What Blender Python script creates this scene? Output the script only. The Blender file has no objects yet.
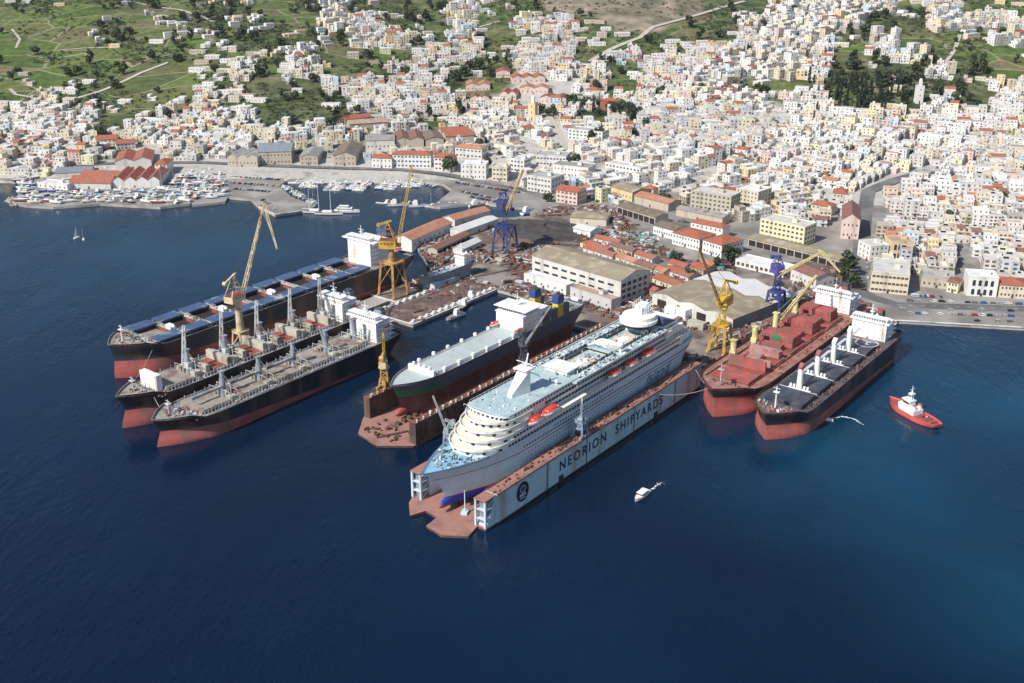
import bpy, math, random
from mathutils import Vector, Matrix
R = math.radians
rnd = random.Random(7)
SC = bpy.context.scene
COL = SC.collection

# ---------------------------------------------------------------- camera geometry (a drone over the bay)
FOC, PITCH, CAMH = 1100.0, R(22), 270.0
_s, _c = math.sin(PITCH), math.cos(PITCH)
def G(x, y, z=0.0):
    """ground point (at height z) seen at picture position x, y: used to survey the place from the photograph"""
    u = x - 512; v = y - 341.5
    k = (CAMH - z) / (FOC * _s + v * _c)
    return Vector((u * k, (FOC * _c - v * _s) * k, z))
def PX(X, Y, Z):
    dz = Z - CAMH; dep = Y * _c - dz * _s
    return 512 + FOC * X / dep, 341.5 - FOC * (Y * _s + dz * _c) / dep
YAW = R(52.4)
UX, UY = math.cos(YAW), math.sin(YAW)
def D(a, c, z=0.0):
    """yard frame: a metres along the docks (inland), c metres to the right of the big dock's outer wall"""
    return Vector((-12 + a * UX + c * UY, 435 + a * UY - c * UX, z))
SHIPYAW = YAW + math.pi            # local x to the bow (towards the bay), local y to port (right in the photo)

# ---------------------------------------------------------------- mesh builder
class MB:
    def __init__(s): s.v = []; s.f = []; s.m = []
    def add(s, vs, fs, m=0):
        o = len(s.v); s.v.extend([tuple(p) for p in vs])
        for k, f in enumerate(fs):
            s.f.append([i + o for i in f]); s.m.append(m if isinstance(m, int) else m[k])
        return s
    def box(s, x0, x1, y0, y1, z0, z1, m=0, top=None):
        vs = [(x0,y0,z0),(x1,y0,z0),(x1,y1,z0),(x0,y1,z0),(x0,y0,z1),(x1,y0,z1),(x1,y1,z1),(x0,y1,z1)]
        fs = [(3,2,1,0),(4,5,6,7),(0,1,5,4),(1,2,6,5),(2,3,7,6),(3,0,4,7)]
        return s.add(vs, fs, [m, m if top is None else top, m, m, m, m])
    def cbox(s, cx, cy, z0, lx, ly, h, yaw=0, m=0, top=None):
        c, n = math.cos(yaw), math.sin(yaw)
        q = [(cx + c*a*lx/2 - n*b*ly/2, cy + n*a*lx/2 + c*b*ly/2) for a, b in ((-1,-1),(1,-1),(1,1),(-1,1))]
        return s.prism(q, z0, z0 + h, m, top)
    def prism(s, poly, z0, z1, m=0, top=None):
        n = len(poly)
        A = sum(poly[i][0]*poly[(i+1)%n][1] - poly[(i+1)%n][0]*poly[i][1] for i in range(n))
        if A < 0: poly = poly[::-1]
        z0f = z0 if callable(z0) else (lambda p: z0); z1f = z1 if callable(z1) else (lambda p: z1)
        vs = [(p[0], p[1], z0f(p)) for p in poly] + [(p[0], p[1], z1f(p)) for p in poly]
        fs = [tuple(range(n-1, -1, -1)), tuple(range(n, 2*n))] + [(i, (i+1)%n, (i+1)%n+n, i+n) for i in range(n)]
        return s.add(vs, fs, [m, m if top is None else top] + [m]*n)
    def tube(s, p, q, r0, r1=None, n=8, m=0, cap=True):
        p = Vector(p); q = Vector(q); r1 = r0 if r1 is None else r1
        d = (q - p).normalized(); a = d.orthogonal().normalized(); b = d.cross(a)
        vs = []
        for c, r in ((p, r0), (q, r1)):
            for i in range(n):
                t = 2*math.pi*i/n; vs.append(c + (a*math.cos(t) + b*math.sin(t))*r)
        fs = [(i, (i+1)%n, (i+1)%n+n, i+n) for i in range(n)]
        if cap: fs += [tuple(range(n-1,-1,-1)), tuple(range(n, 2*n))]
        return s.add(vs, fs, m)
    def bar(s, p, q, w, h=None, m=0):
        p = Vector(p); q = Vector(q); h = w if h is None else h
        d = (q - p)
        if d.length < 1e-6: return s
        d.normalize(); up = Vector((0,0,1)) if abs(d.z) < .95 else Vector((1,0,0))
        a = d.cross(up).normalized(); b = a.cross(d).normalized()
        vs = [c + a*(i*w/2) + b*(j*h/2) for c in (p, q) for i, j in ((-1,-1),(1,-1),(1,1),(-1,1))]
        fs = [(0,1,5,4),(1,2,6,5),(2,3,7,6),(3,0,4,7),(3,2,1,0),(4,5,6,7)]
        return s.add(vs, fs, m)
    def truss(s, p, q, w0, w1=None, n=8, r=.25, m=0, lr=None):
        """lattice boom: four chords and lacing"""
        p = Vector(p); q = Vector(q); w1 = w0 if w1 is None else w1; lr = r*.6 if lr is None else lr
        d = (q-p).normalized(); up = Vector((0,0,1)) if abs(d.z) < .95 else Vector((1,0,0))
        a = d.cross(up).normalized(); b = a.cross(d).normalized()
        def C(t, i, j):
            w = w0 + (w1-w0)*t
            return p + (q-p)*t + a*(i*w/2) + b*(j*w/2)
        K = ((-1,-1),(1,-1),(1,1),(-1,1))
        for i, j in K: s.bar(C(0,i,j), C(1,i,j), r, r, m)
        for k in range(n):
            t0, t1 = k/n, (k+1)/n
            for e in range(4):
                i0, j0 = K[e]; i1, j1 = K[(e+1)%4]
                if k % 2: i0, j0, i1, j1 = i1, j1, i0, j0
                s.bar(C(t0,i0,j0), C(t1,i1,j1), lr, lr, m)
                s.bar(C(t1,*K[e]), C(t1,*K[(e+1)%4]), lr, lr, m)
        return s
    def dome(s, c, rx, ry, rz, n=10, k=5, m=0, full=False):
        vs = []; fs = []
        lo = -k if full else 0
        for i in range(lo, k+1):
            t = math.pi/2*i/k
            for j in range(n):
                u = 2*math.pi*j/n
                vs.append((c[0]+rx*math.cos(t)*math.cos(u), c[1]+ry*math.cos(t)*math.sin(u), c[2]+rz*math.sin(t)))
        for i in range(k-lo):
            for j in range(n):
                fs.append((i*n+j, i*n+(j+1)%n, (i+1)*n+(j+1)%n, (i+1)*n+j))
        return s.add(vs, fs, m)
    def gable(s, x0, x1, y0, y1, z0, z1, zr, m=0, mr=1, over=.4, th=.25, ridge='x'):
        """walls with a pitched roof slab of its own thickness"""
        if ridge == 'x':
            P = lambda a, b, z: (a, b, z)
        else:
            P = lambda a, b, z: (b, a, z)
            x0, x1, y0, y1 = y0, y1, x0, x1
        ym = (y0+y1)/2
        vs = [P(x0,y0,z0),P(x1,y0,z0),P(x1,y1,z0),P(x0,y1,z0),P(x0,y0,z1),P(x1,y0,z1),P(x1,y1,z1),P(x0,y1,z1),P(x0,ym,zr),P(x1,ym,zr)]
        s.add(vs, [(0,1,5,4),(2,3,7,6),(1,2,6,9,5),(3,0,4,8,7)], m)
        s.roof(x0, x1, y0, y1, z1, zr, mr, over, th, P)
        return s
    def roof(s, x0, x1, y0, y1, z1, zr, m=0, over=.4, th=.25, P=None):
        P = P or (lambda a, b, z: (a, b, z))
        ym = (y0+y1)/2; sl = (zr-z1)/max(ym-y0, .01)
        a0, a1, b0, b1 = x0-over, x1+over, y0-over, y1+over; ze = z1 - over*sl
        top = [(a0,b0,ze+th),(a1,b0,ze+th),(a1,ym,zr+th),(a0,ym,zr+th),(a0,b1,ze+th),(a1,b1,ze+th)]
        bot = [(a,b,z-th*.9) for a,b,z in top]
        s.add([P(*p) for p in top+bot], [(0,1,2,3),(3,2,5,4),(6,9,8,7),(9,10,11,8),(0,6,7,1),(4,5,11,10),(0,3,9,6),(3,4,10,9),(1,7,8,2),(2,8,11,5)], m)
        return s
    def mesh(s, name, mats, smooth=False):
        me = bpy.data.meshes.new(name)
        me.from_pydata(s.v, [], s.f)
        for m in mats: me.materials.append(m)
        me.polygons.foreach_set('material_index', s.m)
        if smooth:
            me.polygons.foreach_set('use_smooth', [True]*len(s.f))
            me.set_sharp_from_angle(angle=R(38))
        me.update()
        return me
    def build(s, name, mats, parent=None, smooth=False, loc=None, rot=None):
        if not isinstance(mats, (list, tuple)): mats = [mats]
        return obj(name, s.mesh(name, mats, smooth), parent, loc, rot)

def obj(name, me, parent=None, loc=None, rot=None):
    o = bpy.data.objects.new(name, me); COL.objects.link(o)
    if parent: o.parent = parent
    if loc is not None: o.location = loc
    if rot is not None: o.rotation_euler = (0, 0, rot) if not isinstance(rot, (tuple, list)) else rot
    return o
def tag(o, label=None, cat=None, group=None, kind=None):
    if label: o['label'] = label
    if cat: o['category'] = cat
    if group: o['group'] = group
    if kind: o['kind'] = kind
    return o
def thing(name, label, cat, loc=(0,0,0), rot=0, group=None):
    return tag(obj(name, None, None, loc, rot), label, cat, group)
def part(name, mb, mats, parent, label=None, smooth=False):
    o = mb.build(name, mats, parent, smooth)
    if label: o['label'] = label
    return o
def dup(src, loc=None, rot=None, label=None, group=None, parent=None, scale=None):
    c = src.copy(); COL.objects.link(c)
    if parent is not None: c.parent = parent
    if loc is not None: c.location = loc
    if rot is not None: c.rotation_euler = (0, 0, rot)
    if scale is not None: c.scale = (scale,)*3 if not isinstance(scale, tuple) else scale
    if label: c['label'] = label
    if group: c['group'] = group
    for k in list(KIDS.get(src.name, ())):
        kc = dup(k, parent=c)
        KIDS.setdefault(c.name, []).append(kc)
    return c
KIDS = {}
def remember(root):
    """note the children of a finished prototype so that copies can be made quickly"""
    ch = {}
    for o in COL.objects:
        if o.parent is not None: ch.setdefault(o.parent.name, []).append(o)
    def walk(o):
        KIDS[o.name] = ch.get(o.name, [])
        for k in KIDS[o.name]: walk(k)
    walk(root)

# ---------------------------------------------------------------- materials
def mat(name, col, rough=.6, var=.15, scale=.25, metal=0., spec=.4, dirt=None, dirt_amt=.0, dirt_scale=.12, streak=False, bump=0., stripes=0., tiles=0., plates=0.):
    m = bpy.data.materials.new(name); m.use_nodes = True
    nt = m.node_tree; N = nt.nodes; Lk = nt.links
    b = N['Principled BSDF']
    b.inputs['Roughness'].default_value = rough; b.inputs['Metallic'].default_value = metal
    b.inputs['Specular IOR Level'].default_value = spec
    tc = N.new('ShaderNodeTexCoord'); mp = N.new('ShaderNodeMapping'); Lk.new(tc.outputs['Object'], mp.inputs[0])
    def noise(sc, det=4, vec=None):
        n = N.new('ShaderNodeTexNoise'); n.inputs['Scale'].default_value = sc; n.inputs['Detail'].default_value = det
        Lk.new(vec or mp.outputs[0], n.inputs['Vector']); return n
    def ramp(src, p0, p1, c0, c1):
        r = N.new('ShaderNodeValToRGB'); e = r.color_ramp.elements
        e[0].position, e[1].position = p0, p1; e[0].color = (*c0, 1); e[1].color = (*c1, 1)
        Lk.new(src, r.inputs[0]); return r
    lo = [max(0, c*(1-var)) for c in col]; hi = [min(1, c*(1+var)) for c in col]
    r = ramp(noise(scale).outputs[0], .3, .7, lo, hi); out = r.outputs[0]
    if stripes or tiles:
        w = N.new('ShaderNodeTexWave'); w.inputs['Scale'].default_value = stripes or tiles; w.inputs['Distortion'].default_value = .4 if stripes else 1.5
        Lk.new(mp.outputs[0], w.inputs['Vector'])
        mx = N.new('ShaderNodeMixRGB'); mx.blend_type = 'MULTIPLY'; mx.inputs[0].default_value = .35
        Lk.new(out, mx.inputs[1]); Lk.new(w.outputs[0], mx.inputs[2]); out = mx.outputs[0]
    if plates:
        sx = N.new('ShaderNodeSeparateXYZ'); Lk.new(tc.outputs['Object'], sx.inputs[0]); cx = N.new('ShaderNodeCombineXYZ'); Lk.new(sx.outputs[0], cx.inputs[0]); Lk.new(sx.outputs[2], cx.inputs[1])
        bk = N.new('ShaderNodeTexBrick'); bk.inputs['Scale'].default_value = 1.; bk.inputs['Brick Width'].default_value = plates; bk.inputs['Row Height'].default_value = plates*.32; bk.inputs['Mortar Size'].default_value = .1
        bk.inputs['Color1'].default_value = (1,1,1,1); bk.inputs['Color2'].default_value = (.84,.85,.86,1); bk.inputs['Mortar'].default_value = (.55,.52,.5,1)
        Lk.new(cx.outputs[0], bk.inputs['Vector'])
        mx = N.new('ShaderNodeMixRGB'); mx.blend_type = 'MULTIPLY'; mx.inputs[0].default_value = .5; Lk.new(out, mx.inputs[1]); Lk.new(bk.outputs[0], mx.inputs[2]); out = mx.outputs[0]
    if dirt:
        vec = None
        if streak:
            mp2 = N.new('ShaderNodeMapping'); mp2.inputs['Scale'].default_value = (1, 1, .12); Lk.new(tc.outputs['Object'], mp2.inputs[0]); vec = mp2.outputs[0]
        n = noise(dirt_scale, 8, vec)
        k = ramp(n.outputs[0], .62 - dirt_amt*.3, .74 - dirt_amt*.2, (0,0,0), (1,1,1))
        mx = N.new('ShaderNodeMixRGB'); Lk.new(k.outputs[0], mx.inputs[0]); Lk.new(out, mx.inputs[1]); mx.inputs[2].default_value = (*dirt, 1); out = mx.outputs[0]
    Lk.new(out, b.inputs['Base Color'])
    if bump:
        bn = N.new('ShaderNodeBump'); bn.inputs['Strength'].default_value = bump; Lk.new(noise(scale*6).outputs[0], bn.inputs['Height']); Lk.new(bn.outputs[0], b.inputs['Normal'])
    return m
RUST = (.16, .06, .035)
M = {}
def mk(key, *a, **k): M[key] = mat(key, *a, **k); return M[key]
mk('white_paint', (.78,.78,.77), .45, .05, .2, dirt=(.45,.36,.28), dirt_amt=.12, dirt_scale=.2, streak=True)
mk('white_clean', (.8,.8,.79), .4, .04, .2)
mk('cream_paint', (.62,.56,.42), .5, .12, .3, dirt=(.25,.16,.1), dirt_amt=.3, dirt_scale=.4)
mk('black_hull', (.022,.024,.03), .45, .4, .08, plates=9., dirt=(.13,.075,.06), dirt_amt=.45, dirt_scale=.1, streak=True)
mk('dark_hull', (.035,.04,.055), .5, .4, .08, plates=10., dirt=(.13,.065,.05), dirt_amt=.5, dirt_scale=.08, streak=True)
mk('red_boot', (.42,.10,.085), .65, .3, .06, plates=9., dirt=(.2,.09,.075), dirt_amt=.5, dirt_scale=.1, streak=True)
mk('red_boot_pale', (.43,.11,.095), .65, .3, .06, plates=9., dirt=(.2,.1,.085), dirt_amt=.55, dirt_scale=.1, streak=True)
mk('maroon_boot', (.09,.03,.03), .6, .35, .08, dirt=(.16,.08,.07), dirt_amt=.3, streak=True)
mk('deck_grey', (.3,.28,.25), .75, .25, .3, dirt=(.17,.11,.08), dirt_amt=.45, dirt_scale=.25)
mk('deck_red', (.3,.13,.1), .75, .25, .2, dirt=(.35,.2,.16), dirt_amt=.45, dirt_scale=.2)
mk('hatch_red', (.34,.09,.08), .65, .25, .15, dirt=(.22,.11,.09), dirt_amt=.5)
mk('hatch_pink', (.4,.22,.2), .7, .2, .2, dirt=(.26,.12,.1), dirt_amt=.4)
mk('hatch_tan', (.3,.265,.225), .7, .15, .25, dirt=(.16,.1,.08), dirt_amt=.4)
mk('hatch_beige', (.46,.43,.36), .65, .12, .3, dirt=(.2,.13,.1), dirt_amt=.35)
mk('hatch_dark', (.045,.055,.075), .55, .3, .2, dirt=(.09,.09,.1), dirt_amt=.4)
mk('hatch_blue', (.06,.1,.19), .5, .18, .15, dirt=(.42,.47,.45), dirt_amt=.22, dirt_scale=.08)
mk('opening_shade', (.03,.02,.02), .8, .3, .2)  # near-black tone painting the shade inside open holds and sheds
mk('hold_red', (.3,.08,.06), .7, .3, .2, dirt=RUST, dirt_amt=.5)
mk('steel_grey', (.28,.31,.34), .5, .2, .3, dirt=(.14,.09,.07), dirt_amt=.35)
mk('steel_blue', (.25,.32,.42), .5, .15, .3, dirt=(.2,.16,.14), dirt_amt=.3)
mk('steel_dark', (.07,.075,.085), .55, .3, .3)
mk('pale_grey', (.5,.52,.53), .5, .1, .3, dirt=(.3,.24,.2), dirt_amt=.3)
mk('house_glass', (.075,.078,.08), .5, .3, .6)
mk('glass_dark', (.025,.035,.05), .15, .2, .5, spec=.6)
mk('rust', (.2,.085,.055), .85, .35, .3, dirt=(.08,.05,.045), dirt_amt=.5)
mk('rust_pink', (.36,.18,.145), .85, .2, .12, dirt=(.22,.12,.1), dirt_amt=.5)
mk('rust_dark', (.085,.055,.045), .85, .4, .2, dirt=(.18,.09,.06), dirt_amt=.45, streak=True)
mk('wing_blue', (.52,.69,.76), .5, .07, .06, plates=11., dirt=(.4,.4,.36), dirt_amt=.42, dirt_scale=.12, streak=True)
mk('wing_pale', (.55,.62,.68), .5, .1, .1, dirt=(.3,.25,.22), dirt_amt=.35, streak=True)
mk('navy', (.015,.02,.06), .5, .1, .3)
mk('roro_navy', (.05,.065,.11), .5, .2, .1, dirt=(.08,.06,.07), dirt_amt=.3, streak=True)
mk('roro_maroon', (.065,.02,.024), .5, .3, .1, dirt=(.1,.05,.05), dirt_amt=.35, streak=True)
mk('roro_green', (.02,.1,.06), .55, .2, .1)
mk('roro_deck', (.42,.48,.47), .6, .06, .1, dirt=(.4,.42,.42), dirt_amt=.3)
mk('funnel_yellow', (.75,.5,.03), .5, .08, .3)
mk('funnel_blue', (.03,.07,.28), .5, .1, .3)
mk('orange_red', (.72,.07,.04), .45, .1, .4)
mk('cruise_hull', (.56,.69,.78), .35, .04, .06, plates=10., dirt=(.5,.54,.62), dirt_amt=.2, streak=True)
mk('cruise_white', (.8,.79,.74), .4, .04, .2)
mk('cruise_cream', (.66,.62,.52), .6, .06, .3)
mk('cruise_deck', (.35,.46,.485), .65, .14, .2, dirt=(.44,.53,.54), dirt_amt=.5, dirt_scale=.3)
mk('cruise_deck_blue', (.22,.42,.58), .6, .12, .2, dirt=(.32,.5,.6), dirt_amt=.3)
mk('cruise_boot', (.02,.05,.42), .45, .15, .1)
mk('cruise_red', (.4,.06,.05), .5, .15, .1)
mk('pool_beige', (.62,.55,.43), .6, .15, .4)
mk('crane_yellow', (.6,.38,.05), .5, .12, .3, dirt=(.25,.14,.06), dirt_amt=.35)
mk('crane_ochre', (.5,.3,.1), .6, .15, .3, dirt=(.24,.12,.06), dirt_amt=.45)
mk('crane_beige', (.6,.48,.3), .55, .12, .3, dirt=(.3,.18,.1), dirt_amt=.35)
mk('crane_brown', (.24,.14,.09), .6, .2, .3)
mk('crane_blue', (.03,.05,.2), .55, .2, .3, dirt=(.12,.09,.12), dirt_amt=.35)
mk('crane_purple', (.09,.08,.3), .5, .15, .3)
mk('crane_pale_yellow', (.68,.6,.28), .55, .1, .3, dirt=(.4,.3,.16), dirt_amt=.3)
mk('crane_greygreen', (.3,.35,.36), .6, .15, .3, dirt=(.2,.14,.1), dirt_amt=.35)
mk('cable', (.05,.045,.04), .6, .1, .5)
mk('concrete', (.38,.36,.33), .85, .12, .1, dirt=(.28,.25,.22), dirt_amt=.45, dirt_scale=.06)
mk('concrete_white', (.62,.61,.58), .8, .12, .2, dirt=(.35,.31,.27), dirt_amt=.4)
mk('asphalt', (.12,.12,.122), .85, .15, .08, dirt=(.19,.185,.18), dirt_amt=.45, dirt_scale=.03)
mk('road_line', (.7,.7,.68), .7, .1, .4)
mk('shed_tan', (.33,.275,.19), .75, .12, .06, dirt=(.38,.33,.25), dirt_amt=.4, stripes=.25)
mk('shed_grey', (.36,.35,.33), .75, .1, .1, dirt=(.2,.15,.12), dirt_amt=.3, stripes=.3)
mk('shed_brown', (.23,.185,.145), .8, .15, .15, dirt=(.16,.1,.07), dirt_amt=.4, stripes=.3)
mk('roof_white', (.6,.59,.57), .7, .06, .1)
mk('tile_red', (.42,.13,.075), .8, .2, .35, dirt=(.28,.13,.1), dirt_amt=.45, tiles=.8)
mk('tile_orange', (.5,.22,.13), .8, .15, .3, dirt=(.42,.23,.17), dirt_amt=.4, tiles=.8)
mk('tile_brown', (.27,.13,.1), .8, .2, .35, dirt=(.19,.12,.1), dirt_amt=.45, tiles=.8)
mk('stone', (.38,.33,.27), .85, .2, .4, dirt=(.24,.2,.17), dirt_amt=.45)
mk('stone_dark', (.27,.235,.195), .85, .2, .4, dirt=(.17,.14,.12), dirt_amt=.45)
mk('slate_and_shade', (.21,.235,.27), .7, .12, .2)  # slate grey, also the painted shade on the tan shed's side
mk('wood_dark', (.1,.06,.04), .8, .3, .4)
mk('shutter_blue', (.08,.18,.36), .6, .1, .4)
mk('shutter_brown', (.17,.09,.055), .6, .15, .4)
mk('shutter_green', (.06,.16,.11), .6, .1, .4)
mk('slag', (.055,.05,.05), .95, .3, .15, bump=.4)
mk('leaf_dark', (.042,.06,.03), .8, .3, .3)
mk('leaf_mid', (.055,.085,.035), .8, .3, .3)
mk('leaf_grey', (.085,.1,.06), .8, .25, .3)
mk('leaf_cypress', (.022,.038,.024), .85, .3, .3)
mk('bark', (.1,.075,.055), .9, .2, .5)
mk('rock', (.34,.31,.27), .9, .25, .3, bump=.5)
mk('antifoul_blue', (.06,.14,.35), .6, .2, .3)
mk('rubber', (.03,.03,.03), .8, .2, .5)
mk('foam', (.7,.76,.8), .6, .1, .5)
WALLS = {}
for k, c in dict(white=(.7,.68,.645), chalk=(.59,.565,.525), cream=(.62,.55,.42), ochre=(.66,.52,.31), pink=(.64,.5,.44), grey=(.52,.51,.49), pale_yellow=(.72,.66,.44), blue_grey=(.5,.58,.66), stone=(.46,.4,.32)).items():
    WALLS[k] = mk('wall_' + k, c, .85, .06, .25, dirt=[x*.72 for x in c], dirt_amt=.28, dirt_scale=.15, streak=True)
ROOFS = dict(terrace_pale=mk('terrace_pale', (.54,.52,.485), .85, .12, .2, dirt=(.43,.41,.38), dirt_amt=.35),
             terrace_grey=mk('terrace_grey', (.40,.39,.375), .85, .15, .2, dirt=(.3,.28,.26), dirt_amt=.4),
             terrace_white=mk('terrace_white', (.68,.67,.645), .8, .08, .2, dirt=(.58,.56,.53), dirt_amt=.3),
             terrace_rust=mk('terrace_rust', (.42,.27,.2), .85, .15, .2, dirt=(.33,.25,.21), dirt_amt=.4))

# ---------------------------------------------------------------- camera, sun, sky
cd = bpy.data.cameras.new('drone_camera'); cam = bpy.data.objects.new('drone_camera', cd); COL.objects.link(cam)
cd.sensor_width = 36; cd.lens = FOC / 1024 * 36; cd.clip_start = 1; cd.clip_end = 30000
cam.location = (0, 0, CAMH); cam.rotation_euler = (math.pi/2 - PITCH, 0, 0)
SC.camera = cam
SUN_AZ, SUN_EL = R(220), R(43)         # direction towards the sun, counter-clockwise from +X
sd = bpy.data.lights.new('sun', 'SUN'); sd.energy = 4.4; sd.angle = R(.5); sd.color = (1, .955, .89)
so = bpy.data.objects.new('sun', sd); COL.objects.link(so)
tosun = Vector((math.cos(SUN_EL)*math.cos(SUN_AZ), math.cos(SUN_EL)*math.sin(SUN_AZ), math.sin(SUN_EL)))
so.rotation_euler = tosun.to_track_quat('Z', 'Y').to_euler()
so.location = (-300, -200, 900)
W = bpy.data.worlds.new('World'); SC.world = W; W.use_nodes = True
bg = W.node_tree.nodes['Background']; sky = W.node_tree.nodes.new('ShaderNodeTexSky'); sky.sky_type = 'NISHITA'; sky.sun_disc = False
sky.sun_elevation = SUN_EL; sky.sun_rotation = math.pi/2 - SUN_AZ
sky.air_density = 1.0; sky.dust_density = .6; sky.ozone_density = 1.0
W.node_tree.links.new(sky.outputs[0], bg.inputs[0]); bg.inputs[1].default_value = .09
SC.view_settings.view_transform = 'Standard'; SC.view_settings.look = 'None'; SC.view_settings.exposure = 0.35; SC.view_settings.gamma = 1
SC.render.engine = 'CYCLES'; SC.cycles.max_bounces = 5; SC.cycles.diffuse_bounces = 3; SC.cycles.glossy_bounces = 2; SC.cycles.transparent_max_bounces = 4
SC.cycles.use_denoising = True; SC.cycles.volume_bounces = 0
# ================================================================ SETTING
# land cover seen from the drone, 32 x 16 picture cells: H dense town, m mixed, h scattered houses, G field, S scrub, T trees, R bare rock, O open
COVER = [
 ("SSGSSGSS", "GSmSSSmh", "SRRRRRSS", "mmmHhmSh"),
 ("GGGSGhSh", "SGmmhSmS", "mmhRRGSm", "HmHSSmmm"),
 ("SGGTShhS", "SShmmhmS", "hmhhShSm", "mHhmGGhm"),
 ("GSGGShhh", "hmGGhHmh", "HmhmhmHm", "mHGmmThG"),
 ("GGSSGGhm", "hmSSmmhS", "HHmhmHHm", "HHTTTmTG"),
 ("GGhSGGhh", "ShmHmHSh", "OOmGHHHh", "GTTTTThm"),
 ("hmhhGhmh", "SShHHHmH", "OmmmHHHH", "mHTTTmTH"),
 ("HHmGhmHm", "SSShHhmH", "mHTmHHHH", "HHHHHHHH"),
 ("HHHhmHHm", "mmmmmmmm", "HHHmHHHH", "HHHHHHHH"),
 ("HHmhOHHm", "mmmmmmmm", "HHHHHHHH", "HHHHHHHH"),
 ("HHmOOOOO", "OOOOOOOO", "HHHHHHHH", "HHHHHHHH"),
 ("OOOOOOOO", "OOOOOOOO", "mHHHHHHH", "HHHHHHHH"),
 ("OOOOOOOO", "OOOOOOOO", "OOmHHHHH", "HHHHHHHH"),
 ("OOOOOOOO", "OOOOOOOO", "OOOOOmHH", "HHHHHHHH"),
 ("OOOOOOOO", "OOOOOOOO", "OOOOOOOO", "OHHHHHHH"),
 ("OOOOOOOO", "OOOOOOOO", "OOOOOOOO", "OOOHHHHH"),
 ("OOOOOOOO", "OOOOOOOO", "OOOOOOOO", "OOOHHHHH"),
 ("OOOOOOOO", "OOOOOOOO", "OOOOOOOO", "OOOHHHHH"),
 ("OOOOOOOO", "OOOOOOOO", "OOOOOOOO", "OOOOOOOO"),
]
def cover(X, Y, Z):
    x, y = PX(X, Y, Z)
    i = int(y // 16); j = int(x // 32)
    i = min(max(i, 0), len(COVER)-1)
    j = min(max(j, 0), 31)
    return COVER[i][j//8][j%8]
TOWN = dict(H=1., m=.75, h=.35, O=1., G=0., S=0., T=0., R=0.)
GREEN = dict(H=0., m=.2, h=.6, O=0., G=1., S=.45, T=.2, R=0.)
ROCK = dict(R=1.)
def blend(tab, X, Y, Z):
    x, y = PX(X, Y, Z)
    fx, fy = x/32 - .5, y/16 - .5
    i0, j0 = math.floor(fy), math.floor(fx); ty, tx = fy-i0, fx-j0
    def q(i, j):
        j = min(max(j,0),31); return tab.get(COVER[min(max(i,0),len(COVER)-1)][j//8][j%8], 0.)
    return (q(i0,j0)*(1-tx)+q(i0,j0+1)*tx)*(1-ty) + (q(i0+1,j0)*(1-tx)+q(i0+1,j0+1)*tx)*ty
QZ = 2.2
def hill(X, Y):
    e = max(0, Y - (1085 if X < 0 else 1085 - min(X, 700)*.30))
    z = .085*e if e < 300 else 25.5 + .178*(e-300) if e < 820 else 118 + .34*(e-820)
    k = min(1, e/250)
    z += k*(7*math.sin(X/118+.6)*math.sin(Y/131) + 4*math.sin(X/53+2)*math.cos(Y/61+1) + 9*math.sin(X/260+1.2))
    # the round spur on the left, a ravine beside it and the mound on the right
    z += k*22*math.exp(-((X+420)/190)**2 - ((Y-1620)/230)**2)
    z -= k*10*math.exp(-((X+95)/80)**2 - ((Y-1560)/260)**2)
    z += k*14*math.exp(-((X-560)/110)**2 - ((Y-1560)/110)**2)
    return QZ - 5 + min(1, e/30)*4.2 + max(0, z)
def groundz(X, Y): return max(QZ, hill(X, Y))
def on_hill(x, y):
    """where the sight line of picture point x, y meets the hillside"""
    u, v = x-512, y-341.5
    d = Vector((u, FOC*_c - v*_s, -(FOC*_s + v*_c)))
    k0, step = 500/d.y, 4/d.y
    p = Vector((0,0,CAMH))
    while k0*d.y < 3300:
        q = p + d*k0
        if q.z <= groundz(q.x, q.y): return Vector((q.x, q.y, groundz(q.x, q.y)))
        k0 += step
    return p + d*k0

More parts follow.
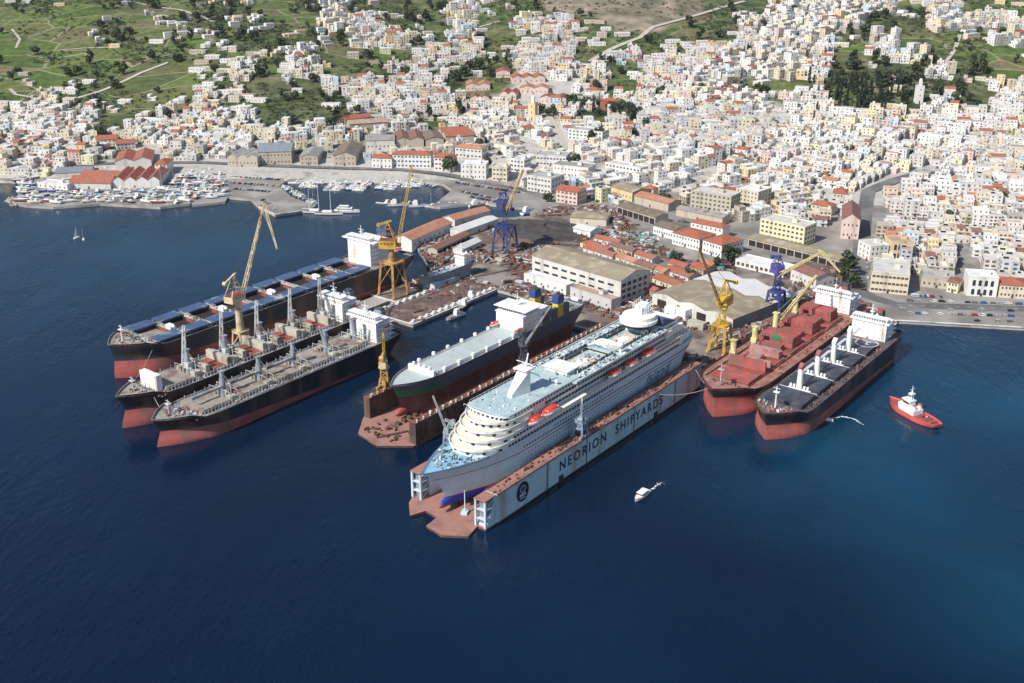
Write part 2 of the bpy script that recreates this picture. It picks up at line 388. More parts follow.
# --- sea
def water_mat():
    m = bpy.data.materials.new('sea_water'); m.use_nodes = True
    nt = m.node_tree; N = nt.nodes; L = nt.links; b = N['Principled BSDF']
    tc = N.new('ShaderNodeTexCoord')
    n1 = N.new('ShaderNodeTexNoise'); n1.inputs['Scale'].default_value = .0045; n1.inputs['Detail'].default_value = 4; L.new(tc.outputs['Object'], n1.inputs['Vector'])
    r = N.new('ShaderNodeValToRGB'); e = r.color_ramp.elements
    e[0].position = .36; e[0].color = (.0008,.0085,.025,1); e[1].position = .7; e[1].color = (.0014,.0145,.042,1)
    L.new(n1.outputs[0], r.inputs[0])
    # paler patches: shoals off the black ship and at right, others far left and inlet
    out = r.outputs[0]
    for cx, cy, rad, amt in ((170, 500, 125, .95), (230, 380, 110, .9), (60, 1000, 260, .75), (310, 590, 170, 1.0), (-330, 880, 330, .65)):
        mp = N.new('ShaderNodeVectorMath'); mp.operation = 'DISTANCE'; L.new(tc.outputs['Object'], mp.inputs[0]); mp.inputs[1].default_value = (cx, cy, 0)
        mr = N.new('ShaderNodeMapRange'); mr.interpolation_type = 'SMOOTHSTEP'; mr.inputs['From Min'].default_value = rad; mr.inputs['From Max'].default_value = 0
        mr.inputs['To Max'].default_value = amt; L.new(mp.outputs['Value'], mr.inputs['Value'])
        nz = N.new('ShaderNodeTexNoise'); nz.inputs['Scale'].default_value = .013; nz.inputs['Detail'].default_value = 7; nz.inputs['Distortion'].default_value = .6; L.new(tc.outputs['Object'], nz.inputs['Vector'])
        mu = N.new('ShaderNodeMath'); mu.operation = 'MULTIPLY'; L.new(mr.outputs[0], mu.inputs[0]); L.new(nz.outputs[0], mu.inputs[1])
        mx = N.new('ShaderNodeMixRGB'); L.new(mu.outputs[0], mx.inputs[0]); L.new(out, mx.inputs[1]); mx.inputs[2].default_value = (.005,.07,.135,1); out = mx.outputs[0]
    L.new(out, b.inputs['Base Color'])
    b.inputs['Roughness'].default_value = .16; b.inputs['IOR'].default_value = 1.33; b.inputs['Specular IOR Level'].default_value = .45
    w1 = N.new('ShaderNodeTexNoise'); w1.inputs['Scale'].default_value = .35; w1.inputs['Detail'].default_value = 5
    mp = N.new('ShaderNodeMapping'); mp.inputs['Scale'].default_value = (1, .45, 1); mp.inputs['Rotation'].default_value = (0,0,R(25)); L.new(tc.outputs['Object'], mp.inputs[0]); L.new(mp.outputs[0], w1.inputs['Vector'])
    w2 = N.new('ShaderNodeTexNoise'); w2.inputs['Scale'].default_value = .06; w2.inputs['Detail'].default_value = 3; L.new(mp.outputs[0], w2.inputs['Vector'])
    ad = N.new('ShaderNodeMath'); ad.operation = 'ADD'; L.new(w1.outputs[0], ad.inputs[0])
    m2 = N.new('ShaderNodeMath'); m2.operation = 'MULTIPLY'; m2.inputs[1].default_value = 2.; L.new(w2.outputs[0], m2.inputs[0]); L.new(m2.outputs[0], ad.inputs[1])
    w3 = N.new('ShaderNodeTexNoise'); w3.inputs['Scale'].default_value = .008; w3.inputs['Detail'].default_value = 6; w3.inputs['Distortion'].default_value = 1.2; L.new(mp.outputs[0], w3.inputs['Vector'])
    rr = N.new('ShaderNodeMapRange'); rr.inputs['From Min'].default_value = .38; rr.inputs['From Max'].default_value = .62; rr.inputs['To Min'].default_value = .1; rr.inputs['To Max'].default_value = .24; L.new(w3.outputs[0], rr.inputs['Value']); L.new(rr.outputs[0], b.inputs['Roughness'])
    r3 = N.new('ShaderNodeMapRange'); r3.inputs['From Min'].default_value = .35; r3.inputs['From Max'].default_value = .65; r3.inputs['To Min'].default_value = .06; r3.inputs['To Max'].default_value = .4; L.new(w3.outputs[0], r3.inputs['Value'])
    bp = N.new('ShaderNodeBump'); L.new(r3.outputs[0], bp.inputs['Strength']); bp.inputs['Distance'].default_value = 1.4; L.new(ad.outputs[0], bp.inputs['Height']); L.new(bp.outputs[0], b.inputs['Normal'])
    return m
mb = MB(); mb.add([(-6000,-2000,0),(6000,-2000,0),(6000,9000,0),(-6000,9000,0)], [(0,1,2,3)])
tag(mb.build('sea', water_mat()), kind='structure')

# --- flat land behind the quays
def g(x, y): return tuple(G(x, y, QZ))[:2]
def dd(a, c): return tuple(D(a, c))[:2]
coast = [(-1600,1130), (-900,1112), g(0,180), g(18,182), g(20,190), g(14,203), g(27,205.5), g(53,207), g(100,203.5), g(160,207), g(167,206), g(190,203.5), g(191,199),
         g(192,205), g(225,201.5), g(228,197), g(251,199), g(259,207), g(275,214.5), g(308,210), g(316,206), g(291,196.5), g(279,186), g(286,181), g(333,175.5), g(389,176.5), g(443,184),
         g(452,190), g(437,202), g(431,206), g(440,207), g(482,202.5), g(506,206.5), g(528,208), g(532,216), g(506,217.5), g(477,216.5), g(453,223), g(440,227.5), g(424,229), g(408,233.5),
         dd(262,-262), dd(197,-266), dd(197,-241), dd(171,-241), dd(171,-201), dd(262,-201), dd(262,-146), dd(236,-137), dd(236,-50), dd(226,-46), dd(226,-12), dd(214,-6), dd(214,1), dd(352,1), dd(362,48),
         g(898.6,320.5), g(1024,327.5), (470,672), (900,640), (1900,640), (1900,1500), (-1600,1500)]
M['ground'] = mat('ground', (.29,.27,.245), .9, .25, .05, dirt=(.18,.165,.15), dirt_amt=.6, dirt_scale=.03)
mb = MB(); mb.prism(coast, -4, QZ, 1, 0)
tag(mb.build('land', [M['ground'], M['concrete']]), kind='structure')
# quay coping stones along the right-hand quay and the shipyard quays
mb = MB()
for a, b in ((dd(352,1), dd(214,1)), (dd(362,48), g(898.6,320.5)), (g(898.6,320.5), g(1024,327.5)), (g(1024,327.5), (470,672)), (dd(171,-241), dd(171,-201)), (dd(171,-201), dd(262,-201)), (dd(197,-266), dd(197,-241)), (dd(236,-137), dd(236,-50)), (g(259,207), g(275,214.5)), (g(275,214.5), g(308,210))):
    mb.bar((*a, QZ+.1), (*b, QZ+.1), 1.2, .6)
tag(mb.build('quay_edge', M['concrete_white']), kind='structure')
# shipyard apron, browned by rust
yard = [dd(171,-240), dd(171,-202), dd(262,-202), dd(262,-147), dd(237,-137), dd(237,-50), dd(227,-46), dd(227,-13), dd(215,-6), dd(215,0), dd(351,0), dd(361,46), g(870,300), g(856,262), g(800,262), g(745,262), g(690,262), g(655,240), g(640,230), g(610,208), g(560,203), g(532,217), g(506,219), g(477,218), g(453,224.5), g(440,229), g(409,235), dd(261,-261), dd(198,-265), dd(198,-240)]
M['yard'] = mat('yard', (.145,.105,.085), .9, .4, .08, dirt=(.27,.235,.205), dirt_amt=.5, dirt_scale=.04)
mb = MB(); mb.add([(*p, QZ+.03) for p in yard], [tuple(range(len(yard)))])
me = mb.mesh('yard_apron', [M['yard']])
if me.polygons[0].normal.z < 0: me.flip_normals()
tag(obj('yard_apron', me), kind='structure')
# scrapped black slag spread behind the blue crane is a heap of its own (further down)

# --- hillside
X0, X1, Y0, Y1, ST = -1250, 1400, 800, 3100, 12.5
nx, ny = int((X1-X0)/ST)+1, int((Y1-Y0)/ST)+1
vs = []; fs = []; at = []; ag = []; ar = []
for j in range(ny):
    for i in range(nx):
        X, Y = X0+i*ST, Y0+j*ST; z = hill(X, Y)
        vs.append((X, Y, z)); at.append(blend(TOWN, X, Y, z)); ag.append(blend(GREEN, X, Y, z)); ar.append(blend(ROCK, X, Y, z))
for j in range(ny-1):
    for i in range(nx-1):
        k = j*nx+i; fs.append((k, k+1, k+nx+1, k+nx))
def hill_mat():
    m = bpy.data.materials.new('hillside'); m.use_nodes = True
    nt = m.node_tree; N = nt.nodes; L = nt.links; b = N['Principled BSDF']; b.inputs['Roughness'].default_value = .95; b.inputs['Specular IOR Level'].default_value = .15
    tc = N.new('ShaderNodeTexCoord')
    def noise(s, d=5, out=0):
        n = N.new('ShaderNodeTexNoise'); n.inputs['Scale'].default_value = s; n.inputs['Detail'].default_value = d; L.new(tc.outputs['Object'], n.inputs['Vector']); return n.outputs[out]
    def ramp(src, *st):
        r = N.new('ShaderNodeValToRGB'); e = r.color_ramp.elements
        e[0].position, e[0].color = st[0][0], (*st[0][1],1); e[1].position, e[1].color = st[-1][0], (*st[-1][1],1)
        for p, c in st[1:-1]:
            q = e.new(p); q.color = (*c,1)
        L.new(src, r.inputs[0]); return r.outputs[0]
    def mix(f, a, c, bt='MIX'):
        x = N.new('ShaderNodeMixRGB'); x.blend_type = bt
        for s, v in zip(x.inputs, (f, a, c)):
            if hasattr(v, 'is_output'): L.new(v, s)
            elif isinstance(v, tuple): s.default_value = (*v, 1)
            else: s.default_value = v
        return x.outputs[0]
    # terraced fields: cells of slightly different green with low stone walls between them
    wp = N.new('ShaderNodeMapping'); wp.inputs['Scale'].default_value = (.012,.021,.004); wp.inputs['Rotation'].default_value = (0,0,R(18)); L.new(tc.outputs['Object'], wp.inputs[0])
    wn = N.new('ShaderNodeMixRGB'); wn.inputs[0].default_value = .12; L.new(wp.outputs[0], wn.inputs[1]); L.new(noise(.02, 3, 1), wn.inputs[2])
    v1 = N.new('ShaderNodeTexVoronoi'); v1.inputs['Scale'].default_value = 1.; L.new(wn.outputs[0], v1.inputs['Vector'])
    v2 = N.new('ShaderNodeTexVoronoi'); v2.feature = 'DISTANCE_TO_EDGE'; v2.inputs['Scale'].default_value = 1.; L.new(wn.outputs[0], v2.inputs['Vector'])
    sp = N.new('ShaderNodeSeparateColor'); L.new(v1.outputs['Color'], sp.inputs[0])
    field = ramp(sp.outputs[0], (.0,(.075,.115,.032)), (.35,(.1,.165,.036)), (.6,(.135,.15,.058)), (.8,(.062,.1,.032)), (1.,(.19,.165,.09)))
    field = mix(.7, field, ramp(noise(.09, 8), (.35,(.5,.5,.5)), (.68,(1.25,1.2,1.1))), 'MULTIPLY')
    wallm = ramp(v2.outputs[0], (.006,(1,1,1)), (.022,(0,0,0)))
    sz = N.new('ShaderNodeSeparateXYZ'); L.new(tc.outputs['Object'], sz.inputs[0])
    dz = N.new('ShaderNodeMath'); dz.operation = 'MULTIPLY_ADD'; dz.inputs[1].default_value = 5.; L.new(noise(.02, 4), dz.inputs[0]); L.new(sz.outputs[2], dz.inputs[2])
    fz = N.new('ShaderNodeMath'); fz.operation = 'MODULO'; fz.inputs[1].default_value = 4.6; L.new(dz.outputs[0], fz.inputs[0])
    lz = N.new('ShaderNodeMath'); lz.operation = 'LESS_THAN'; lz.inputs[1].default_value = .42; L.new(fz.outputs[0], lz.inputs[0])
    gz = N.new('ShaderNodeMath'); gz.operation = 'MULTIPLY'; L.new(lz.outputs[0], gz.inputs[0]); L.new(ramp(noise(.03, 3), (.42,(0,0,0)), (.6,(.75,.75,.75))), gz.inputs[1])
    field = mix(gz.outputs[0], field, (.15,.135,.095))
    field = mix(wallm, field, (.27,.24,.17))
    scrub = ramp(noise(.045, 8), (.34,(.03,.045,.022)), (.48,(.065,.085,.036)), (.6,(.13,.135,.07)), (.74,(.24,.205,.14)))
    rock = ramp(noise(.03, 9), (.32,(.09,.09,.055)), (.45,(.17,.155,.11)), (.56,(.26,.21,.16)), (.7,(.4,.31,.24)))
    town = ramp(noise(.05, 6), (.3,(.36,.34,.31)), (.52,(.46,.44,.405)), (.7,(.27,.26,.21)))
    def attr(n):
        a = N.new('ShaderNodeAttribute'); a.attribute_name = n; return a.outputs['Fac']
    def thr(src, lo, hi, amp=.5):
        ad = N.new('ShaderNodeMath'); ad.operation = 'ADD'; L.new(src, ad.inputs[0])
        ms = N.new('ShaderNodeMath'); ms.operation = 'MULTIPLY_ADD'; ms.inputs[1].default_value = amp; ms.inputs[2].default_value = -amp/2; L.new(noise(.022, 6), ms.inputs[0]); L.new(ms.outputs[0], ad.inputs[1])
        mr = N.new('ShaderNodeMapRange'); mr.inputs['From Min'].default_value = lo; mr.inputs['From Max'].default_value = hi; L.new(ad.outputs[0], mr.inputs[0]); return mr.outputs[0]
    c = mix(thr(attr('green'), .3, .75, .9), scrub, field)
    c = mix(thr(attr('rock'), .35, .6), c, rock)
    c = mix(thr(attr('town'), .55, .8, .8), c, town)
    L.new(c, b.inputs['Base Color'])
    bp = N.new('ShaderNodeBump'); bp.inputs['Strength'].default_value = .5; bp.inputs['Distance'].default_value = 2.; L.new(noise(.25, 6), bp.inputs['Height']); L.new(bp.outputs[0], b.inputs['Normal'])
    return m
me = bpy.data.meshes.new('hillside'); me.from_pydata(vs, [], fs); me.materials.append(hill_mat())
for nm, ar_ in (('town', at), ('green', ag), ('rock', ar)):
    a = me.attributes.new(nm, 'FLOAT', 'POINT'); a.data.foreach_set('value', ar_)
me.polygons.foreach_set('use_smooth', [True]*len(fs)); me.update()
tag(obj('hillside', me), kind='structure')

# --- roads, as sheets 4 cm above the land or draped on the hill
def road(name, pts, w, m, kerb=False, z0=.06, world=False):
    P = [Vector(p) if world else on_hill(*p) for p in pts]
    Q = []
    for a, b in zip(P[:-1], P[1:]):
        n = max(1, int((b-a).length/10))
        Q += [a + (b-a)*k/n for k in range(n)]
    Q.append(P[-1])
    vs = []
    for k, p in enumerate(Q):
        d = (Q[min(k+1,len(Q)-1)] - Q[max(k-1,0)]); d.z = 0; d.normalize(); n = Vector((-d.y, d.x, 0))
        for sgn in (-1, 0, 1):
            q = p + n*sgn*w/2; vs.append((q.x, q.y, max(groundz(q.x,q.y), groundz(p.x,p.y)) + z0 + (.35 if hill(p.x,p.y) > QZ else 0)))
    fs = []
    for k in range(len(Q)-1):
        for s_ in (0, 1):
            i = k*3+s_; fs.append((i+1, i, i+3, i+4))
    mb = MB(); mb.add(vs, fs); me = mb.mesh(name, [m])
    if me.polygons[0].normal.z < 0: me.flip_normals()
    return tag(obj(name, me), kind='structure'), Q
road('road', [(858,291), (860,262), (862,240), (866,205), (868,193), (892,182), (930,172)], 13, M['asphalt'])
road('road', [(858,291), (872,298), (897,305), (1024,309), (1200,315)], 12, M['asphalt'])
mb = MB()
Pq = [on_hill(897,305), on_hill(1024,309), on_hill(1200,315)]
for a, b in zip(Pq[:-1], Pq[1:]):
    d = (b-a); L_ = d.length; d.normalize()
    k = 0
    while k < L_-4:
        mb.bar(a+d*k+Vector((0,0,.075)), a+d*(k+3)+Vector((0,0,.075)), .25, .02); k += 8
tag(mb.build('road_markings', M['road_line']), kind='structure')
M['lane'] = mat('lane', (.42,.39,.34), .9, .12, .1)
for pts, w in (([(70,101),(100,92),(140,74),(168,63)], 7), ([(60,51),(85,49),(113,48)], 4), ([(120,0),(150,6),(180,10),(213,22)], 7), ([(590,62),(610,50),(640,38),(652,28),(690,18),(745,2)], 8), ([(12,30),(20,40),(16,48)], 4),
               ([(444,34),(470,30),(500,22)], 5), ([(545,110),(555,128),(565,150)], 8), ([(366,40),(372,52)], 7), ([(700,66),(672,90)], 6), ([(10,90),(16,96),(30,98)], 5), ([(222,100),(232,88)], 4), ([(228,55),(226,48)], 4), ([(940,70),(955,50),(960,35)], 5)):
    road('path', pts, w, M['lane'])
# the harbour street behind the marina
road('road', [(60,166),(130,164),(200,163.5),(280,167.5),(340,169),(400,170.5),(460,179),(520,190),(545,196)], 9, M['asphalt'])
# ================================================================ SHIPS
class Ship:
    """hull lofted from stations; local x to the bow, x = 0 at the stem on the waterline, y to port"""
    def __init__(s, L, B, zk, zd, sheer=3., rake=5., tb=.80, ts=.12, p0=1.7, p1=2.6, cut=6., kst=.8, kdk=.15, fore=.06, foot=0., tilt=0.):
        s.__dict__.update(locals())
    def zdk(s, t):
        # forecastle: a short ramp up to the bow
        f = max(0, min(1, (t-(1-s.fore-.02))/.02)) if s.fore else 0
        return s.zd + s.sheer*f + .6*max(0,(t-.7)/.3)**2
    def half(s, t, h):
        b = s.B/2
        if t > s.tb:
            q = (t-s.tb)/(1-s.tb); b *= max(0, 1 - q**((s.p0+(s.p1-s.p0)*h) if not s.foot else (s.p1 if h > .6 else (s.p0+s.p1)/2-.15)-((s.p1 if h > .6 else (s.p0+s.p1)/2-.15)-s.p0)*math.exp(-((h-.6)/.22)**2)))
        if t < s.ts:
            q = (s.ts-t)/s.ts; b *= 1 - (s.kst+(s.kdk-s.kst)*min(1,h*1.2))*q*q
        if h < .12: b *= .86 + .14*(h/.12)
        return b
    def xs(s, t, h):
        x = -s.L + t*s.L
        if t > s.tb: x += (s.rake*h*h + s.foot*max(0,1-(h/.5)**2))*((t-s.tb)/(1-s.tb))
        if t < s.ts: x += s.cut*(1-h)*((s.ts-t)/s.ts)
        return x
    def ts_list(s):
        n = 8
        return [s.ts*k/6 for k in range(6)] + [s.ts+(s.tb-s.ts)*k/10 for k in range(10)] + [s.tb+(1-s.tb)*(1-(1-k/12)**1.6) for k in range(13)]
    def outline(s, t, z=None):
        """point of the deck edge (port)"""
        zz = s.zdk(t)
        return s.xs(t,1), s.half(t,1), zz
    def t_at(s, x): return max(0, min(1, (x+s.L)/s.L))
    def edge(s, x): return s.half(s.t_at(x), 1)
    def hull(s, bands, name, mats, parent, bulwark=1.1, label=None, bow=None):
        """bands: [(z_top, material index)] from the keel up; the last one ends at the deck"""
        mb = MB(); T = s.ts_list(); rows = []; SUB = 4
        for t in T:
            ztop = s.zdk(t) + bulwark; lo = s.zk; row = []
            for zt, m in bands:
                hi = ztop if (zt, m) == bands[-1] else max(lo+.3, min(zt - s.tilt*(1-t), ztop-.5))
                for k in range(SUB): row.append((lo+(hi-lo)*k/SUB, m))
                lo = hi
            row.append((ztop, bands[-1][1]))
            rows.append([(s.xs(t,(z-s.zk)/(ztop-s.zk)), s.half(t,(z-s.zk)/(ztop-s.zk)), z, m) for z, m in row])
        n = len(rows[0])
        vs = []; fs = []; ms = []
        for row in rows:
            vs += [(x,y,z) for x,y,z,_ in row] + [(x,-y,z) for x,y,z,_ in row]
        for i in range(len(rows)-1):
            for j in range(n-1):
                a = i*2*n+j; b = a+2*n; m = bow[1] if bow and T[i] > bow[0] and rows[i][j][3] == bands[-1][1] and j < n-3 else rows[i][j][3]
                fs.append((a, a+1, b+1, b)[::-1]); ms.append(m)
                a += n; b += n; fs.append((a, b, b+1, a+1)[::-1]); ms.append(m)
            a = i*2*n; fs.append((a, a+2*n, a+3*n, a+n)); ms.append(bands[0][1])
        for j in range(n-1):                      # transom
            fs.append((j, j+n, j+n+1, j+1)); ms.append(rows[0][j][3])
        mb.add(vs, fs, ms)
        return part(name, mb, mats, parent, label, smooth=True)
    def deck(s, m, parent, dz=-.05, t0=0., t1=1., name='deck', inset=.15):
        mb = MB(); T = [t for t in s.ts_list() if t0 <= t <= t1]
        vs = []; fs = []
        if s.fore:
            T = sorted(set(T + [1-s.fore-.021, 1-s.fore+.001]))
        for t in T:
            x, y, z = s.outline(t); y = max(0, y-inset); vs += [(x-.2, y, z+dz), (x-.2, -y, z+dz)]
        for i in range(len(T)-1): fs.append((2*i, 2*i+1, 2*i+3, 2*i+2))
        mb.add(vs, fs)
        return part(name, mb, [m], parent)
    def rail(s, m, parent, h=1.1, t0=0., t1=1., step=3.):
        mb = MB(); last = None
        T = [t0 + (t1-t0)*k/60 for k in range(61)]
        for sg in (1, -1):
            last = None
            for t in T:
                x, y, z = s.outline(t); p = (x, sg*max(0,y-.3), z+h); q = (x, sg*max(0,y-.3), z)
                if last:
                    mb.bar(last, p, .15, .15); mb.bar((last[0],last[1],last[2]-h/2), (p[0],p[1],p[2]-h/2), .09, .09)
                mb.bar(q, p, .08); last = p
        return part('railing', mb, [m], parent)
def bulb(parent, x, r, l, z, m, name='bulbous_bow'):
    mb = MB(); n = 12; vs = []; fs = []
    K = [(-l, r*.95), (-l*.4, r), (0, r*.98), (l*.35, r*.85), (l*.6, r*.6), (l*.75, r*.3), (l*.8, .05)]
    for xx, rr in K:
        for j in range(n):
            a = 2*math.pi*j/n; vs.append((x+xx, rr*.75*math.cos(a), z+rr*math.sin(a)))
    for i in range(len(K)-1):
        for j in range(n): fs.append((i*n+j, i*n+(j+1)%n, (i+1)*n+(j+1)%n, (i+1)*n+j))
    mb.add(vs, fs); return part(name, mb, [m], parent, smooth=True)
def clutter(name, parent, region, n, size, mats, seed, z):
    """deck gear: winches, vents, bitts, hose boxes - too small and jumbled to tell apart"""
    r = random.Random(seed); mb = MB()
    x0, x1, y0, y1 = region
    for _ in range(n):
        x, y = r.uniform(x0,x1), r.uniform(y0,y1); zz = z(x, y) if callable(z) else z
        if zz is None: continue
        a = r.uniform(.4,1)*size; k = r.random(); m = r.randrange(len(mats))
        if k < .5: mb.cbox(x, y, zz-.2, a*r.uniform(.6,1.6), a*r.uniform(.5,1.2), a*r.uniform(.4,1.1)+.2, r.choice((0,0,.6,1.2)), m)
        elif k < .8: mb.tube((x,y,zz-.2), (x,y,zz+a*r.uniform(.8,1.8)), a*.25, a*.25, 6, m)
        else: mb.tube((x-a*.5,y,zz+a*.3), (x+a*.5,y,zz+a*.3), a*.4, a*.4, 7, m)
    o = part(name, mb, mats, parent); o['kind'] = 'stuff'; return o
def wins(mb, x, y0, y1, z, n, w, h, m, face='x', d=.06):
    """a row of n window panes on a face at x (face x) or at y (face y), standing d proud"""
    for k in range(n):
        c = y0 + (y1-y0)*(k+.5)/n
        if face == 'x': mb.box(min(x,x+d), max(x,x+d), c-w/2, c+w/2, z, z+h, m)
        else: mb.box(c-w/2, c+w/2, min(x,x+d), max(x,x+d), z, z+h, m)
def foremast(parent, x, z, h, m, base=1.2):
    mb = MB(); mb.tube((x,0,z), (x,0,z+h), base*.4, base*.22, 8); mb.box(x-1.2,x+1.2,-1.6,1.6,z+h*.72,z+h*.72+.3); mb.bar((x,-2,z+h*.9),(x,2,z+h*.9),.2)
    mb.bar((x-3,0,z),(x,0,z+h*.6),.25); part('foremast', mb, [m], parent)
def lifeboat(parent, x, y, z, l=8, w=3, yaw=0, m=None, label=None):
    mb = MB(); n = 9; vs = []; fs = []
    c, s_ = math.cos(yaw), math.sin(yaw)
    prof = [(-.5,.1),(-.42,.7),(-.2,1),(.1,1),(.35,.8),(.5,.08)]
    ring = [(1,0,.35),(.9,0,.75),(.45,0,1.05),(-.45,0,1.05),(-.9,0,.75),(-1,0,.35),(-.6,0,-.1),(0,0,-.35),(.6,0,-.1)]
    for px, k in prof:
        for ry, _, rz in ring:
            lx, ly = px*l, ry*w/2*k
            vs.append((x+c*lx-s_*ly, y+s_*lx+c*ly, z+1.2+(rz-.35)*w*.62*max(.4,k)))
    N_ = len(ring); ms = []
    for i in range(len(prof)-1):
        for j in range(N_):
            fs.append((i*N_+j, i*N_+(j+1)%N_, (i+1)*N_+(j+1)%N_, (i+1)*N_+j)); ms.append(0 if 1 <= j <= 3 else 1)
    fs += [tuple(range(N_)), tuple(range((len(prof)-1)*N_, len(prof)*N_))[::-1]]; ms += [0, 0]
    mb.add(vs, fs, ms)
    b = part('lifeboat', mb, [m or M['orange_red'], M['white_clean']], parent, label, smooth=True)
    d = MB()
    for k in (-.3, .3):
        px, py = x+c*k*l, y+s_*k*l
        d.bar((px-s_*-w*.5*0, py, z-.4), (px, py, z+3.1), .35); d.bar((px, py-.2, z+3.1), (px+s_*0, py+w*.35, z+3.1), .3)
    part('davit', d, [M['white_paint']], b)
    return b
def ship_root(name, label, a, c, cat='ship', group=None, rot=0.):
    return thing(name, label, cat, D(a, c), SHIPYAW+rot, group)
def accommodation(parent, x0, x1, hw, z0, floors, fh=2.8, wingw=0, m=None, win_rows=True, funnel=None):
    """stern superstructure: stacked decks, bridge with wings on top, windows in rows"""
    m = m or M['white_paint']
    mb = MB(); zt = z0 + floors*fh
    mb.box(x0, x1, -hw, hw, z0, zt)
    for k in range(1, floors):                                    # side galleries
        mb.box(x0-2.2, x1-4.5, -hw-1.3, hw+1.3, z0+k*fh-.12, z0+k*fh+.12)
        for sg in (-1,1): mb.bar((x0-2, sg*(hw+1.2), z0+k*fh+1), (x1-4.6, sg*(hw+1.2), z0+k*fh+1), .08)
    w = MB(); wr = MB()
    for k in range(floors):
        wins(wr, x1, -hw*.85, hw*.85, z0+k*fh+1.3, int(hw/1.9), .45, .5, 0)
        for sg in (-1, 1): wins(wr, sg*hw if sg > 0 else -hw-.06, x0+1, x1-1, z0+k*fh+1.2, max(3, int((x1-x0)/2.2)), .7, .8, 0, 'y')
    mb.add(wr.v, wr.f, 1); part('superstructure', mb, [m, M['glass_dark']], parent)
    bw = hw + wingw
    w.box(x1-4.5, x1+.7, -bw, bw, zt+.02, zt+.9); w.box(x1-4.5, x1+.4, -hw, hw, zt+.9, zt+3.1); w.box(x1-5.2, x1+1, -hw-.4, hw+.4, zt+3.1, zt+3.4)
    g_ = MB(); wins(g_, x1+.4, -hw*.96, hw*.96, zt+1.7, int(hw*1.2), .9, .8, 0); w.add(g_.v, g_.f, 1); b = part('bridge', w, [m, M['glass_dark']], parent)
    ms = MB(); ms.tube((x1-3,0,zt+3.3), (x1-3,0,zt+11), .45, .25, 8); ms.bar((x1-3,-3,zt+8), (x1-3,3,zt+8), .25); ms.box(x1-4,x1-2,-1.2,1.2,zt+6,zt+6.3); ms.bar((x1-5.5,0,zt+3.3),(x1-3,0,zt+8),.3); ms.dome((x1-5, 2.5, zt+3.4), .8, .8, 1.3, 8, 4)
    part('radar_mast', ms, [M['white_paint']], parent)
    return zt

def pedestal(parent, x, y, z, h, r, m, top=None, name='deck_crane_post'):
    mb = MB(); mb.tube((x,y,z),(x,y,z+h), r, r*.9, 12, 0); mb.tube((x,y,z),(x,y,z+h*.18), r*1.35, r*1.1, 12, 0)
    mb.box(x-r*1.05, x+r*1.05, y-r*1.05, y+r*1.05, z+h, z+h+.4, 0)
    if top: mb.prism([(x-r*1.2,y-r),(x+r*1.2,y-r),(x+r*1.2,y+r),(x-r*1.2,y+r)], z+h+.5, z+h+2.4, 1)
    return part(name, mb, [m] + ([top] if top else []), parent, smooth=False)

# ---------------------------------------------------------------- 1: long bulk carrier with blue side-rolling covers, farthest left
S = Ship(248, 41, -2, 18.5, sheer=2.6, rake=4, tb=.86, p0=1.8, p1=2.9, foot=2.5, tilt=7)
t = ship_root('bulk_carrier', 'long black bulk carrier with blue side-rolling hatch covers slid open, farthest left', 1, -287)
S.hull([(10.8,0),(30,1)], 'hull', [M['red_boot'], M['dark_hull']], t)
S.deck(M['deck_grey'], t); S.rail(M['pale_grey'], t)
foremast(t, -6, 21, 11, M['white_paint'])
clutter('mooring_gear', t, (-16, 2, -12, 12), 90, 1.6, [M['hatch_beige'], M['steel_grey'], M['deck_red']], 1, lambda x, y: 21.2 if abs(y) < S.edge(x)-1.5 else None)
for k in range(9):
    xf = -20 - k*20.4; xb = xf - 16
    h = MB(); z = 18.5
    h.box(xb, xf, -10.2, -9.4, z, z+2.3, 2); h.box(xb, xf, 9.4, 10.2, z, z+2.3, 2); h.box(xf-.5, xf, -9.4, 9.4, z, z+1.2, 2); h.box(xb, xb+.8, -9.4, 9.4, z, z+2.0, 2); h.box(xb+.8, xb+.95, -4.5, 7, z, z+2.2, 1); h.box(xf+.5, xf+4, -16, 16, z, z+2.5, 0)
    h.box(xb+.8, xf-.8, -9.4, 9.4, z, z+.06, 2)  # dark sheet painting the deep shade of the open hold
    c = part('hatch_coaming', h, [M['hatch_beige'], M['hold_red'], M['opening_shade']], t)
    for sg in (-1, 1):
        v = MB(); v.box(xb-.6, xf+.6, min(sg*8.6,sg*18.6), max(sg*8.6,sg*18.6), z+2.35, z+3.5)
        for q in range(1, 5): v.box(xb-.6+(xf-xb+1.2)*q/5-.12, xb-.6+(xf-xb+1.2)*q/5+.12, min(sg*8.7,sg*18.5), max(sg*8.7,sg*18.5), z+3.5, z+3.6)
        part('hatch_cover', v, [M['hatch_blue']], c)
        for xx in (xb+1, xf-1): v = MB(); v.bar((xx, sg*10, z+1.9), (xx, sg*19, z+1.9), .4); part('cover_rail', v, [M['hatch_beige']], c)
    clutter('cross_deck_gear', t, (xf+.8, xf+3.8, -15, 15), 30, 1.3, [M['hatch_beige'], M['pale_grey'], M['deck_grey']], 10+k, 21)
    if k % 2 == 1 and k < 8:
        v = MB(); v.box(xf+1, xf+4.2, 1, 6, 18.5, 23.6); v.dome((xf+2.5, 6.8, 22.6), 1.3, 1.3, 1.3, 8, 4); part('deck_house', v, [M['white_paint']], t)
zt = accommodation(t, -226, -207, 11.5, 18.5, 6, 3., 5)
mb = MB(); mb.prism([(-240,-5),(-231,-5),(-231,5),(-240,5)], 18.5, 40, 0); mb.box(-239,-232,-4,4,40,42,1); part('funnel', mb, [M['hatch_blue'], M['steel_dark']], t)
lifeboat(t, -232, 15, 25, 9, 3.2)

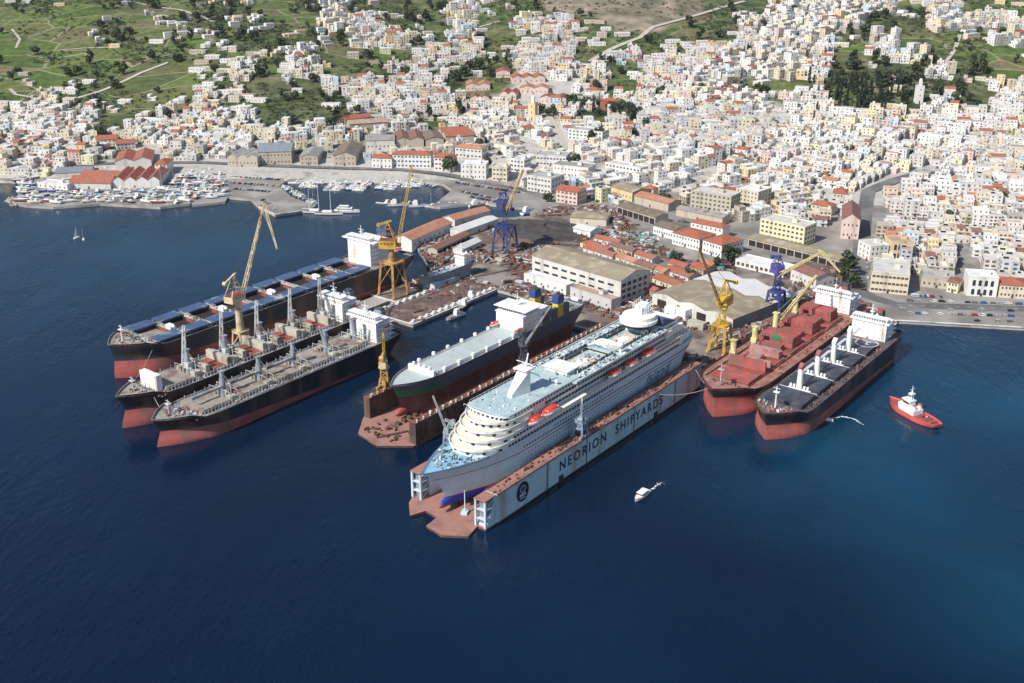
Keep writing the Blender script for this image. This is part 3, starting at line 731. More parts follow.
# ---------------------------------------------------------------- 2 and 3: two geared bulkers side by side
mk('post_grey', (.27,.31,.36), .55, .2, .3, dirt=(.17,.12,.09), dirt_amt=.4)
def geared(name, label, a, c, L, B, zd, hatch, posts, boom, seed, sheer, open_covers, beige_boxes):
    S = Ship(L, B, -2, zd, sheer=sheer, rake=6, tb=.82, p0=1.35, p1=2.7, fore=.085, foot=5, tilt=9.5 if seed == 3 else 8)
    t = ship_root(name, label, a, c)
    S.hull([(8. if seed == 3 else 9.6,0),(30,1)], 'hull', [M['red_boot_pale'], M['black_hull']], t)
    S.deck(M['deck_grey'], t); S.rail(M['pale_grey'], t)
    zf = zd + sheer
    clutter('mooring_gear', t, (-13, 3, -9, 9), 110, 1.4, [M['hatch_beige'], M['steel_grey'], M['rust'], M['pale_grey']], seed, lambda x, y: zf+.2 if abs(y) < S.edge(x)-1.5 else None)
    foremast(t, -5, zf, 9, M['pale_grey'])
    if seed == 2:
        v = MB(); v.box(-18.5, -15, -7.5, 7.5, zd, zd+10)
        for q in range(6): v.box(-15, -14.8, -6.5+q*2.6-.1, -6.5+q*2.6+.1, zd+.5, zd+9.6)
        part('raised_hatch_cover', v, [M['white_paint']], t)
    n = 5; l0 = -19; pitch = (L-43)/n
    for k in range(n):
        xf = l0 - k*pitch; xb = xf - pitch + 7.5
        h = MB(); h.box(xb, xf, -9.6, 9.6, zd-.1, zd+1.7, 0)
        opened = k in open_covers
        if opened: h.box(xb+.8, xf-.8, -8.6, 8.6, zd+1.7, zd+1.74, 1)
        cm = part('hatch_coaming', h, [M['deck_grey'], M['hold_red'] if seed == 2 else M['deck_red']], t)
        if opened:
            for xx, lean in ((xb+.6, 1.), (xf-3.2, -1.)):
                v = MB(); v.box(xx, xx+1.1, -9.8, 9.8, zd+1.8, zd+6.6); v.box(xx+1.4, xx+2.5, -9.8, 9.8, zd+1.8, zd+6.6)
                for q in range(7): v.box(xx-.14, xx, -9+q*3-.15, -9+q*3+.15, zd+2, zd+6.5)
                part('hatch_cover', v, [M['hatch_beige']], cm)
        else:
            v = MB()
            for q in range(4):
                w = (xf-xb-.4)/4; v.box(xb+.2+q*w+.08, xb+.2+(q+1)*w-.08, -10.2, 10.2, zd+1.75, zd+2.7+.15*(q%2))
            part('hatch_cover', v, [hatch], cm)
        clutter('cross_deck_gear', t, (xf+.3, xf+6.8, -12, 12), 75, 1.5, [M['hatch_beige'], M['steel_grey'], M['pale_grey'], M['deck_red']], seed*20+k, zd)
        clutter('side_gear', t, (xb, xf+6, 10.6, 13), 26, 1., [M['hatch_beige'], M['pale_grey'], M['rust']], seed*30+k, zd); clutter('side_gear', t, (xb, xf+6, -13, -10.6), 26, 1., [M['hatch_beige'], M['pale_grey'], M['rust']], seed*31+k, zd)
        # side stanchions and pipes along the rail
        v = MB()
        for sg in (-1, 1):
            for q in range(9):
                x = xb + (xf-xb)*q/8; v.bar((x, sg*11.6, zd), (x, sg*11.6, zd+(4.2 if q % 3 == 0 else 2.8)), .3)
            v.bar((xb, sg*11.6, zd+2.6), (xf, sg*11.6, zd+2.6), .16); v.bar((xb-3, sg*12.6, zd+.5), (xf+3, sg*12.6, zd+.5), .35)
        part('catwalk', v, [M['pale_grey']], t)
    for k in range(1 if posts > 4 else 1, n+1):
        x = l0 - k*pitch + 3.9
        if k == n: x += 1.5
        pedestal(t, x, 0, zd, 15.5, 1.5, M['steel_grey'] if seed == 2 else M['post_grey'])
        v = MB()
        for sg in (-1, 1):
            v.tube((x-1.5, sg*4.6, zd), (x-1.5, sg*4.6, zd+9.5), .32, .26, 6); v.bar((x-1.5, sg*4.6, zd+9.3), (x, 0, zd+15), .12); v.bar((x+2.6, sg*8.8, zd), (x+2.6, sg*8.8, zd+6), .3); v.bar((x-2.6, sg*8.8, zd), (x-2.6, sg*8.8, zd+6), .3)
        v.bar((x-1.5, -4.6, zd+8.6), (x-1.5, 4.6, zd+8.6), .3); v.bar((x+2.6, -8.8, zd+6), (x+2.6, 8.8, zd+6), .25); v.bar((x-2.6, -8.8, zd+6), (x-2.6, 8.8, zd+6), .25)
        part('derrick_frame', v, [M['pale_grey']], t)
        v = MB()
        if boom == 'raised':
            v.truss((x+1.5, -1.5, zd+6), (x-5, -7, zd+27), 2.2, 1.2, 9, .42); v.bar((x, 0, zd+15.8), (x-5, -7, zd+27), .14, m=1)
            v.box(x-1.7, x+1.7, -2.2, 2.2, zd+4.2, zd+8, 0)
        elif k in (1, 2, 3):
            v.box(x+.8, x+pitch*.86, .6, 2., zd+6.6, zd+7.9, 0); v.bar((x, .4, zd+12.4), (x+pitch*.8, 1.2, zd+8), .1, m=1)
        else:
            v.truss((x+1, 2, zd+5), (x+7, 3, zd+21), 1.4, .8, 8, .2)
        part('crane_jib', v, [M['pale_grey'] if boom == 'raised' or k > 3 else M['post_grey'], M['cable']], t)
        v = MB()
        for sg in (-1, 1):
            v = MB(); v.box(x-2.2, x+2.2, sg*6.5-2, sg*6.5+2, zd, zd+4.2 if beige_boxes else zd+3); part('mast_house', v, [M['hatch_beige']], t)
            v = MB(); v.tube((x+1, sg*3.4, zd), (x+1, sg*3.4, zd+5.5), .6, .75, 8); part('vent', v, [M['hatch_beige']], t)
    x1 = l0 - n*pitch - 2
    accommodation(t, x1-13, x1, B/2-4, zd, 5, 2.7, 2.2)
    mb = MB(); mb.box(x1-18, x1-13.8, -3, 3, zd, zd+15, 0); mb.box(x1-17.6, x1-14.2, -2.5, 2.5, zd+15, zd+16.4, 1); part('funnel', mb, [M['steel_blue'], M['steel_dark']], t)
    lifeboat(t, x1-9, B/2-2.2, zd+7, 7, 2.7)
    clutter('poop_gear', t, (-L+2, x1-8, -10, 10), 50, 1.6, [M['steel_blue'], M['pale_grey'], M['orange_red'], M['white_paint']], seed+5, zd)
    return t
geared('cargo_ship', 'black geared cargo ship with raised derricks and upright beige hatch covers, second from left', -34, -224.5, 176, 28, 16, M['hatch_tan'], 5, 'raised', 2, 2.5, (1,2,3,4), True)
geared('cargo_ship', 'black geared cargo ship with closed grey hatches and blue deck booms, third from left', -36, -190.5, 172, 31, 12.5, M['hatch_tan'], 5, 'stowed', 3, 2.6, (), False)

# ---------------------------------------------------------------- ro-ro ferry in the small dock
KZ = 1.5
S = Ship(166, 23, KZ, 21, sheer=.0, rake=8, tb=.84, p0=1.4, p1=2.6, fore=0, cut=10)
t = ship_root('car_carrier', 'navy and maroon ro-ro cargo ship with flat pale deck in the rusty floating dock', 62, -110)
t.location.z = 1.5
S.hull([(9,0),(13.5,1),(40,2)], 'hull', [M['roro_maroon'], M['roro_maroon'], M['roro_navy'], M['roro_green']], t, bow=(.86, 3))
S.deck(M['roro_deck'], t, dz=.02)
bulb(t, 0, 2.6, 6, 3.8, M['red_boot'])
mb = MB()                                                          # green and white bow quarter
mb.box(-18.6, -16.8, -9.6, 9.6, 21, 24.6, 0); 
for y in (-6, -2, 2, 6): mb.tube((-17.7, y, 24.6), (-17.7, y, 26.4), .9, .9, 8)
part('breakwater', mb, [M['white_paint']], t)
S.rail(M['pale_grey'], t)
mb = MB()                                                          # pale garage roof and the vents along both edges
mb.box(-97, -21, -8.3, 8.3, 21.05, 22.5, 0); mb.box(-97, -21, -8.6, -8.3, 21.05, 23.2, 1); mb.box(-97, -21, 8.3, 8.6, 21.05, 23.2, 1)
part('garage_roof', mb, [M['roro_deck'], M['white_paint']], t)
for sg in (-1, 1):
    for k in range(6):
        x = -26 - k*12.6
        v = MB(); v.tube((x, sg*9.6, 21), (x, sg*9.6, 23.6), .7, .7, 9); v.tube((x, sg*9.6, 23.2), (x, sg*9.6, 24.6), 1.25, 1., 9); part('vent', v, [M['white_paint']], t)
mb = MB(); mb.box(-124, -98, -10.4, 10.4, 21, 32.5, 0); mb.box(-124, -97.4, -10.9, 10.9, 32.5, 32.9, 0); mb.box(-112, -99, -9, 9, 32.9, 35.6, 0); mb.box(-113, -98, -12.4, 12.4, 35.6, 36, 0)
part('superstructure', mb, [M['white_paint']], t)
mb = MB()
for k in range(3): wins(mb, -98, -9.5, 9.5, 23.4+k*3.1, 8, .5, .6, 0)
wins(mb, -99, -8.8, 8.8, 33.7, 12, 1.2, 1.2, 0)
for k in range(3): wins(mb, 10.4, -123, -99, 23.4+k*3.1, 9, .5, .6, 0, 'y')
part('windows', mb, [M['glass_dark']], t)
mb = MB(); mb.prism([(-163,-10.8),(-97,-10.8),(-97,10.8),(-163,10.8)], 20.9, 21.2, 0); mb.box(-146, -118, 8.8, 11.2, 21, 29, 1); mb.box(-146, -118, -11.2, -8.8, 21, 29, 1); part('aft_deck', mb, [M['deck_grey'], M['roro_navy']], t)
for sg in (-1, 1):
    mb = MB(); y = sg*9.; mb.prism([(-139.6,y-2.2),(-133.4,y-2.2),(-133.4,y+2.2),(-139.6,y+2.2)], 21, 32, 0); mb.box(-139.8,-133.2,y-2.3,y+2.3,31,35.5,1); mb.box(-139.4,-133.6,y-2.1,y+2.1,35.5,36.6,2)
    mb.tube((-137.5,y,36.6),(-137.5,y,38.4),.45,m=2); mb.tube((-135.5,y,36.6),(-135.5,y,38),.45,m=2)
    part('funnel', mb, [M['funnel_yellow'], M['funnel_blue'], M['steel_dark']], t)
for sg in (-1, 1): lifeboat(t, -95, sg*9.4, 23.5, 9, 3.2)
mb = MB(); mb.tube((-106,0,36),(-106,0,44),.4,.2,8); mb.bar((-106,-3,41),(-106,3,41),.2); mb.box(-107,-105,-1,1,39,39.3); part('radar_mast', mb, [M['white_paint']], t)
clutter('stern_gear', t, (-160, -147, -9, 9), 60, 2., [M['crane_pale_yellow'], mk('green_gear', (.08,.3,.18)), M['pale_grey'], M['steel_grey']], 44, 21)

# ---------------------------------------------------------------- cruise ship in the big dock
S = Ship(212, 31, .4, 22.5, sheer=.0, rake=17, tb=.78, p0=1.15, p1=2.5, fore=0, cut=14, ts=.1)
t = ship_root('cruise_ship', 'white multi-deck cruise ship with pale blue decks and red lifeboats in the long dock', 2, -25.5)
t.location.z = 3.6; CR = t
S.hull([(4.6,0),(5.2,1),(17.4,2),(17.8,3),(60,2)], 'hull', [M['cruise_boot'], M['cruise_red'], M['cruise_hull'], M['navy']], t, bulwark=1.3)
S.deck(M['cruise_deck_blue'], t, dz=.02)
bulb(t, -.5, 2.3, 6, 2.6, M['cruise_boot']); bulb(t, .6, 1.9, 6, 1.9, M['red_boot'], 'bulb_tip')
def tier(name, xf, xb, hw, z0, z1, m, top, round_=6., parent=t, over=.0):
    """one deck house tier with a rounded front"""
    P = [(xb, -hw), (xb, hw)]
    for k in range(9):
        a = math.pi/2 - math.pi*k/8
        P.append((xf-round_+round_*math.cos(a), hw*math.sin(a)))
    mb = MB(); mb.prism(P, z0, z1, 0, 1)
    if over:
        Q = [(x + (over if x > xb+1 else 0), y*(1+over/hw)) for x, y in P]
        mb.prism(Q, z1+.0, z1+.9, 0, 1)
    return part(name, mb, [m, top], parent)
fronts = [(-11, 14.6, 22.5, 25.7), (-15, 14.6, 25.7, 28.9), (-19, 14.5, 28.9, 32.1), (-23, 14.2, 32.1, 35.3)]
for k, (xf, hw, z0, z1) in enumerate(fronts):
    xb = -196 if k < 2 else -188
    if k >= 2: tier('deck_tier', -50, xb, 12.2, z0+.03, z1-.02, M['cruise_white'], M['cruise_cream'], 2); xb = -48
    tier('deck_tier', xf, xb, hw-(.4 if k >= 2 else 0), z0+.03, z1, M['cruise_white'], M['cruise_cream'], 17)
    # curved white front parapets over each terrace
    P = [(xf-26, -hw-.2)] + [(xf-17+18.4*math.cos(math.pi/2-math.pi*q/12), -(hw+.3)*math.sin(math.pi/2-math.pi*q/12)) for q in range(13)] + [(xf-26, hw+.2)]
    mb = MB()
    for p, q in zip(P[:-1], P[1:]): mb.bar((*p, z1+.55), (*q, z1+.55), .35, 1.1)
    part('terrace_parapet', mb, [M['cruise_white']], t)
    mb = MB()
    for q in range(1, 12):
        a = math.pi/2-math.pi*q/12
        if k == 3 or q % 2: mb.cbox(xf-17+17.05*math.cos(a), -(hw-(.4 if k >= 2 else 0))*1.004*math.sin(a), z0+1.2, .25, 1.6, 1.1, -a, 0)
    part('front_windows', mb, [M['glass_dark']], t)
# hull windows: dark rows that follow the side
mb = MB()
for z, x0, x1, w, h, st in ((13.2,-190,-30,.5,.5,3.2),(15.2,-200,-26,.55,.55,2.6),(19.2,-205,-34,1.25,.9,2.2),(20.9+.2,-120,-66,1.1,.8,2.4)):
    x = x1
    while x > x0:
        tt = S.t_at(x); hb = S.half(tt, (z-.4)/(23.8-.4))
        for sg in (-1, 1): mb.box(x-w/2, x+w/2, sg*hb-.08, sg*hb+.08, z, z+h)
        x -= st
part('portholes', mb, [M['glass_dark']], t)['kind'] = 'stuff'
mb = MB()
for z0, hw, x1, x0 in ((23.6,14.65,-30,-192),(26.8,14.65,-34,-194)):
    x = x1
    while x > x0:
        for sg in (-1, 1): mb.box(x-.8, x+.8, sg*hw-.07, sg*hw+.07, z0, z0+1.2)
        x -= 2.5
for z0, hw, x1, x0 in ((30,12.25,-63,-186),(33.2,12.25,-63,-186)):
    x = x1
    while x > x0:
        for sg in (-1, 1): mb.box(x-1.2, x+1.2, sg*hw-.07, sg*hw+.07, z0, z0+1.5)
        x -= 2.9
part('cabin_windows', mb, [M['glass_dark']], t)['kind'] = 'stuff'
# upper decks: forward sun deck, pool decks, aft bridge-like dome
tier('bridge', -28, -92, 12.6, 35.33, 38.2, M['cruise_white'], M['cruise_deck'], 4)
mb = MB()
for q in range(1, 14):
    a = math.pi/2-math.pi*q/14; mb.cbox(-32+4.08*math.cos(a), -12.66*math.sin(a), 36.4, .25, 1.6, 1., -a, 0)
for sg in (-1, 1): wins(mb, sg*12.6, -90, -36, 36.4, 22, 1.5, 1.0, 0, 'y')
part('bridge_windows', mb, [M['glass_dark']], t)
mb = MB()
for x0, x1, hw0, hw1 in ((-186, -92, 8.4, 15.6),):
    for sg in (-1, 1):
        mb.box(x0, x1, min(sg*hw0,sg*hw1), max(sg*hw0,sg*hw1), 37.2, 37.6, 0)
        mb.box(x0, x1, sg*hw1-.1, sg*hw1+.1, 37.6, 38.6, 1)
        for q in range(40): x = x0+(x1-x0)*(q+.5)/40; mb.bar((x, sg*hw1*.985, 35.3), (x, sg*hw1*.985, 37.2), .22, m=1)
mb.box(-104, -92, -8.4, 8.4, 37.2, 37.6, 0); mb.box(-146, -136, -8.4, 8.4, 37.2, 37.6, 0); mb.box(-187, -176, -8.4, 8.4, 37.2, 37.6, 0)
part('promenade_deck', mb, [M['cruise_deck'], M['cruise_white']], t)
for x0, x1 in ((-136,-104), (-176,-146)):
    mb = MB(); mb.box(x0, x1, -8.3, 8.3, 35.32, 35.5, 0)
    n = 20; P = [((x0+x1)/2+9.5*math.cos(2*math.pi*q/n), 5.6*math.sin(2*math.pi*q/n)) for q in range(n)]
    mb.prism(P, 35.5, 36.1, 1); P2 = [((x0+x1)/2+5.4*math.cos(2*math.pi*q/n), 3.*math.sin(2*math.pi*q/n)) for q in range(n)]; mb.prism(P2, 36.1, 36.3, 2)
    part('pool_deck', mb, [M['cruise_deck'], M['pool_beige'], M['white_clean']], t)
r = random.Random(5)
mb = MB()
for _ in range(170):
    x = r.uniform(-184,-96); y = r.choice((-1,1))*r.uniform(9,15)
    mb.cbox(x, y, 37.6, 1.9, .7, .35, r.choice((0, math.pi/2)), r.choice((0,0,1,2)))
part('deck_chairs', mb, [M['white_paint'], M['steel_grey'], M['wood_dark']], t)['kind'] = 'stuff'
mb = MB()                                                         # glazed arch pavilion between the two pools
for k in range(7):
    x = -136.5-k*1.5
    for q in range(8):
        a0, a1 = math.pi*q/8, math.pi*(q+1)/8; mb.bar((x, 8*math.cos(a0), 37.6+3.2*math.sin(a0)), (x, 8*math.cos(a1), 37.6+3.2*math.sin(a1)), .35)
part('arched_canopy', mb, [M['white_paint']], t)
mb = MB()
for x0, x1 in ((-137,-103), (-177,-145)):
    for sg in (-1, 1):
        mb.box(x0, x1, sg*8.7-.1, sg*8.7+.1, 37.6, 39.1, 0)
        for q in range(9): x = x0+(x1-x0)*q/8; mb.bar((x, sg*8.7, 37.6), (x, sg*8.7, 39.3), .3, m=1)
        mb.box(x0, x1, sg*8.35-.05, sg*8.35+.05, 35.4, 37.2, 0)  # dark strip painting the shade of the pool recess
for sg in (-1, 1): mb.box(-186, -92, sg*12.3-.06, sg*12.3+.06, 35.5, 36.9, 0)  # dark strip painting the shade under the promenade
part('windbreak_and_shade', mb, [M['glass_dark'], M['white_paint']], t)
mb = MB(); mb.box(-106,-96,-7,7,37.6,40.4,0); mb.box(-107,-95,-8,8,40.4,40.7,1)
for q in range(9): mb.bar((-101+6*math.cos(q*.7),7*math.sin(q*.7),40.7), (-101+6*math.cos(q*.7),7*math.sin(q*.7),42.2), .2, m=0)
part('bar_pavilion', mb, [M['cruise_cream'], M['white_paint']], t)
mb = MB()                                                         # raked white mast on the forward sun deck
mb.prism([(-90,-3.6),(-78,-1.4),(-78,1.4),(-90,3.6)], 38.2, lambda p: 50 if p[0] < -80 else 40); mb.tube((-90,0,48),(-93,0,57),.7,.3,8); mb.box(-94,-86,-4,4,50,50.5); mb.bar((-90,-5,53),(-90,5,53),.3); mb.bar((-88,0,50),(-98,3,44),.6)
part('mast', mb, [M['white_clean']], t)
mb = MB(); mb.tube((-140,11.5,37.6),(-140,11.5,41),.5,.5,8); mb.dome((-140,11.5,42.6),2.,2.,2.,12,5,0,True); part('satellite_dome', mb, [M['white_clean']], t, smooth=True)
mb = MB(); mb.tube((-84,9,38.2),(-84,9,39.4),.4); mb.dome((-84,9,40),1,1,1,10,4,0,True); part('satellite_dome', mb, [M['white_clean']], t, smooth=True)
# funnel house with its round overhanging lounge
mb = MB(); n = 24
mb.prism([(-176,-10),(-206,-9),(-206,9),(-176,10)], 35.3, 38.5, 0)
ring = lambda rx, ry, cx: [(cx+rx*math.cos(2*math.pi*q/n), ry*math.sin(2*math.pi*q/n)) for q in range(n)]
mb.prism(ring(6.5,6,-178), 38.5, 40.5, 1); mb.prism(ring(10,9.4,-177), 40.5, 42.6, 2); mb.prism(ring(11.4,10.8,-177), 42.6, 44.2, 0); mb.prism(ring(10,9.4,-177.3), 44.2, 46.4, 0)
part('funnel_lounge', mb, [M['cruise_white'], M['hatch_blue'], M['glass_dark']], t)
mb = MB(); mb.prism([(-184,-3),(-176,-2.4),(-176,2.4),(-184,3)], 46.4, lambda p: 52 if p[0] < -180 else 50.5)
for q in range(5): mb.bar((-185+q*2,-4,51),(-185+q*2,4,51),.3); mb.bar((-185+q*2,-4,47),(-185+q*2,-4,54-q*.4),.25); mb.bar((-185+q*2,4,47),(-185+q*2,4,54-q*.4),.25)
mb.bar((-185,-4,53.5),(-177,-4,52.3),.3); mb.bar((-185,4,53.5),(-177,4,52.3),.3)
part('funnel', mb, [M['white_paint']], t)
mb = MB(); mb.prism([(-186,-11),(-200,-11.5),(-200,11.5),(-186,11)], lambda p: 38.5, lambda p: 43.5 if p[0] > -190 else 38.7, 0); part('blue_slope', mb, [M['hatch_blue']], t)
mb = MB(); mb.prism([(-186,-13.3),(-208,-12.2),(-208,12.2),(-186,13.3)], 31.2, 34.6, 0, 0); mb.prism([(-196,-14),(-216,-12.5),(-216,12.5),(-196,14)], 22.6, 27.9, 0, 1); 
for sg in (-1,1):
    mb.bar((-214, sg*12.2, 36.3), (-187, sg*13.2, 36.3), .2)
    for q in range(8): mb.bar((-190-q*3.6, sg*13, 28.9), (-190-q*3.6, sg*13, 32.2), .3)
part('aft_terraces', mb, [M['cruise_white'], M['cruise_deck']], t)
# boat deck recess and red covered boats
for x in (-66, -79, -128, -145, -163):
    for sg in (-1, 1):
        lifeboat(t, x + (9 if x > -100 else 0), sg*15.4, 29.3, 14 if x in (-79,-163) else 11.5, 5.6)
mb = MB()
for sg in (-1, 1): mb.box(-172, -58, min(sg*14.9,sg*17.), max(sg*14.9,sg*17.), 28.95, 29.2)
part('boat_deck', mb, [M['cruise_white']], t)
clutter('foredeck_gear', t, (-24, 13, -13, 13), 420, 1.25, [M['white_paint'], M['steel_grey'], mk('gear_green', (.12,.2,.17)), M['steel_dark']], 71, lambda x, y: 22.6 if 0 < S.edge(x-11)-.8-abs(y) and (x+28)**2/17.6**2 + y*y/15.2**2 > 1 else None)
clutter('sun_deck_gear', t, (-90, -34, -11, 11), 46, 1.0, [M['white_paint'], M['steel_grey']], 72, 38.2)
clutter('pool_gear', t, (-170, -86, -14.5, 14.5), 130, 1.3, [M['white_paint'], M['steel_grey'], M['pale_grey'], M['steel_dark']], 75, 37.6)
mb = MB()
for sg in (-1, 1):
    for q in range(50): mb.bar((-180+q*3, sg*12.4, 38.2) if q > 32 else (-180+q*3, sg*15.4, 37.6), (-180+q*3, sg*12.4, 39.3) if q > 32 else (-180+q*3, sg*15.4, 38.7), .1)
    mb.bar((-90, sg*12.4, 39.3), (-33, sg*12.4, 39.3), .14)
for q in range(13): mb.bar((-28.2, -12+q*2, 38.2), (-28.2, -12+q*2, 39.3), .1)
mb.bar((-28.2,-12,39.3),(-28.2,12,39.3),.14)
part('deck_railing', mb, [M['white_paint']], t)
clutter('terrace_furniture', t, (-30, -16, -8, 8), 40, .9, [M['white_paint'], M['wood_dark']], 73, 25.7)
def lettering(name, text, parent, loc, rot, size, m, shear=0., ext=.03, xs=1., off=0.):
    cu = bpy.data.curves.new(name, 'FONT'); cu.body = text; cu.size = size; cu.extrude = ext; cu.shear = shear; cu.align_x = 'CENTER'; cu.align_y = 'CENTER'; cu.space_character = xs
    cu.materials.append(m)
    cu.offset = off
    f = bpy.data.objects.new(name, cu); COL.objects.link(f)
    me = bpy.data.meshes.new_from_object(f.evaluated_get(bpy.context.evaluated_depsgraph_get()))
    bpy.data.objects.remove(f)
    me.name = name; o = bpy.data.objects.new(name, me); COL.objects.link(o); o.parent = parent; o.location = loc; o.rotation_euler = rot
    return o
# on the port side: reading left to right from the bow, so the text runs along -x
lettering('hull_lettering', 'Island', t, (-166, 15.56, 14.4), (math.pi/2, 0, math.pi), 9.5, mk('script_blue', (.06,.09,.2)), .5, .06, 1.15)
for o in list(COL.objects):
    if o.parent == CR:
        b_ = o.name.split('.')[0]
        if b_ in ('promenade_deck','windbreak_and_shade','pool_deck','deck_chairs','arched_canopy','bar_pavilion','satellite_dome','funnel_lounge','funnel','blue_slope','aft_terraces','boat_deck','lifeboat'): o.location.x += 8
        if b_ == 'mast': o.location.x += 29

# ---------------------------------------------------------------- red bulk carrier
S = Ship(190, 40, -2, 15, sheer=1.8, rake=4.5, tb=.83, p0=1.7, p1=2.8, fore=.06, foot=1.5, tilt=7)
t = ship_root('bulk_carrier', 'black bulk carrier with red deck, stacked red hatch covers and pale yellow crane posts', 173, 25)
S.hull([(12,0),(30,1)], 'hull', [M['red_boot'], M['black_hull']], t)
S.deck(M['deck_red'], t); S.rail(M['rust'], t)
clutter('mooring_gear', t, (-12, 2, -11, 11), 90, 1.6, [M['hatch_pink'], M['rust'], M['deck_red'], M['steel_dark']], 81, lambda x, y: 16 if abs(y) < S.edge(x)-1.5 else None)
foremast(t, -5, 15.8, 15, M['hatch_beige'])
hx = [(-17,-38),(-44,-66),(-73,-95),(-102,-124),(-131,-152)]
for k, (xf, xb) in enumerate(hx):
    h = MB(); h.box(xb, xf, -11, 11, 14, 16.2, 0); h.box(xb+.9, xf-.9, -10, 10, 16.2, 16.25, 1); c = part('hatch_coaming', h, [M['hatch_red'], M['hold_red']], t)
    if k == 0:
        v = MB(); v.box(xb-1, xb+.6, -11.5, 11.5, 16.4, 22.5); part('hatch_cover', v, [M['hatch_red']], c)
        v = MB(); v.box(xb+6, xf+.6, -11.5, 11.5, 16.4, 17.3)
        for q in range(3): v.box(xb+9+q*5, xb+9.3+q*5, -11.5, 11.5, 17.3, 17.5)
        part('hatch_cover', v, [M['hatch_red']], c)
    elif k == 1:
        v = MB(); v.cbox((xf+xb)/2+3, -2, 16.4, 9, 8, 3, .1); part('hatch_cover', v, [M['hatch_pink']], c, 'pale faded hatch cover')
        v = MB(); v.box(xb, xb+5, -10, 9, 16.4, 20.4); part('hatch_cover', v, [M['hatch_pink']], c, 'pale faded hatch cover')
        v = MB(); v.box(xf-2.5, xf-1.2, 2, 11, 16.4, 20.4); part('hatch_cover', v, [M['hatch_pink']], c, 'pale faded hatch cover')
    else:
        z = 16.4; hgt = (0, 0, 6., 6.8, 6.)[k]
        v = MB(); v.box(xb+1, xf-8, -13, 8.5, z, z+hgt*.48); v.box(xb+1.6, xf-8.4, -12.6, 8.2, z+hgt*.5, z+hgt)
        for q in range(6): v.box(xf-8.4, xf-8.1, -11.5+q*3.6, -11.2+q*3.6, z+.3, z+hgt*.97)
        for q in range(4): v.box(xb+3+q*3, xb+3.25+q*3, -12.6, 8.2, z+hgt, z+hgt+.22)
        part('hatch_cover', v, [M['hatch_red']], c)
        v = MB(); v.box(xf-4.5, xf+.6, -9, 5, z, z+3.2); part('hatch_cover', v, [M['hatch_red']], c)
    if k == 2:
        v = MB(); n = 14
        P = [(xf-8.0, -2+3.6*math.cos(math.pi*q/n), 19.7+3.4*math.sin(math.pi*q/n)) for q in range(n+1)]
        v.add(P + [(p[0]+.05, p[1], p[2]) for p in P], [tuple(range(n+1)), tuple(range(2*n+1, n, -1))], 0); part('green_emblem', v, [mk('emblem_green', (.03,.2,.08))], c)
for k in range(1, 5):
    x = hx[k-1][1]-3.2; y = -11
    pedestal(t, x, y, 15, 15, 1.8, M['crane_pale_yellow'])
    v = MB()
    if k == 3: v.truss((x-1, y+2, 25), (x-44, y+6, 44), 1.8, 1., 12, .4); v.bar((x, y, 30), (x-40, y+5, 43), .12)
    else: v.box(x-1.6, x+1.6, y-1.8, y+1.8, 20, 23)
    part('crane_jib', v, [M['crane_pale_yellow']], t)
    clutter('side_gear', t, (hx[k][1], hx[k][0], 13, 18), 24, 1.1, [M['hatch_red'], M['rust'], M['hatch_pink']], 190+k, 15)
    clutter('cross_deck_gear', t, (hx[k][0]+.6, hx[k-1][1]-.6, -14, 12), 50, 1.7, [M['hatch_red'], M['rust'], M['steel_dark'], M['hatch_pink']], 90+k, 15)
mb = MB(); mb.box(-152, -16, 11.6, 12.2, 15, 15.9); mb.box(-152,-16,-15.2,-14.6,15,15.9); part('pipe_run', mb, [M['rust']], t)
accommodation(t, -176, -162, 12, 15, 4, 2.8, 2)
mb = MB(); mb.box(-183,-177.5,-3.4,3.4,15,28,0); mb.box(-182.6,-178,-3,3,28,29.6,1); part('funnel', mb, [M['hatch_red'], M['steel_dark']], t)
lifeboat(t, -178, 11, 20, 8, 3)

# ---------------------------------------------------------------- black bulk carrier with white crane posts
S = Ship(166, 33, -2, 13, sheer=2.2, rake=4.5, tb=.84, p0=1.7, p1=2.8, fore=.075, foot=1.5, tilt=7.5)
t = ship_root('bulk_carrier', 'black bulk carrier with dark hatch covers and white crane posts, outermost ship on the right', 165, 60.5)
S.hull([(8.5,0),(30,1)], 'hull', [M['red_boot_pale'], M['black_hull']], t)
S.deck(mk('deck_slate', (.09,.09,.1), .7, .3, .2, dirt=(.2,.1,.07), dirt_amt=.45), t); S.rail(M['rust'], t)
clutter('mooring_gear', t, (-12, 2, -11, 11), 120, 1.4, [M['rust'], M['deck_red'], M['hatch_pink'], M['white_paint']], 111, lambda x, y: 15.4 if abs(y) < S.edge(x)-1.5 else None)
foremast(t, -8, 15.2, 13, M['white_paint'])
for k in range(5):
    xf = -18-k*23.5; xb = xf-18
    h = MB(); h.box(xb, xf, -10.5, 10.5, 13, 14.8); c = part('hatch_coaming', h, [M['hatch_dark']], t)
    for q in range(2):
        v = MB(); a0, a1 = (xb-.3, (xb+xf)/2-.1) if q else ((xb+xf)/2+.1, xf+.3); v.box(a0, a1, -11, 11, 14.85, 15.9); part('hatch_cover', v, [M['hatch_dark']], c)
    v = MB(); v.box(xb-1.4, xb-.9, -11, 11, 15.2, 15.7); part('white_beam', v, [M['white_paint']], t)
    clutter('side_gear', t, (xb, xf, 11.5, 14.5), 26, 1.2, [M['rust'], M['deck_red'], M['hatch_dark']], 120+k, 13)
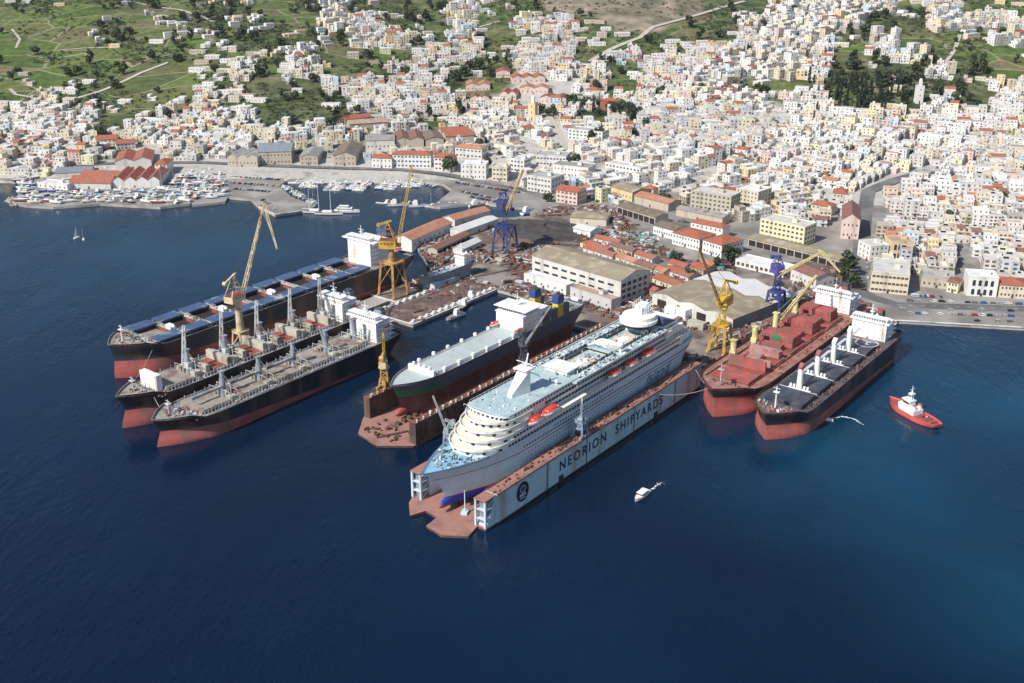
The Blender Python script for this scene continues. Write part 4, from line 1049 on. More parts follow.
for k in range(4):
    x = -18-(k+1)*23.5+2.8
    mb = MB(); mb.box(x-1.6,x+1.6,-6.5,6.5,13,15.4,0); mb.tube((x,0,15),(x,0,28),1.7,1.45,12,0); mb.prism([(x-1,-1.2),(x+1.6,-1.2),(x+1.6,1.2),(x-1,1.2)], 28, lambda p: 31 if p[0] < x else 29, 1)
    for yy in (-5,-3,3,5): mb.tube((x,yy,15.4),(x,yy,17.6),.7,.7,8)
    part('deck_crane_post', mb, [M['white_clean'], M['hatch_red'] if k < 2 else M['white_clean']], t)
    mb = MB()
    for yy in (-1.9, -.9): mb.bar((x-1.4, yy, 23.2), (x-24, yy-1, 22.4), .45, .6)
    for q in range(8): xx = x-2-q*2.8; mb.bar((xx,-2.1-q*.1,23),(xx-1.4,-1.1-q*.1,23),.25)
    part('crane_jib', mb, [M['white_clean']], t)
mb = MB(); n = 28
for q in range(n):
    a0, a1 = 2*math.pi*q/n, 2*math.pi*(q+1)/n; mb.bar((-127+6.6*math.cos(a0),5+6.6*math.sin(a0),15.94),(-127+6.6*math.cos(a1),5+6.6*math.sin(a1),15.94),.5,.06)
mb.bar((-129,3,15.94),(-129,7,15.94),.6,.06); mb.bar((-125,3,15.94),(-125,7,15.94),.6,.06); mb.bar((-129,5,15.94),(-125,5,15.94),.6,.06)
part('helipad_marking', mb, [M['road_line']], t)
accommodation(t, -155, -142, 11, 13, 4, 2.8, 1.6)
mb = MB(); mb.box(-161,-155.6,-3,3,13,26,0); mb.box(-160.6,-156,-2.6,2.6,26,27.6,1); part('funnel', mb, [M['steel_dark'], M['hatch_red']], t)
lifeboat(t, -158, 10, 19, 8, 3)
clutter('poop_gear', t, (-163, -154, -10, 10), 40, 1.5, [M['white_paint'], M['rust'], M['pale_grey']], 131, 13)
# ================================================================ FLOATING DOCKS
def along(a, c, z=0.): return D(a, c, z)
# local frame of a dock: x inland (a), y to the left of the photo (-c)
def dock_root(name, label, a, c): return thing(name, label, 'dry dock', D(a, c), YAW)
# --- the long blue dock; local origin at the outer corner of the right wall, y = -c
t = dock_root('floating_dock', 'long pale blue floating dock with lettered wall, holding the white cruise ship', 0, 0)
mb = MB()
P = [(0,0),(0,5),(-9,3),(-16,13),(-14,24),(-5.5,25),(-4,33),(-12,36),(-3.5,44.5),(3,47.5),(203,47.5),(203,0)]
mb.prism(P, -3, 1.2, 1, 0); part('pontoon', mb, [M['rust_pink'], M['rust_dark']], t)
mb = MB()
mb.prism([(8.5,0),(203,0),(203,6.8),(8.5,6.8)], 1.2, 15.6, 0, 1)
mb.add([(8.5,-.02,-.5),(203,-.02,-.5),(203,-.02,1.2),(8.5,-.02,1.2)], [(0,1,2,3)], 0)
for x in (48, 82, 128, 172):
    for q in (-.35, .35): mb.bar((x+q, -.15, .4), (x+q, -.15, 15.6), .12, m=2)
    for z in range(1, 22): mb.bar((x-.35, -.15, z*.7), (x+.35, -.15, z*.7), .09, m=2)
# raked end of the wall plating
mb.add([(8.5,0,15.6),(8.5,0,1.2),(1.6,0,1.2),(8.5,6.8,15.6),(8.5,6.8,1.2),(1.6,6.8,1.2)], [(0,2,1),(3,4,5),(0,3,5,2),(1,2,5,4)], 0)
mb.box(8.3, 203.2, -.5, .1, 15.4, 15.9, 2); mb.box(8.3, 203.2, 6.7, 7.3, 15.4, 15.9, 2)
w = part('wing_wall', mb, [M['wing_blue'], M['rust_pink'], M['rust_dark']], t)
mb = MB(); r = random.Random(3)
for k in range(70):
    x = 9+k*2.75; mb.cbox(x, r.uniform(1.5,5.5), 15.6, r.uniform(.6,2.2), r.uniform(.5,1.6), r.uniform(.5,1.5), r.choice((0,.5)), r.randrange(3))
for k in range(60):
    mb.bar((9+k*3.3,.1,15.9),(9+k*3.3,.1,16.9),.1,m=1); mb.bar((9+k*3.3,6.9,15.9),(9+k*3.3,6.9,16.9),.1,m=1)
for y in (.1,6.9): mb.bar((9,y,16.9),(203,y,16.9),.1,m=1)
part('wall_top_gear', mb, [M['rust_dark'], M['rust'], M['rust_pink']], w)
lt = lettering('wall_lettering', 'NEORION  SHIPYARDS', w, (108, -.06, 8.6), (math.pi/2, 0, 0), 7.6, M['navy'], 0, .05, 1.36, .13)
mb = MB(); n = 32                                                 # round navy emblem with pale marks
mb.add([(28+4.9*math.cos(2*math.pi*q/n), -.07, 8.6+5.2*math.sin(2*math.pi*q/n)) for q in range(n)] + [(28+4.9*math.cos(2*math.pi*q/n), 0, 8.6+5.2*math.sin(2*math.pi*q/n)) for q in range(n)], [tuple(range(n))] + [(q+n,(q+1)%n+n,(q+1)%n,q) for q in range(n)], 0)
for q in range(14):
    a0, a1 = 2*math.pi*q/14, 2*math.pi*(q+1)/14; mb.bar((28+2*math.cos(a0),-.1,9.9+1.7*math.sin(a0)),(28+2*math.cos(a1),-.1,9.9+1.7*math.sin(a1)),.08,.4,1)
mb.bar((28,-.1,12.2),(28,-.1,8.2),.3,.08,1); mb.box(25.6,30.4,-.12,-.07,6.2,7.6,1); mb.box(26.1,29.9,-.12,-.07,4.9,5.5,1)
part('round_emblem', mb, [M['navy'], M['wing_pale']], w)
for x in (59.5, 151): mb = MB(); mb.box(x-1.8, x+1.8, -.35, .0, -.4, 3.6, 0); mb.box(x-2.4, x+2.4, -1.2, 0, -.2, .4, 0); part('fender', mb, [M['rubber']], w)
mb = MB(); mb.add([(2,-.03,-.4),(203,-.03,-.4),(203,-.03,.75),(2,-.03,.75)], [(0,1,2,3)]); part('weed_line', mb, [mk('weed', (.05,.06,.035), .8, .4, .4)], w)
def end_tower(x0, y0, y1, m):
    v = MB(); ym = (y0+y1)/2
    for x in (x0, x0+6.5):
        for y in (y0+.5, y1-.5): v.box(x-.5, x+.5, y-.5, y+.5, 1.2, 15.4, 0)
    for z in (5.2, 10): v.box(x0-.4, x0+7, y0+.2, y1-.2, z, z+.35, 0)
    v.box(x0+1.5, x0+6.5, y0+1, y1-1, 1.2, 15.4, 1); v.box(x0-1, x0+7.2, y0, y1, 15.4, 15.8, 2)
    for z in (1.2, 5.5, 10.3): v.bar((x0, y0+.4, z), (x0+6.5, y0+.4, z+4.5), .3, m=0)
    return part('end_tower', v, [M['wing_pale'], M['slate_and_shade'], M['rust_pink']], t)
end_tower(.6, .2, 6.8, 0); end_tower(2, 41, 47.3, 0)
mb = MB(); mb.prism([(9,41),(203,41),(203,47.5),(9,47.5)], 1.2, 15.6, 0, 1); part('wing_wall', mb, [M['wing_pale'], M['rust_pink']], t)
mb = MB()
for k in range(48): mb.box(6+k*4, 7.6+k*4, 23.5, 27.5, 1.2, 3.95, 0)
for k in range(14):
    for y in (15, 35): mb.box(20+k*12, 21.6+k*12, y-1.2, y+1.2, 1.2, 4.6, 0)
part('keel_blocks', mb, [M['wood_dark']], t)
mb = MB(); mb.tube((5.5,17,1.2),(5.5,17,13.5),.35,.2,8); mb.cbox(5.5,17,1.2,4,3,1.3,.4); mb.bar((5.5,17,13),(9,19,11),.2); part('light_mast', mb, [M['wing_pale']], t)
# --- the small rusty dock (own frame, origin at its outer right corner)
t = dock_root('floating_dock', 'short rusty floating dock, holding the ro-ro ship', 42, -82)
mb = MB(); mb.prism([(2,-.3),(-.5,.5),(-12,15.5),(-8,34),(8,46),(184,46),(184,-.3)], -3, 1.2, 1, 0); part('pontoon', mb, [M['rust_pink'], M['rust_dark']], t)
for y0, y1, x0 in ((0,4.6,1),(41.5,46,9)):
    mb = MB(); mb.prism([(x0,y0),(184,y0),(184,y1),(x0,y1)], 1.2, 13.6, 0, 1)
    for k in range(30): x = x0+2+k*6; mb.box(x, x+.4, y0-.35, y0, 1.2, 13.5, 2); mb.box(x, x+.4, y1, y1+.35, 1.2, 13.5, 2)
    w = part('wing_wall', mb, [M['rust_dark'], M['rust'], M['rust_dark']], t)
    mb = MB(); r = random.Random(int(y0)+9)
    for k in range(34):
        x = x0+2+k*5.3; mb.tube((x, y0+.7, 13.6), (x, y0+.7, 15), .45, .55, 7, 1); mb.bar((x, y1-.2, 13.6), (x, y1-.2, 14.7), .12, m=0)
        mb.cbox(x+2.5, (y0+y1)/2+r.uniform(-1,1), 13.6, r.uniform(.6,2), r.uniform(.5,1.4), r.uniform(.4,1.3), 0, r.randrange(2))
    for y in (y0+.2, y1-.2): mb.bar((x0, y, 14.7), (184, y, 14.7), .1)
    part('wall_top_gear', mb, [M['rust'], M['concrete_white']], w)
mb = MB(); r = random.Random(12)
for k in range(36): mb.box(12+k*4.6, 13.8+k*4.6, 22.5, 25.5, 1.2, 3.0, 0)
for k in range(30): mb.cbox(r.uniform(-4,14), r.uniform(5,36), 1.2, r.uniform(.6,3), r.uniform(.5,1.5), r.uniform(.4,1.6), r.uniform(0,3), 0)
mb.bar((-6,22,1.6),(10,14,1.6),1.2,.8)
part('keel_blocks', mb, [M['wood_dark']], t)

# ================================================================ CRANES
def lerp(a, b, k): return a + (b-a)*k
def portal(parent, w, d, h, m, leg=.9, braces=True):
    """four splayed legs each its own part, a crosshead above"""
    for sx in (-1, 1):
        for sy in (-1, 1):
            v = MB(); v.bar((sx*w/2, sy*d/2, 0), (sx*w*.36, sy*d*.36, h), leg, leg); v.box(sx*w/2-1.4, sx*w/2+1.4, sy*d/2-.8, sy*d/2+.8, 0, 1.2)
            part('leg', v, [m], parent)
    v = MB()
    for sx in (-1, 1): v.bar((sx*w*.36, -d*.36, h), (sx*w*.36, d*.36, h), leg*1.2); v.bar((-w*.36, sx*d*.36, h), (w*.36, sx*d*.36, h), leg*1.2); 
    if braces:
        for sx in (-1, 1):
            v.bar((sx*w*.45, -d*.45, h*.35), (sx*w*.36, d*.36, h), leg*.45); v.bar((-w*.45, sx*d*.45, h*.35), (w*.36, sx*d*.36, h), leg*.45)
            v.bar((sx*w*.45, -d*.45, h*.35), (sx*w*.45, d*.45, h*.35), leg*.5)
    v.box(-w*.4, w*.4, -d*.4, d*.4, h-.2, h+.5)
    for k in range(8): a = k*math.pi/4; v.bar((w*.42*math.cos(a), d*.42*math.sin(a), h+.5), (w*.42*math.cos(a), d*.42*math.sin(a), h+1.7), .1)
    part('portal', v, [m], parent)
def crane(label, base, ph, pw, hz, tip, m, mj=None, fly=None, back=9., house=(7,6,4.5), jw=2., tower=None, mh=None, portal_legs=True, rot=None, aframe=9., jib_side=0., mport=None, name='portal_crane', counter=True, jn=14):
    """base: world foot; hz: height of the slewing platform; tip/fly: world points"""
    mj = mj or m; mh = mh or m; mport = mport or m
    t = thing(name, label, 'crane', base, 0)
    B = Vector(base); tip = Vector(tip) - B; hz = hz - B.z
    d = Vector((tip.x, tip.y, 0)); 
    if d.length < .1: d = Vector((1,0,0))
    d.normalize(); n = Vector((-d.y, d.x, 0))
    def W(f, s_, z): return d*f + n*s_ + Vector((0,0,z))
    if portal_legs:
        sub = bpy.data.objects.new('undercarriage', None)
        mbp = MB()
        c, s_ = math.cos(YAW), math.sin(YAW)
        for sx in (-1, 1):
            for sy in (-1, 1):
                v = MB(); L0 = (c*sx*pw/2-s_*sy*pw/2, s_*sx*pw/2+c*sy*pw/2); L1 = (L0[0]*.74, L0[1]*.74)
                v.bar((*L0, 0), (*L1, ph), 1.5 if pw > 9 else .9); v.cbox(L0[0], L0[1], 0, 3.2, 1.3, 1.2, YAW); part('leg', v, [mport], t)
        v = MB(); q = pw*.37
        K = [(c*a*q-s_*b*q, s_*a*q+c*b*q) for a, b in ((-1,-1),(1,-1),(1,1),(-1,1))]
        for i in range(4):
            v.bar((*K[i], ph), (*K[(i+1)%4], ph), 1.3); k0 = (K[i][0]*1.25, K[i][1]*1.25); v.bar((*k0, ph*.3), (*K[(i+1)%4], ph), .5)
        v.cbox(0, 0, ph-.3, pw*.86, pw*.86, .6, YAW)
        for i in range(4):
            a, b = K[i], K[(i+1)%4]; v.bar((a[0]*1.15,a[1]*1.15,ph+1.3), (b[0]*1.15,b[1]*1.15,ph+1.3), .14)
            for k in range(6): x, y = lerp(a[0],b[0],k/6)*1.15, lerp(a[1],b[1],k/6)*1.15; v.bar((x,y,ph+.3), (x,y,ph+1.3), .14)
        part('portal', v, [mport], t)
    v = MB()
    if tower == 'cone': v.tube((0,0,ph), (0,0,hz), 2.6, 1.7, 14)
    elif tower == 'lattice': v.truss((0,0,ph), (0,0,hz), 4.2, 3.2, max(3,int((hz-ph)/4)), .5)
    else: v.tube((0,0,ph), (0,0,hz), 1.9, 1.5, 12)
    v.tube((0,0,hz-.6), (0,0,hz), 3.2, 3.2, 16)
    part('tower', v, [mport], t)
    hl, hw, hh = house
    v = MB()
    K = [W(f, s_, hz) for f, s_ in ((-hl*.75,-hw/2),(hl*.35,-hw/2),(hl*.35,hw/2),(-hl*.75,hw/2))]
    v.prism([(p.x,p.y) for p in K], hz, hz+hh, 0, 1); h_ = part('machinery_house', v, [mh, M['hold_red'] if tower == 'cone' else mh], t)
    v = MB()
    for s_ in (-1, 1):
        for k in range(4):
            f = -hl*.6+k*hl*.24; p = W(f, s_*(hw/2+.03), hz+hh*.55); v.cbox(p.x, p.y, p.z, .9, .12, 1., math.atan2(d.y,d.x))
    part('windows', v, [M['glass_dark']], h_)
    v = MB(); p = W(hl*.45, hw*.5, hz-.5); v.cbox(p.x, p.y, p.z, 2.4, 2.2, 2.8, math.atan2(d.y,d.x)); cb = part('cab', v, [mh], t)
    v = MB(); p = W(hl*.45+1.25, hw*.5, hz+.7); v.cbox(p.x, p.y, p.z, .08, 1.9, 1.2, math.atan2(d.y,d.x)); part('cab_window', v, [M['glass_dark']], cb)
    v = MB()                                                       # A-frame and back tie
    top = W(-hl*.15, 0, hz+hh+aframe)
    for s_ in (-1, 1):
        v.bar(W(hl*.3, s_*hw*.4, hz+hh), top + n*s_*.7, .6); v.bar(W(-hl*.7, s_*hw*.4, hz+hh), top + n*s_*.7, .5)
    for k in (.3,.6): v.bar(lerp(W(hl*.3,-hw*.4,hz+hh),top,k), lerp(W(hl*.3,hw*.4,hz+hh),top,k), .3); v.bar(lerp(W(-hl*.7,-hw*.4,hz+hh),top,k), lerp(W(hl*.3,-hw*.4,hz+hh),top,k), .25); v.bar(lerp(W(-hl*.7,hw*.4,hz+hh),top,k), lerp(W(hl*.3,hw*.4,hz+hh),top,k), .25)
    part('a_frame', v, [m], t)
    if counter:
        v = MB(); cw = top - d*back + Vector((0,0,-back*.35)); v.bar(top + d*2.5 + Vector((0,0,1)), cw, 1.1, 1.4); v.tube(cw - n*1.2, cw + n*1.2, 1.3, 1.3, 10); part('counterweight_arm', v, [m], t)
    foot = W(hl*.42, 0, hz+1)
    v = MB(); v.truss(foot, tip, jw, jw*.45, jn, .32, 0)
    j = part('jib', v, [mj], t)
    v = MB(); v.bar(top, lerp(foot, tip, .96), .16); v.bar(top + n*.8, lerp(foot, tip, .55), .14); 
    hook = (Vector(fly)-B if fly else tip)
    v.bar(hook, hook + Vector((0,0,-7)), .12); v.tube(hook + Vector((0,0,-8)), hook + Vector((0,0,-7)), .5, .5, 6)
    part('cables', v, [M['cable']], t)
    if fly:
        F = Vector(fly)-B; v = MB(); v.truss(tip, F, jw*.7, jw*.3, 8, .26); v.bar(tip - d*4 + Vector((0,0,.5)), tip, .5); v.bar(tip - d*4 + Vector((0,0,.5)), lerp(tip, F, .7), .14); part('fly_jib', v, [mj], t)
    return t
def ray(x, y, z): return G(x, y, z)
crane('beige level-luffing crane standing between the two leftmost ships, jib pointing up', D(70,-255, 2), 14, 9, 37, ray(264,205,90), M['crane_beige'], fly=ray(277,249,72), tower='cone', house=(11,7,4.2), back=8, aframe=12, mport=M['crane_beige'])
crane('tall yellow and brown portal crane beside the white stern of the blue-hatched ship', D(207,-253, 2.2), 25, 15, 38, ray(412,165,98), M['crane_ochre'], M['crane_yellow'], mh=M['crane_yellow'], tower='cone', house=(11,8,6), back=7, aframe=13, jw=2.4)
crane('dark blue portal crane with a pale yellow jib in front of the black slag heap', D(338,-252, 2.2), 22, 15, 38, ray(523,170,78), M['crane_blue'], M['crane_pale_yellow'], tower='lattice', house=(11,9,6.5), back=8, aframe=7, jw=2.4)
crane('narrow yellow lattice crane on the left wall of the rusty dock', D(66,-126, 13.6), 5, 5, 27, ray(383,334,46), M['crane_ochre'], M['crane_yellow'], tower='lattice', house=(4,4,3.5), back=3, aframe=4, jw=1.6, mh=M['crane_beige'])
crane('grey-green lattice crane by the cruise ship bow, on the left wall of the blue dock', D(27,-44.5, 15.6), 9, 5, 27, ray(433,396,46), M['crane_greygreen'], M['crane_greygreen'], tower='lattice', house=(3,3,2.6), back=1.5, aframe=3, jw=1.1, mport=M['steel_blue'])
crane('grey lattice crane with a dark body between the ro-ro ship and the cruise ship', D(134,-79.5, 13.6), 8, 5, 30, ray(551,306,60), M['steel_dark'], M['crane_greygreen'], tower='lattice', house=(4,3.6,3), back=3, aframe=5, jw=1.1, mh=M['steel_dark'])
crane('small blue-grey crane on the lettered wall of the blue dock, beside the cruise ship', D(81,-3.3, 15.8), 8.5, 5.5, 21, ray(582,398,36), M['steel_blue'], M['pale_grey'], tower='lattice', house=(2.6,2.6,2.2), back=1.5, aframe=3, jw=.9)
crane('big yellow portal crane with thin ochre jib between cruise ship stern and red ship', D(256,-15, 2.2), 18, 11, 33, ray(699,248,80), M['crane_yellow'], M['crane_ochre'], fly=None, tower='lattice', house=(9,6.5,6), back=14, aframe=10, jw=1.2)
crane('purple-blue portal crane with a pale yellow jib beside the wide tan shed', D(338,-16, 2.2), 17, 11, 32, ray(822,252,62), M['crane_blue'], M['crane_pale_yellow'], fly=ray(840,272,50), tower='lattice', house=(8,6,6), back=8, aframe=6, jw=2., mh=M['crane_purple'])

# ================================================================ PIERS
# the shipyard pier: brown timber deck between two kerbs of white blocks
M['pier_deck'] = mat('pier_deck', (.15,.1,.085), .9, .3, .25, dirt=(.24,.19,.16), dirt_amt=.4, stripes=.6)
mb = MB(); q = [dd(171.5,-233), dd(262,-233), dd(262,-207), dd(171.5,-207)]; mb.prism(q, QZ+.02, QZ+.35)
tag(mb.build('pier_timber_deck', M['pier_deck']), kind='structure')
blk = MB(); blk.box(-2.6, 2.6, -1.5, 1.5, 0, 1.1); blk.box(-1.1, 1.1, -1, 1, 1.1, 2.1); blkm = blk.mesh('mooring_block', [M['concrete_white']])
for row, c in (('inland', -237), ('seaward', -203.5)):
    for k in range(13):
        o = obj('concrete_block', blkm, None, D(174.5+k*7, c, QZ), YAW)
        tag(o, 'white concrete block on the %s edge of the brown pier' % ('left' if row == 'inland' else 'right'), 'block', 'white blocks on the pier ' + row + ' edge')
lamp = MB(); lamp.tube((0,0,0),(0,0,9),.16,.1,6); lamp.bar((0,0,9),(1.6,0,9.2),.14); lamp.box(1.2,2.2,-.25,.25,9.1,9.35); lampm = lamp.mesh('pole', [M['steel_dark']])
for row, c in (('left', -232), ('middle', -220), ('right', -208)):
    for k in range(6):
        o = obj('lamp_post', lampm, None, D(178+k*15, c, QZ+.3), YAW)
        tag(o, 'thin lamp post in the %s row on the brown pier' % row, 'lamp post', 'lamp posts in the %s row of the pier' % row)
# narrow jetty between the first two ships, carrying the beige crane
mb = MB(); mb.prism([dd(52,-262.5), dd(197,-262.5), dd(197,-247), dd(52,-247)], -4, 2); tag(mb.build('jetty', M['concrete']), kind='structure')
# ================================================================ BUILDINGS
ORDS = 'first second third fourth fifth sixth seventh eighth ninth tenth eleventh twelfth thirteenth fourteenth fifteenth sixteenth seventeenth eighteenth nineteenth twentieth'.split()
def nth(k):
    if k < 20: return ORDS[k]
    n = k+1; return '%d%s' % (n, 'th' if n % 100 in (11,12,13) else {1:'st',2:'nd',3:'rd'}.get(n % 10, 'th'))
BUSY = []                                    # footprints already taken (centre x, y, radius)
def taken(x, y, r):
    for a, b, q in BUSY:
        if (a-x)**2 + (b-y)**2 < (q+r)**2: return True
    return False
_win = {}
def window_mesh(w, h, shut):
    k = (round(w,1), round(h,1), shut)
    if k not in _win:
        mb = MB(); mb.box(-w/2, w/2, -.07, .03, 0, h, 0); mb.box(-w/2-.12, w/2+.12, -.12, .03, -.14, 0, 1)
        if shut != 'none':
            for s_ in (-1, 1): mb.box(s_*(w/2+.27)-.25, s_*(w/2+.27)+.25, -.1, .02, 0, h, 2)
        _win[k] = mb.mesh('window', [M['house_glass'], M['concrete_white'], M['shutter_'+shut] if shut != 'none' else M['glass_dark']])
    return _win[k]
def put_windows(parent, x0, x1, y, z0, n, w, h, shut, side='front'):
    me = window_mesh(w, h, shut)
    for k in range(n):
        c = x0 + (x1-x0)*(k+.5)/n
        if side == 'front': obj('window', me, parent, (c, y, z0))
        elif side == 'right': obj('window', me, parent, (y, c, z0), math.pi/2)
        else: obj('window', me, parent, (y, c, z0), -math.pi/2)
def landmark(label, cat, pL, pR, depth, h, wall='white', roof='tile_red', kind='flat', rh=3., storeys=0, bays=0, name='building', sbays=0, win=(1.2,1.7), over=.6, gables=1, ridge='x', shut='none', door=True, busy=True, extra=None, group=None, world=False, zb=None):
    A = Vector(pL) if world else on_hill(*pL); B = Vector(pR) if world else on_hill(*pR)
    L = math.hypot(B.x-A.x, B.y-A.y); yaw = math.atan2(B.y-A.y, B.x-A.x); z = min(A.z, B.z) if zb is None else zb
    t = thing(name, label, cat, (A.x, A.y, z), yaw, group)
    wm = WALLS[wall] if wall in WALLS else M[wall]; rm = ROOFS[roof] if roof in ROOFS else M[roof]
    zb_ = -4
    w = MB(); rf = MB()
    if kind == 'flat':
        w.box(0, L, 0, depth, zb_, h, 0)
        rf.box(.3, L-.3, .3, depth-.3, h, h+.06, 0)
        for a, b in (((0,0),(L,0)),((L,0),(L,depth)),((L,depth),(0,depth)),((0,depth),(0,0))): rf.bar((*a,h+.4),(*b,h+.4),.35,.8,1)
        if L > 14 and depth > 9: rf.box(L*.6, L*.6+4, depth*.45, depth*.45+3.6, h+.05, h+2.9, 1, 0)
    elif kind == 'gable':
        for k in range(gables):
            if ridge == 'x':
                y0, y1 = depth*k/gables, depth*(k+1)/gables; m2 = MB(); m2.gable(0, L, y0, y1, zb_, h, h+rh, 0, 1, over)
            else:
                x0, x1 = L*k/gables, L*(k+1)/gables; m2 = MB(); m2.gable(x0, x1, 0, depth, zb_, h, h+rh, 0, 1, over, ridge='y')
            o = 0
            for f, m_ in zip(m2.f, m2.m):
                tgt = w if m_ == 0 else rf
                tgt.add([m2.v[i] for i in f], [tuple(range(len(f)))], 0)
    elif kind == 'hip':
        w.box(0, L, 0, depth, zb_, h, 0)
        i = min(L, depth)/2; o = over; P = [(-o,-o,h),(L+o,-o,h),(L+o,depth+o,h),(-o,depth+o,h)]
        if L >= depth: Rg = [(i, depth/2, h+rh), (L-i+.01, depth/2, h+rh)]; F = [(0,1,5,4),(2,3,4,5),(1,2,5),(3,0,4),(3,2,1,0)]
        else: Rg = [(L/2, i, h+rh), (L/2, depth-i+.01, h+rh)]; F = [(0,1,4),(1,2,5,4),(2,3,5),(3,0,4,5),(3,2,1,0)]
        rf.add(P+Rg, F, 0); rf.box(-o, L+o, -o, depth+o, h-.25, h-.01, 0)
    wp = part('wall', w, [wm], t); part('roof', rf, [rm, wm], t)
    if storeys:
        fh = h/storeys
        for s_ in range(storeys):
            z0 = s_*fh + fh*.32
            put_windows(t, .6, L-.6, 0, z0, bays or max(1, int(L/3.8)), win[0], min(win[1], fh*.55), shut)
            if sbays:
                put_windows(t, .8, depth-.8, L, z0, sbays, win[0], min(win[1], fh*.55), shut, 'right')
                put_windows(t, .8, depth-.8, 0, z0, sbays, win[0], min(win[1], fh*.55), shut, 'left')
    if door:
        d = MB(); d.box(L*.45, L*.45+min(1.6,L*.2), -.16, .03, 0, 2.5); part('door', d, [M['wood_dark']], t)
    if extra: extra(t, L, depth, h)
    if busy:
        n = max(1, int(max(L, depth)/8)); ux, uy = math.cos(yaw), math.sin(yaw)
        for i in range(n+1):
            for j in range(max(1,int(depth/8))+1):
                x = L*i/n; y = depth*j/max(1,int(depth/8)); BUSY.append((A.x+ux*x-uy*y, A.y+uy*x+ux*y, 5.5))
    return t
# ---- the shipyard's own buildings
def ribbon(t, L, dp, h):
    for z in (h*.38, h*.68):
        for k in range(9):
            v = MB(); x = 3+(L-6)*k/9; v.box(x, x+(L-6)/9*.62, -.1, .02, z, z+1.6); part('ribbon_window', v, [M['glass_dark']], t)
    for k in range(5):
        for z in (h*.2, h*.45, h*.7):
            v = MB(); y = 1.5+(dp-3)*k/5; v.box(L-.02, L+.1, y, y+(dp-3)/5*.7, z, z+2.6); part('end_window', v, [M['glass_dark']], t)
    v = MB()
    for k in range(6): y = dp*k/5; v.box(L, L+.22, y-.3 if k else 0, y+.3 if k < 5 else dp, 0, h)
    part('end_frame', v, [M['pale_grey']], t)
landmark('large white workshop hall with two strips of windows and a grey-tan pitched roof', 'workshop', (532,279), (620,305), 33, 18, 'chalk', 'shed_tan', 'gable', 4.2, extra=ribbon)
landmark('low white lean-to along the front of the white workshop hall', 'workshop', (524,283), (566,296), 9, 7, 'white', 'roof_white', 'flat', storeys=1, bays=6)
landmark('low annex with a rusty flat roof in front of the white workshop hall', 'workshop', (570,298), (611,311), 10, 7.5, 'grey', 'terrace_rust', 'flat', storeys=1, bays=5)
def bays3(t, L, dp, h):
    v = MB()
    for k in range(4): x = L*(k+.5)/4; v.box(x-4, x+4, -.12, .02, 0, 6)
    part('door_opening_shade', v, [M['opening_shade']], t)  # dark panels painting the shade inside the door openings
    v = MB(); v.box(L, L+.14, 0, dp, 0, h-.3); part('side_shade', v, [M['slate_and_shade']], t)  # side wall's shade put on as a darker blue-grey sheet
A3, B3 = on_hill(652,305), on_hill(732,332)
dpt = (on_hill(780,304) - B3).length
landmark('wide tan shed with three low gables and a side wall coloured as shade', 'shed', (652,305), (732,332), dpt*.62, 8.6, 'chalk', 'shed_tan', 'gable', 2.6, gables=3, ridge='y', extra=bays3, over=.2)
_d = Vector((-(B3-A3).y, (B3-A3).x, 0)).normalized()*(dpt*.62+.4)
landmark('white-roofed rear half of the wide shed, three low gables behind the tan roof', 'shed', A3+_d, B3+_d, dpt*.38, 8.9, 'chalk', 'roof_white', 'gable', 2.6, gables=3, ridge='y', over=.2, world=True, extra=lambda t, L, dp, h: part('side_shade', MB().box(L, L+.14, 0, dp, 0, h-.3), [M['slate_and_shade']], t))  # rear side wall gets the same painted shade sheet
landmark('white office villa with red hipped roof, left wing', 'office', (672,244), (699,251), 22, 10, 'white', 'tile_red', 'hip', 3, 2, 9, sbays=6)
landmark('white office villa with red hipped roof, right wing', 'office', (702,253.5), (721,259), 26, 11, 'white', 'tile_red', 'hip', 3.4, 2, 6, sbays=7)
landmark('small red-roofed pavilion behind the white office villa', 'office', (690,234), (722,241), 12, 10, 'white', 'tile_red', 'hip', 2.5, 2, 7)
landmark('yellow four-storey block with a flat white roof', 'apartment block', (759,237.5), (803,247.5), 20, 16, 'pale_yellow', 'terrace_pale', 'flat', 0, 4, 10, sbays=4, shut='brown')
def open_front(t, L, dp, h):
    v = MB(); v.box(.6, L-.6, -.1, .02, .2, h-1.6); part('open_bay_shade', v, [M['opening_shade']], t)  # dark sheet on the wall painting the shade inside the open front
    v = MB()
    n = max(3, int(L/7))
    for k in range(n+1): x = .4+(L-.8)*k/n; v.box(x-.3, x+.3, -.3, .0, 0, h-.4)
    part('post_row', v, [M['pale_grey']], t)
landmark('long open-fronted shed with a brown roof at the yard edge', 'shed', (617,214), (655,226), 16, 7, 'stone', 'shed_brown', 'gable', 2, extra=open_front)
landmark('white-walled extension of the long brown shed', 'shed', (653,235), (674,241), 20, 8, 'white', 'shed_brown', 'gable', 2, 2, 1, bays=8) if False else landmark('white-walled low shed with brown roof beside the white office villa', 'shed', (653,235), (673,240.5), 20, 8, 'white', 'shed_brown', 'gable', 2, 1, 8)
landmark('long grey-roofed shed running behind the white office villa', 'shed', (676,216), (722,226), 13, 6.5, 'stone', 'shed_grey', 'gable', 1.6)
landmark('ochre-walled workshop with tan roof behind the brown shed', 'workshop', (611,196), (632,202), 22, 9, 'ochre', 'shed_tan', 'gable', 2.5, 1, 6)
landmark('workshop with a rusty red roof behind the brown shed', 'workshop', (634,204), (668,213), 18, 7.5, 'stone', 'tile_orange', 'gable', 2.2)
landmark('tiny red-capped house on the workshop row', 'house', (642,197), (653,199.5), 9, 9, 'cream', 'tile_red', 'hip', 2.4, 2, 3)
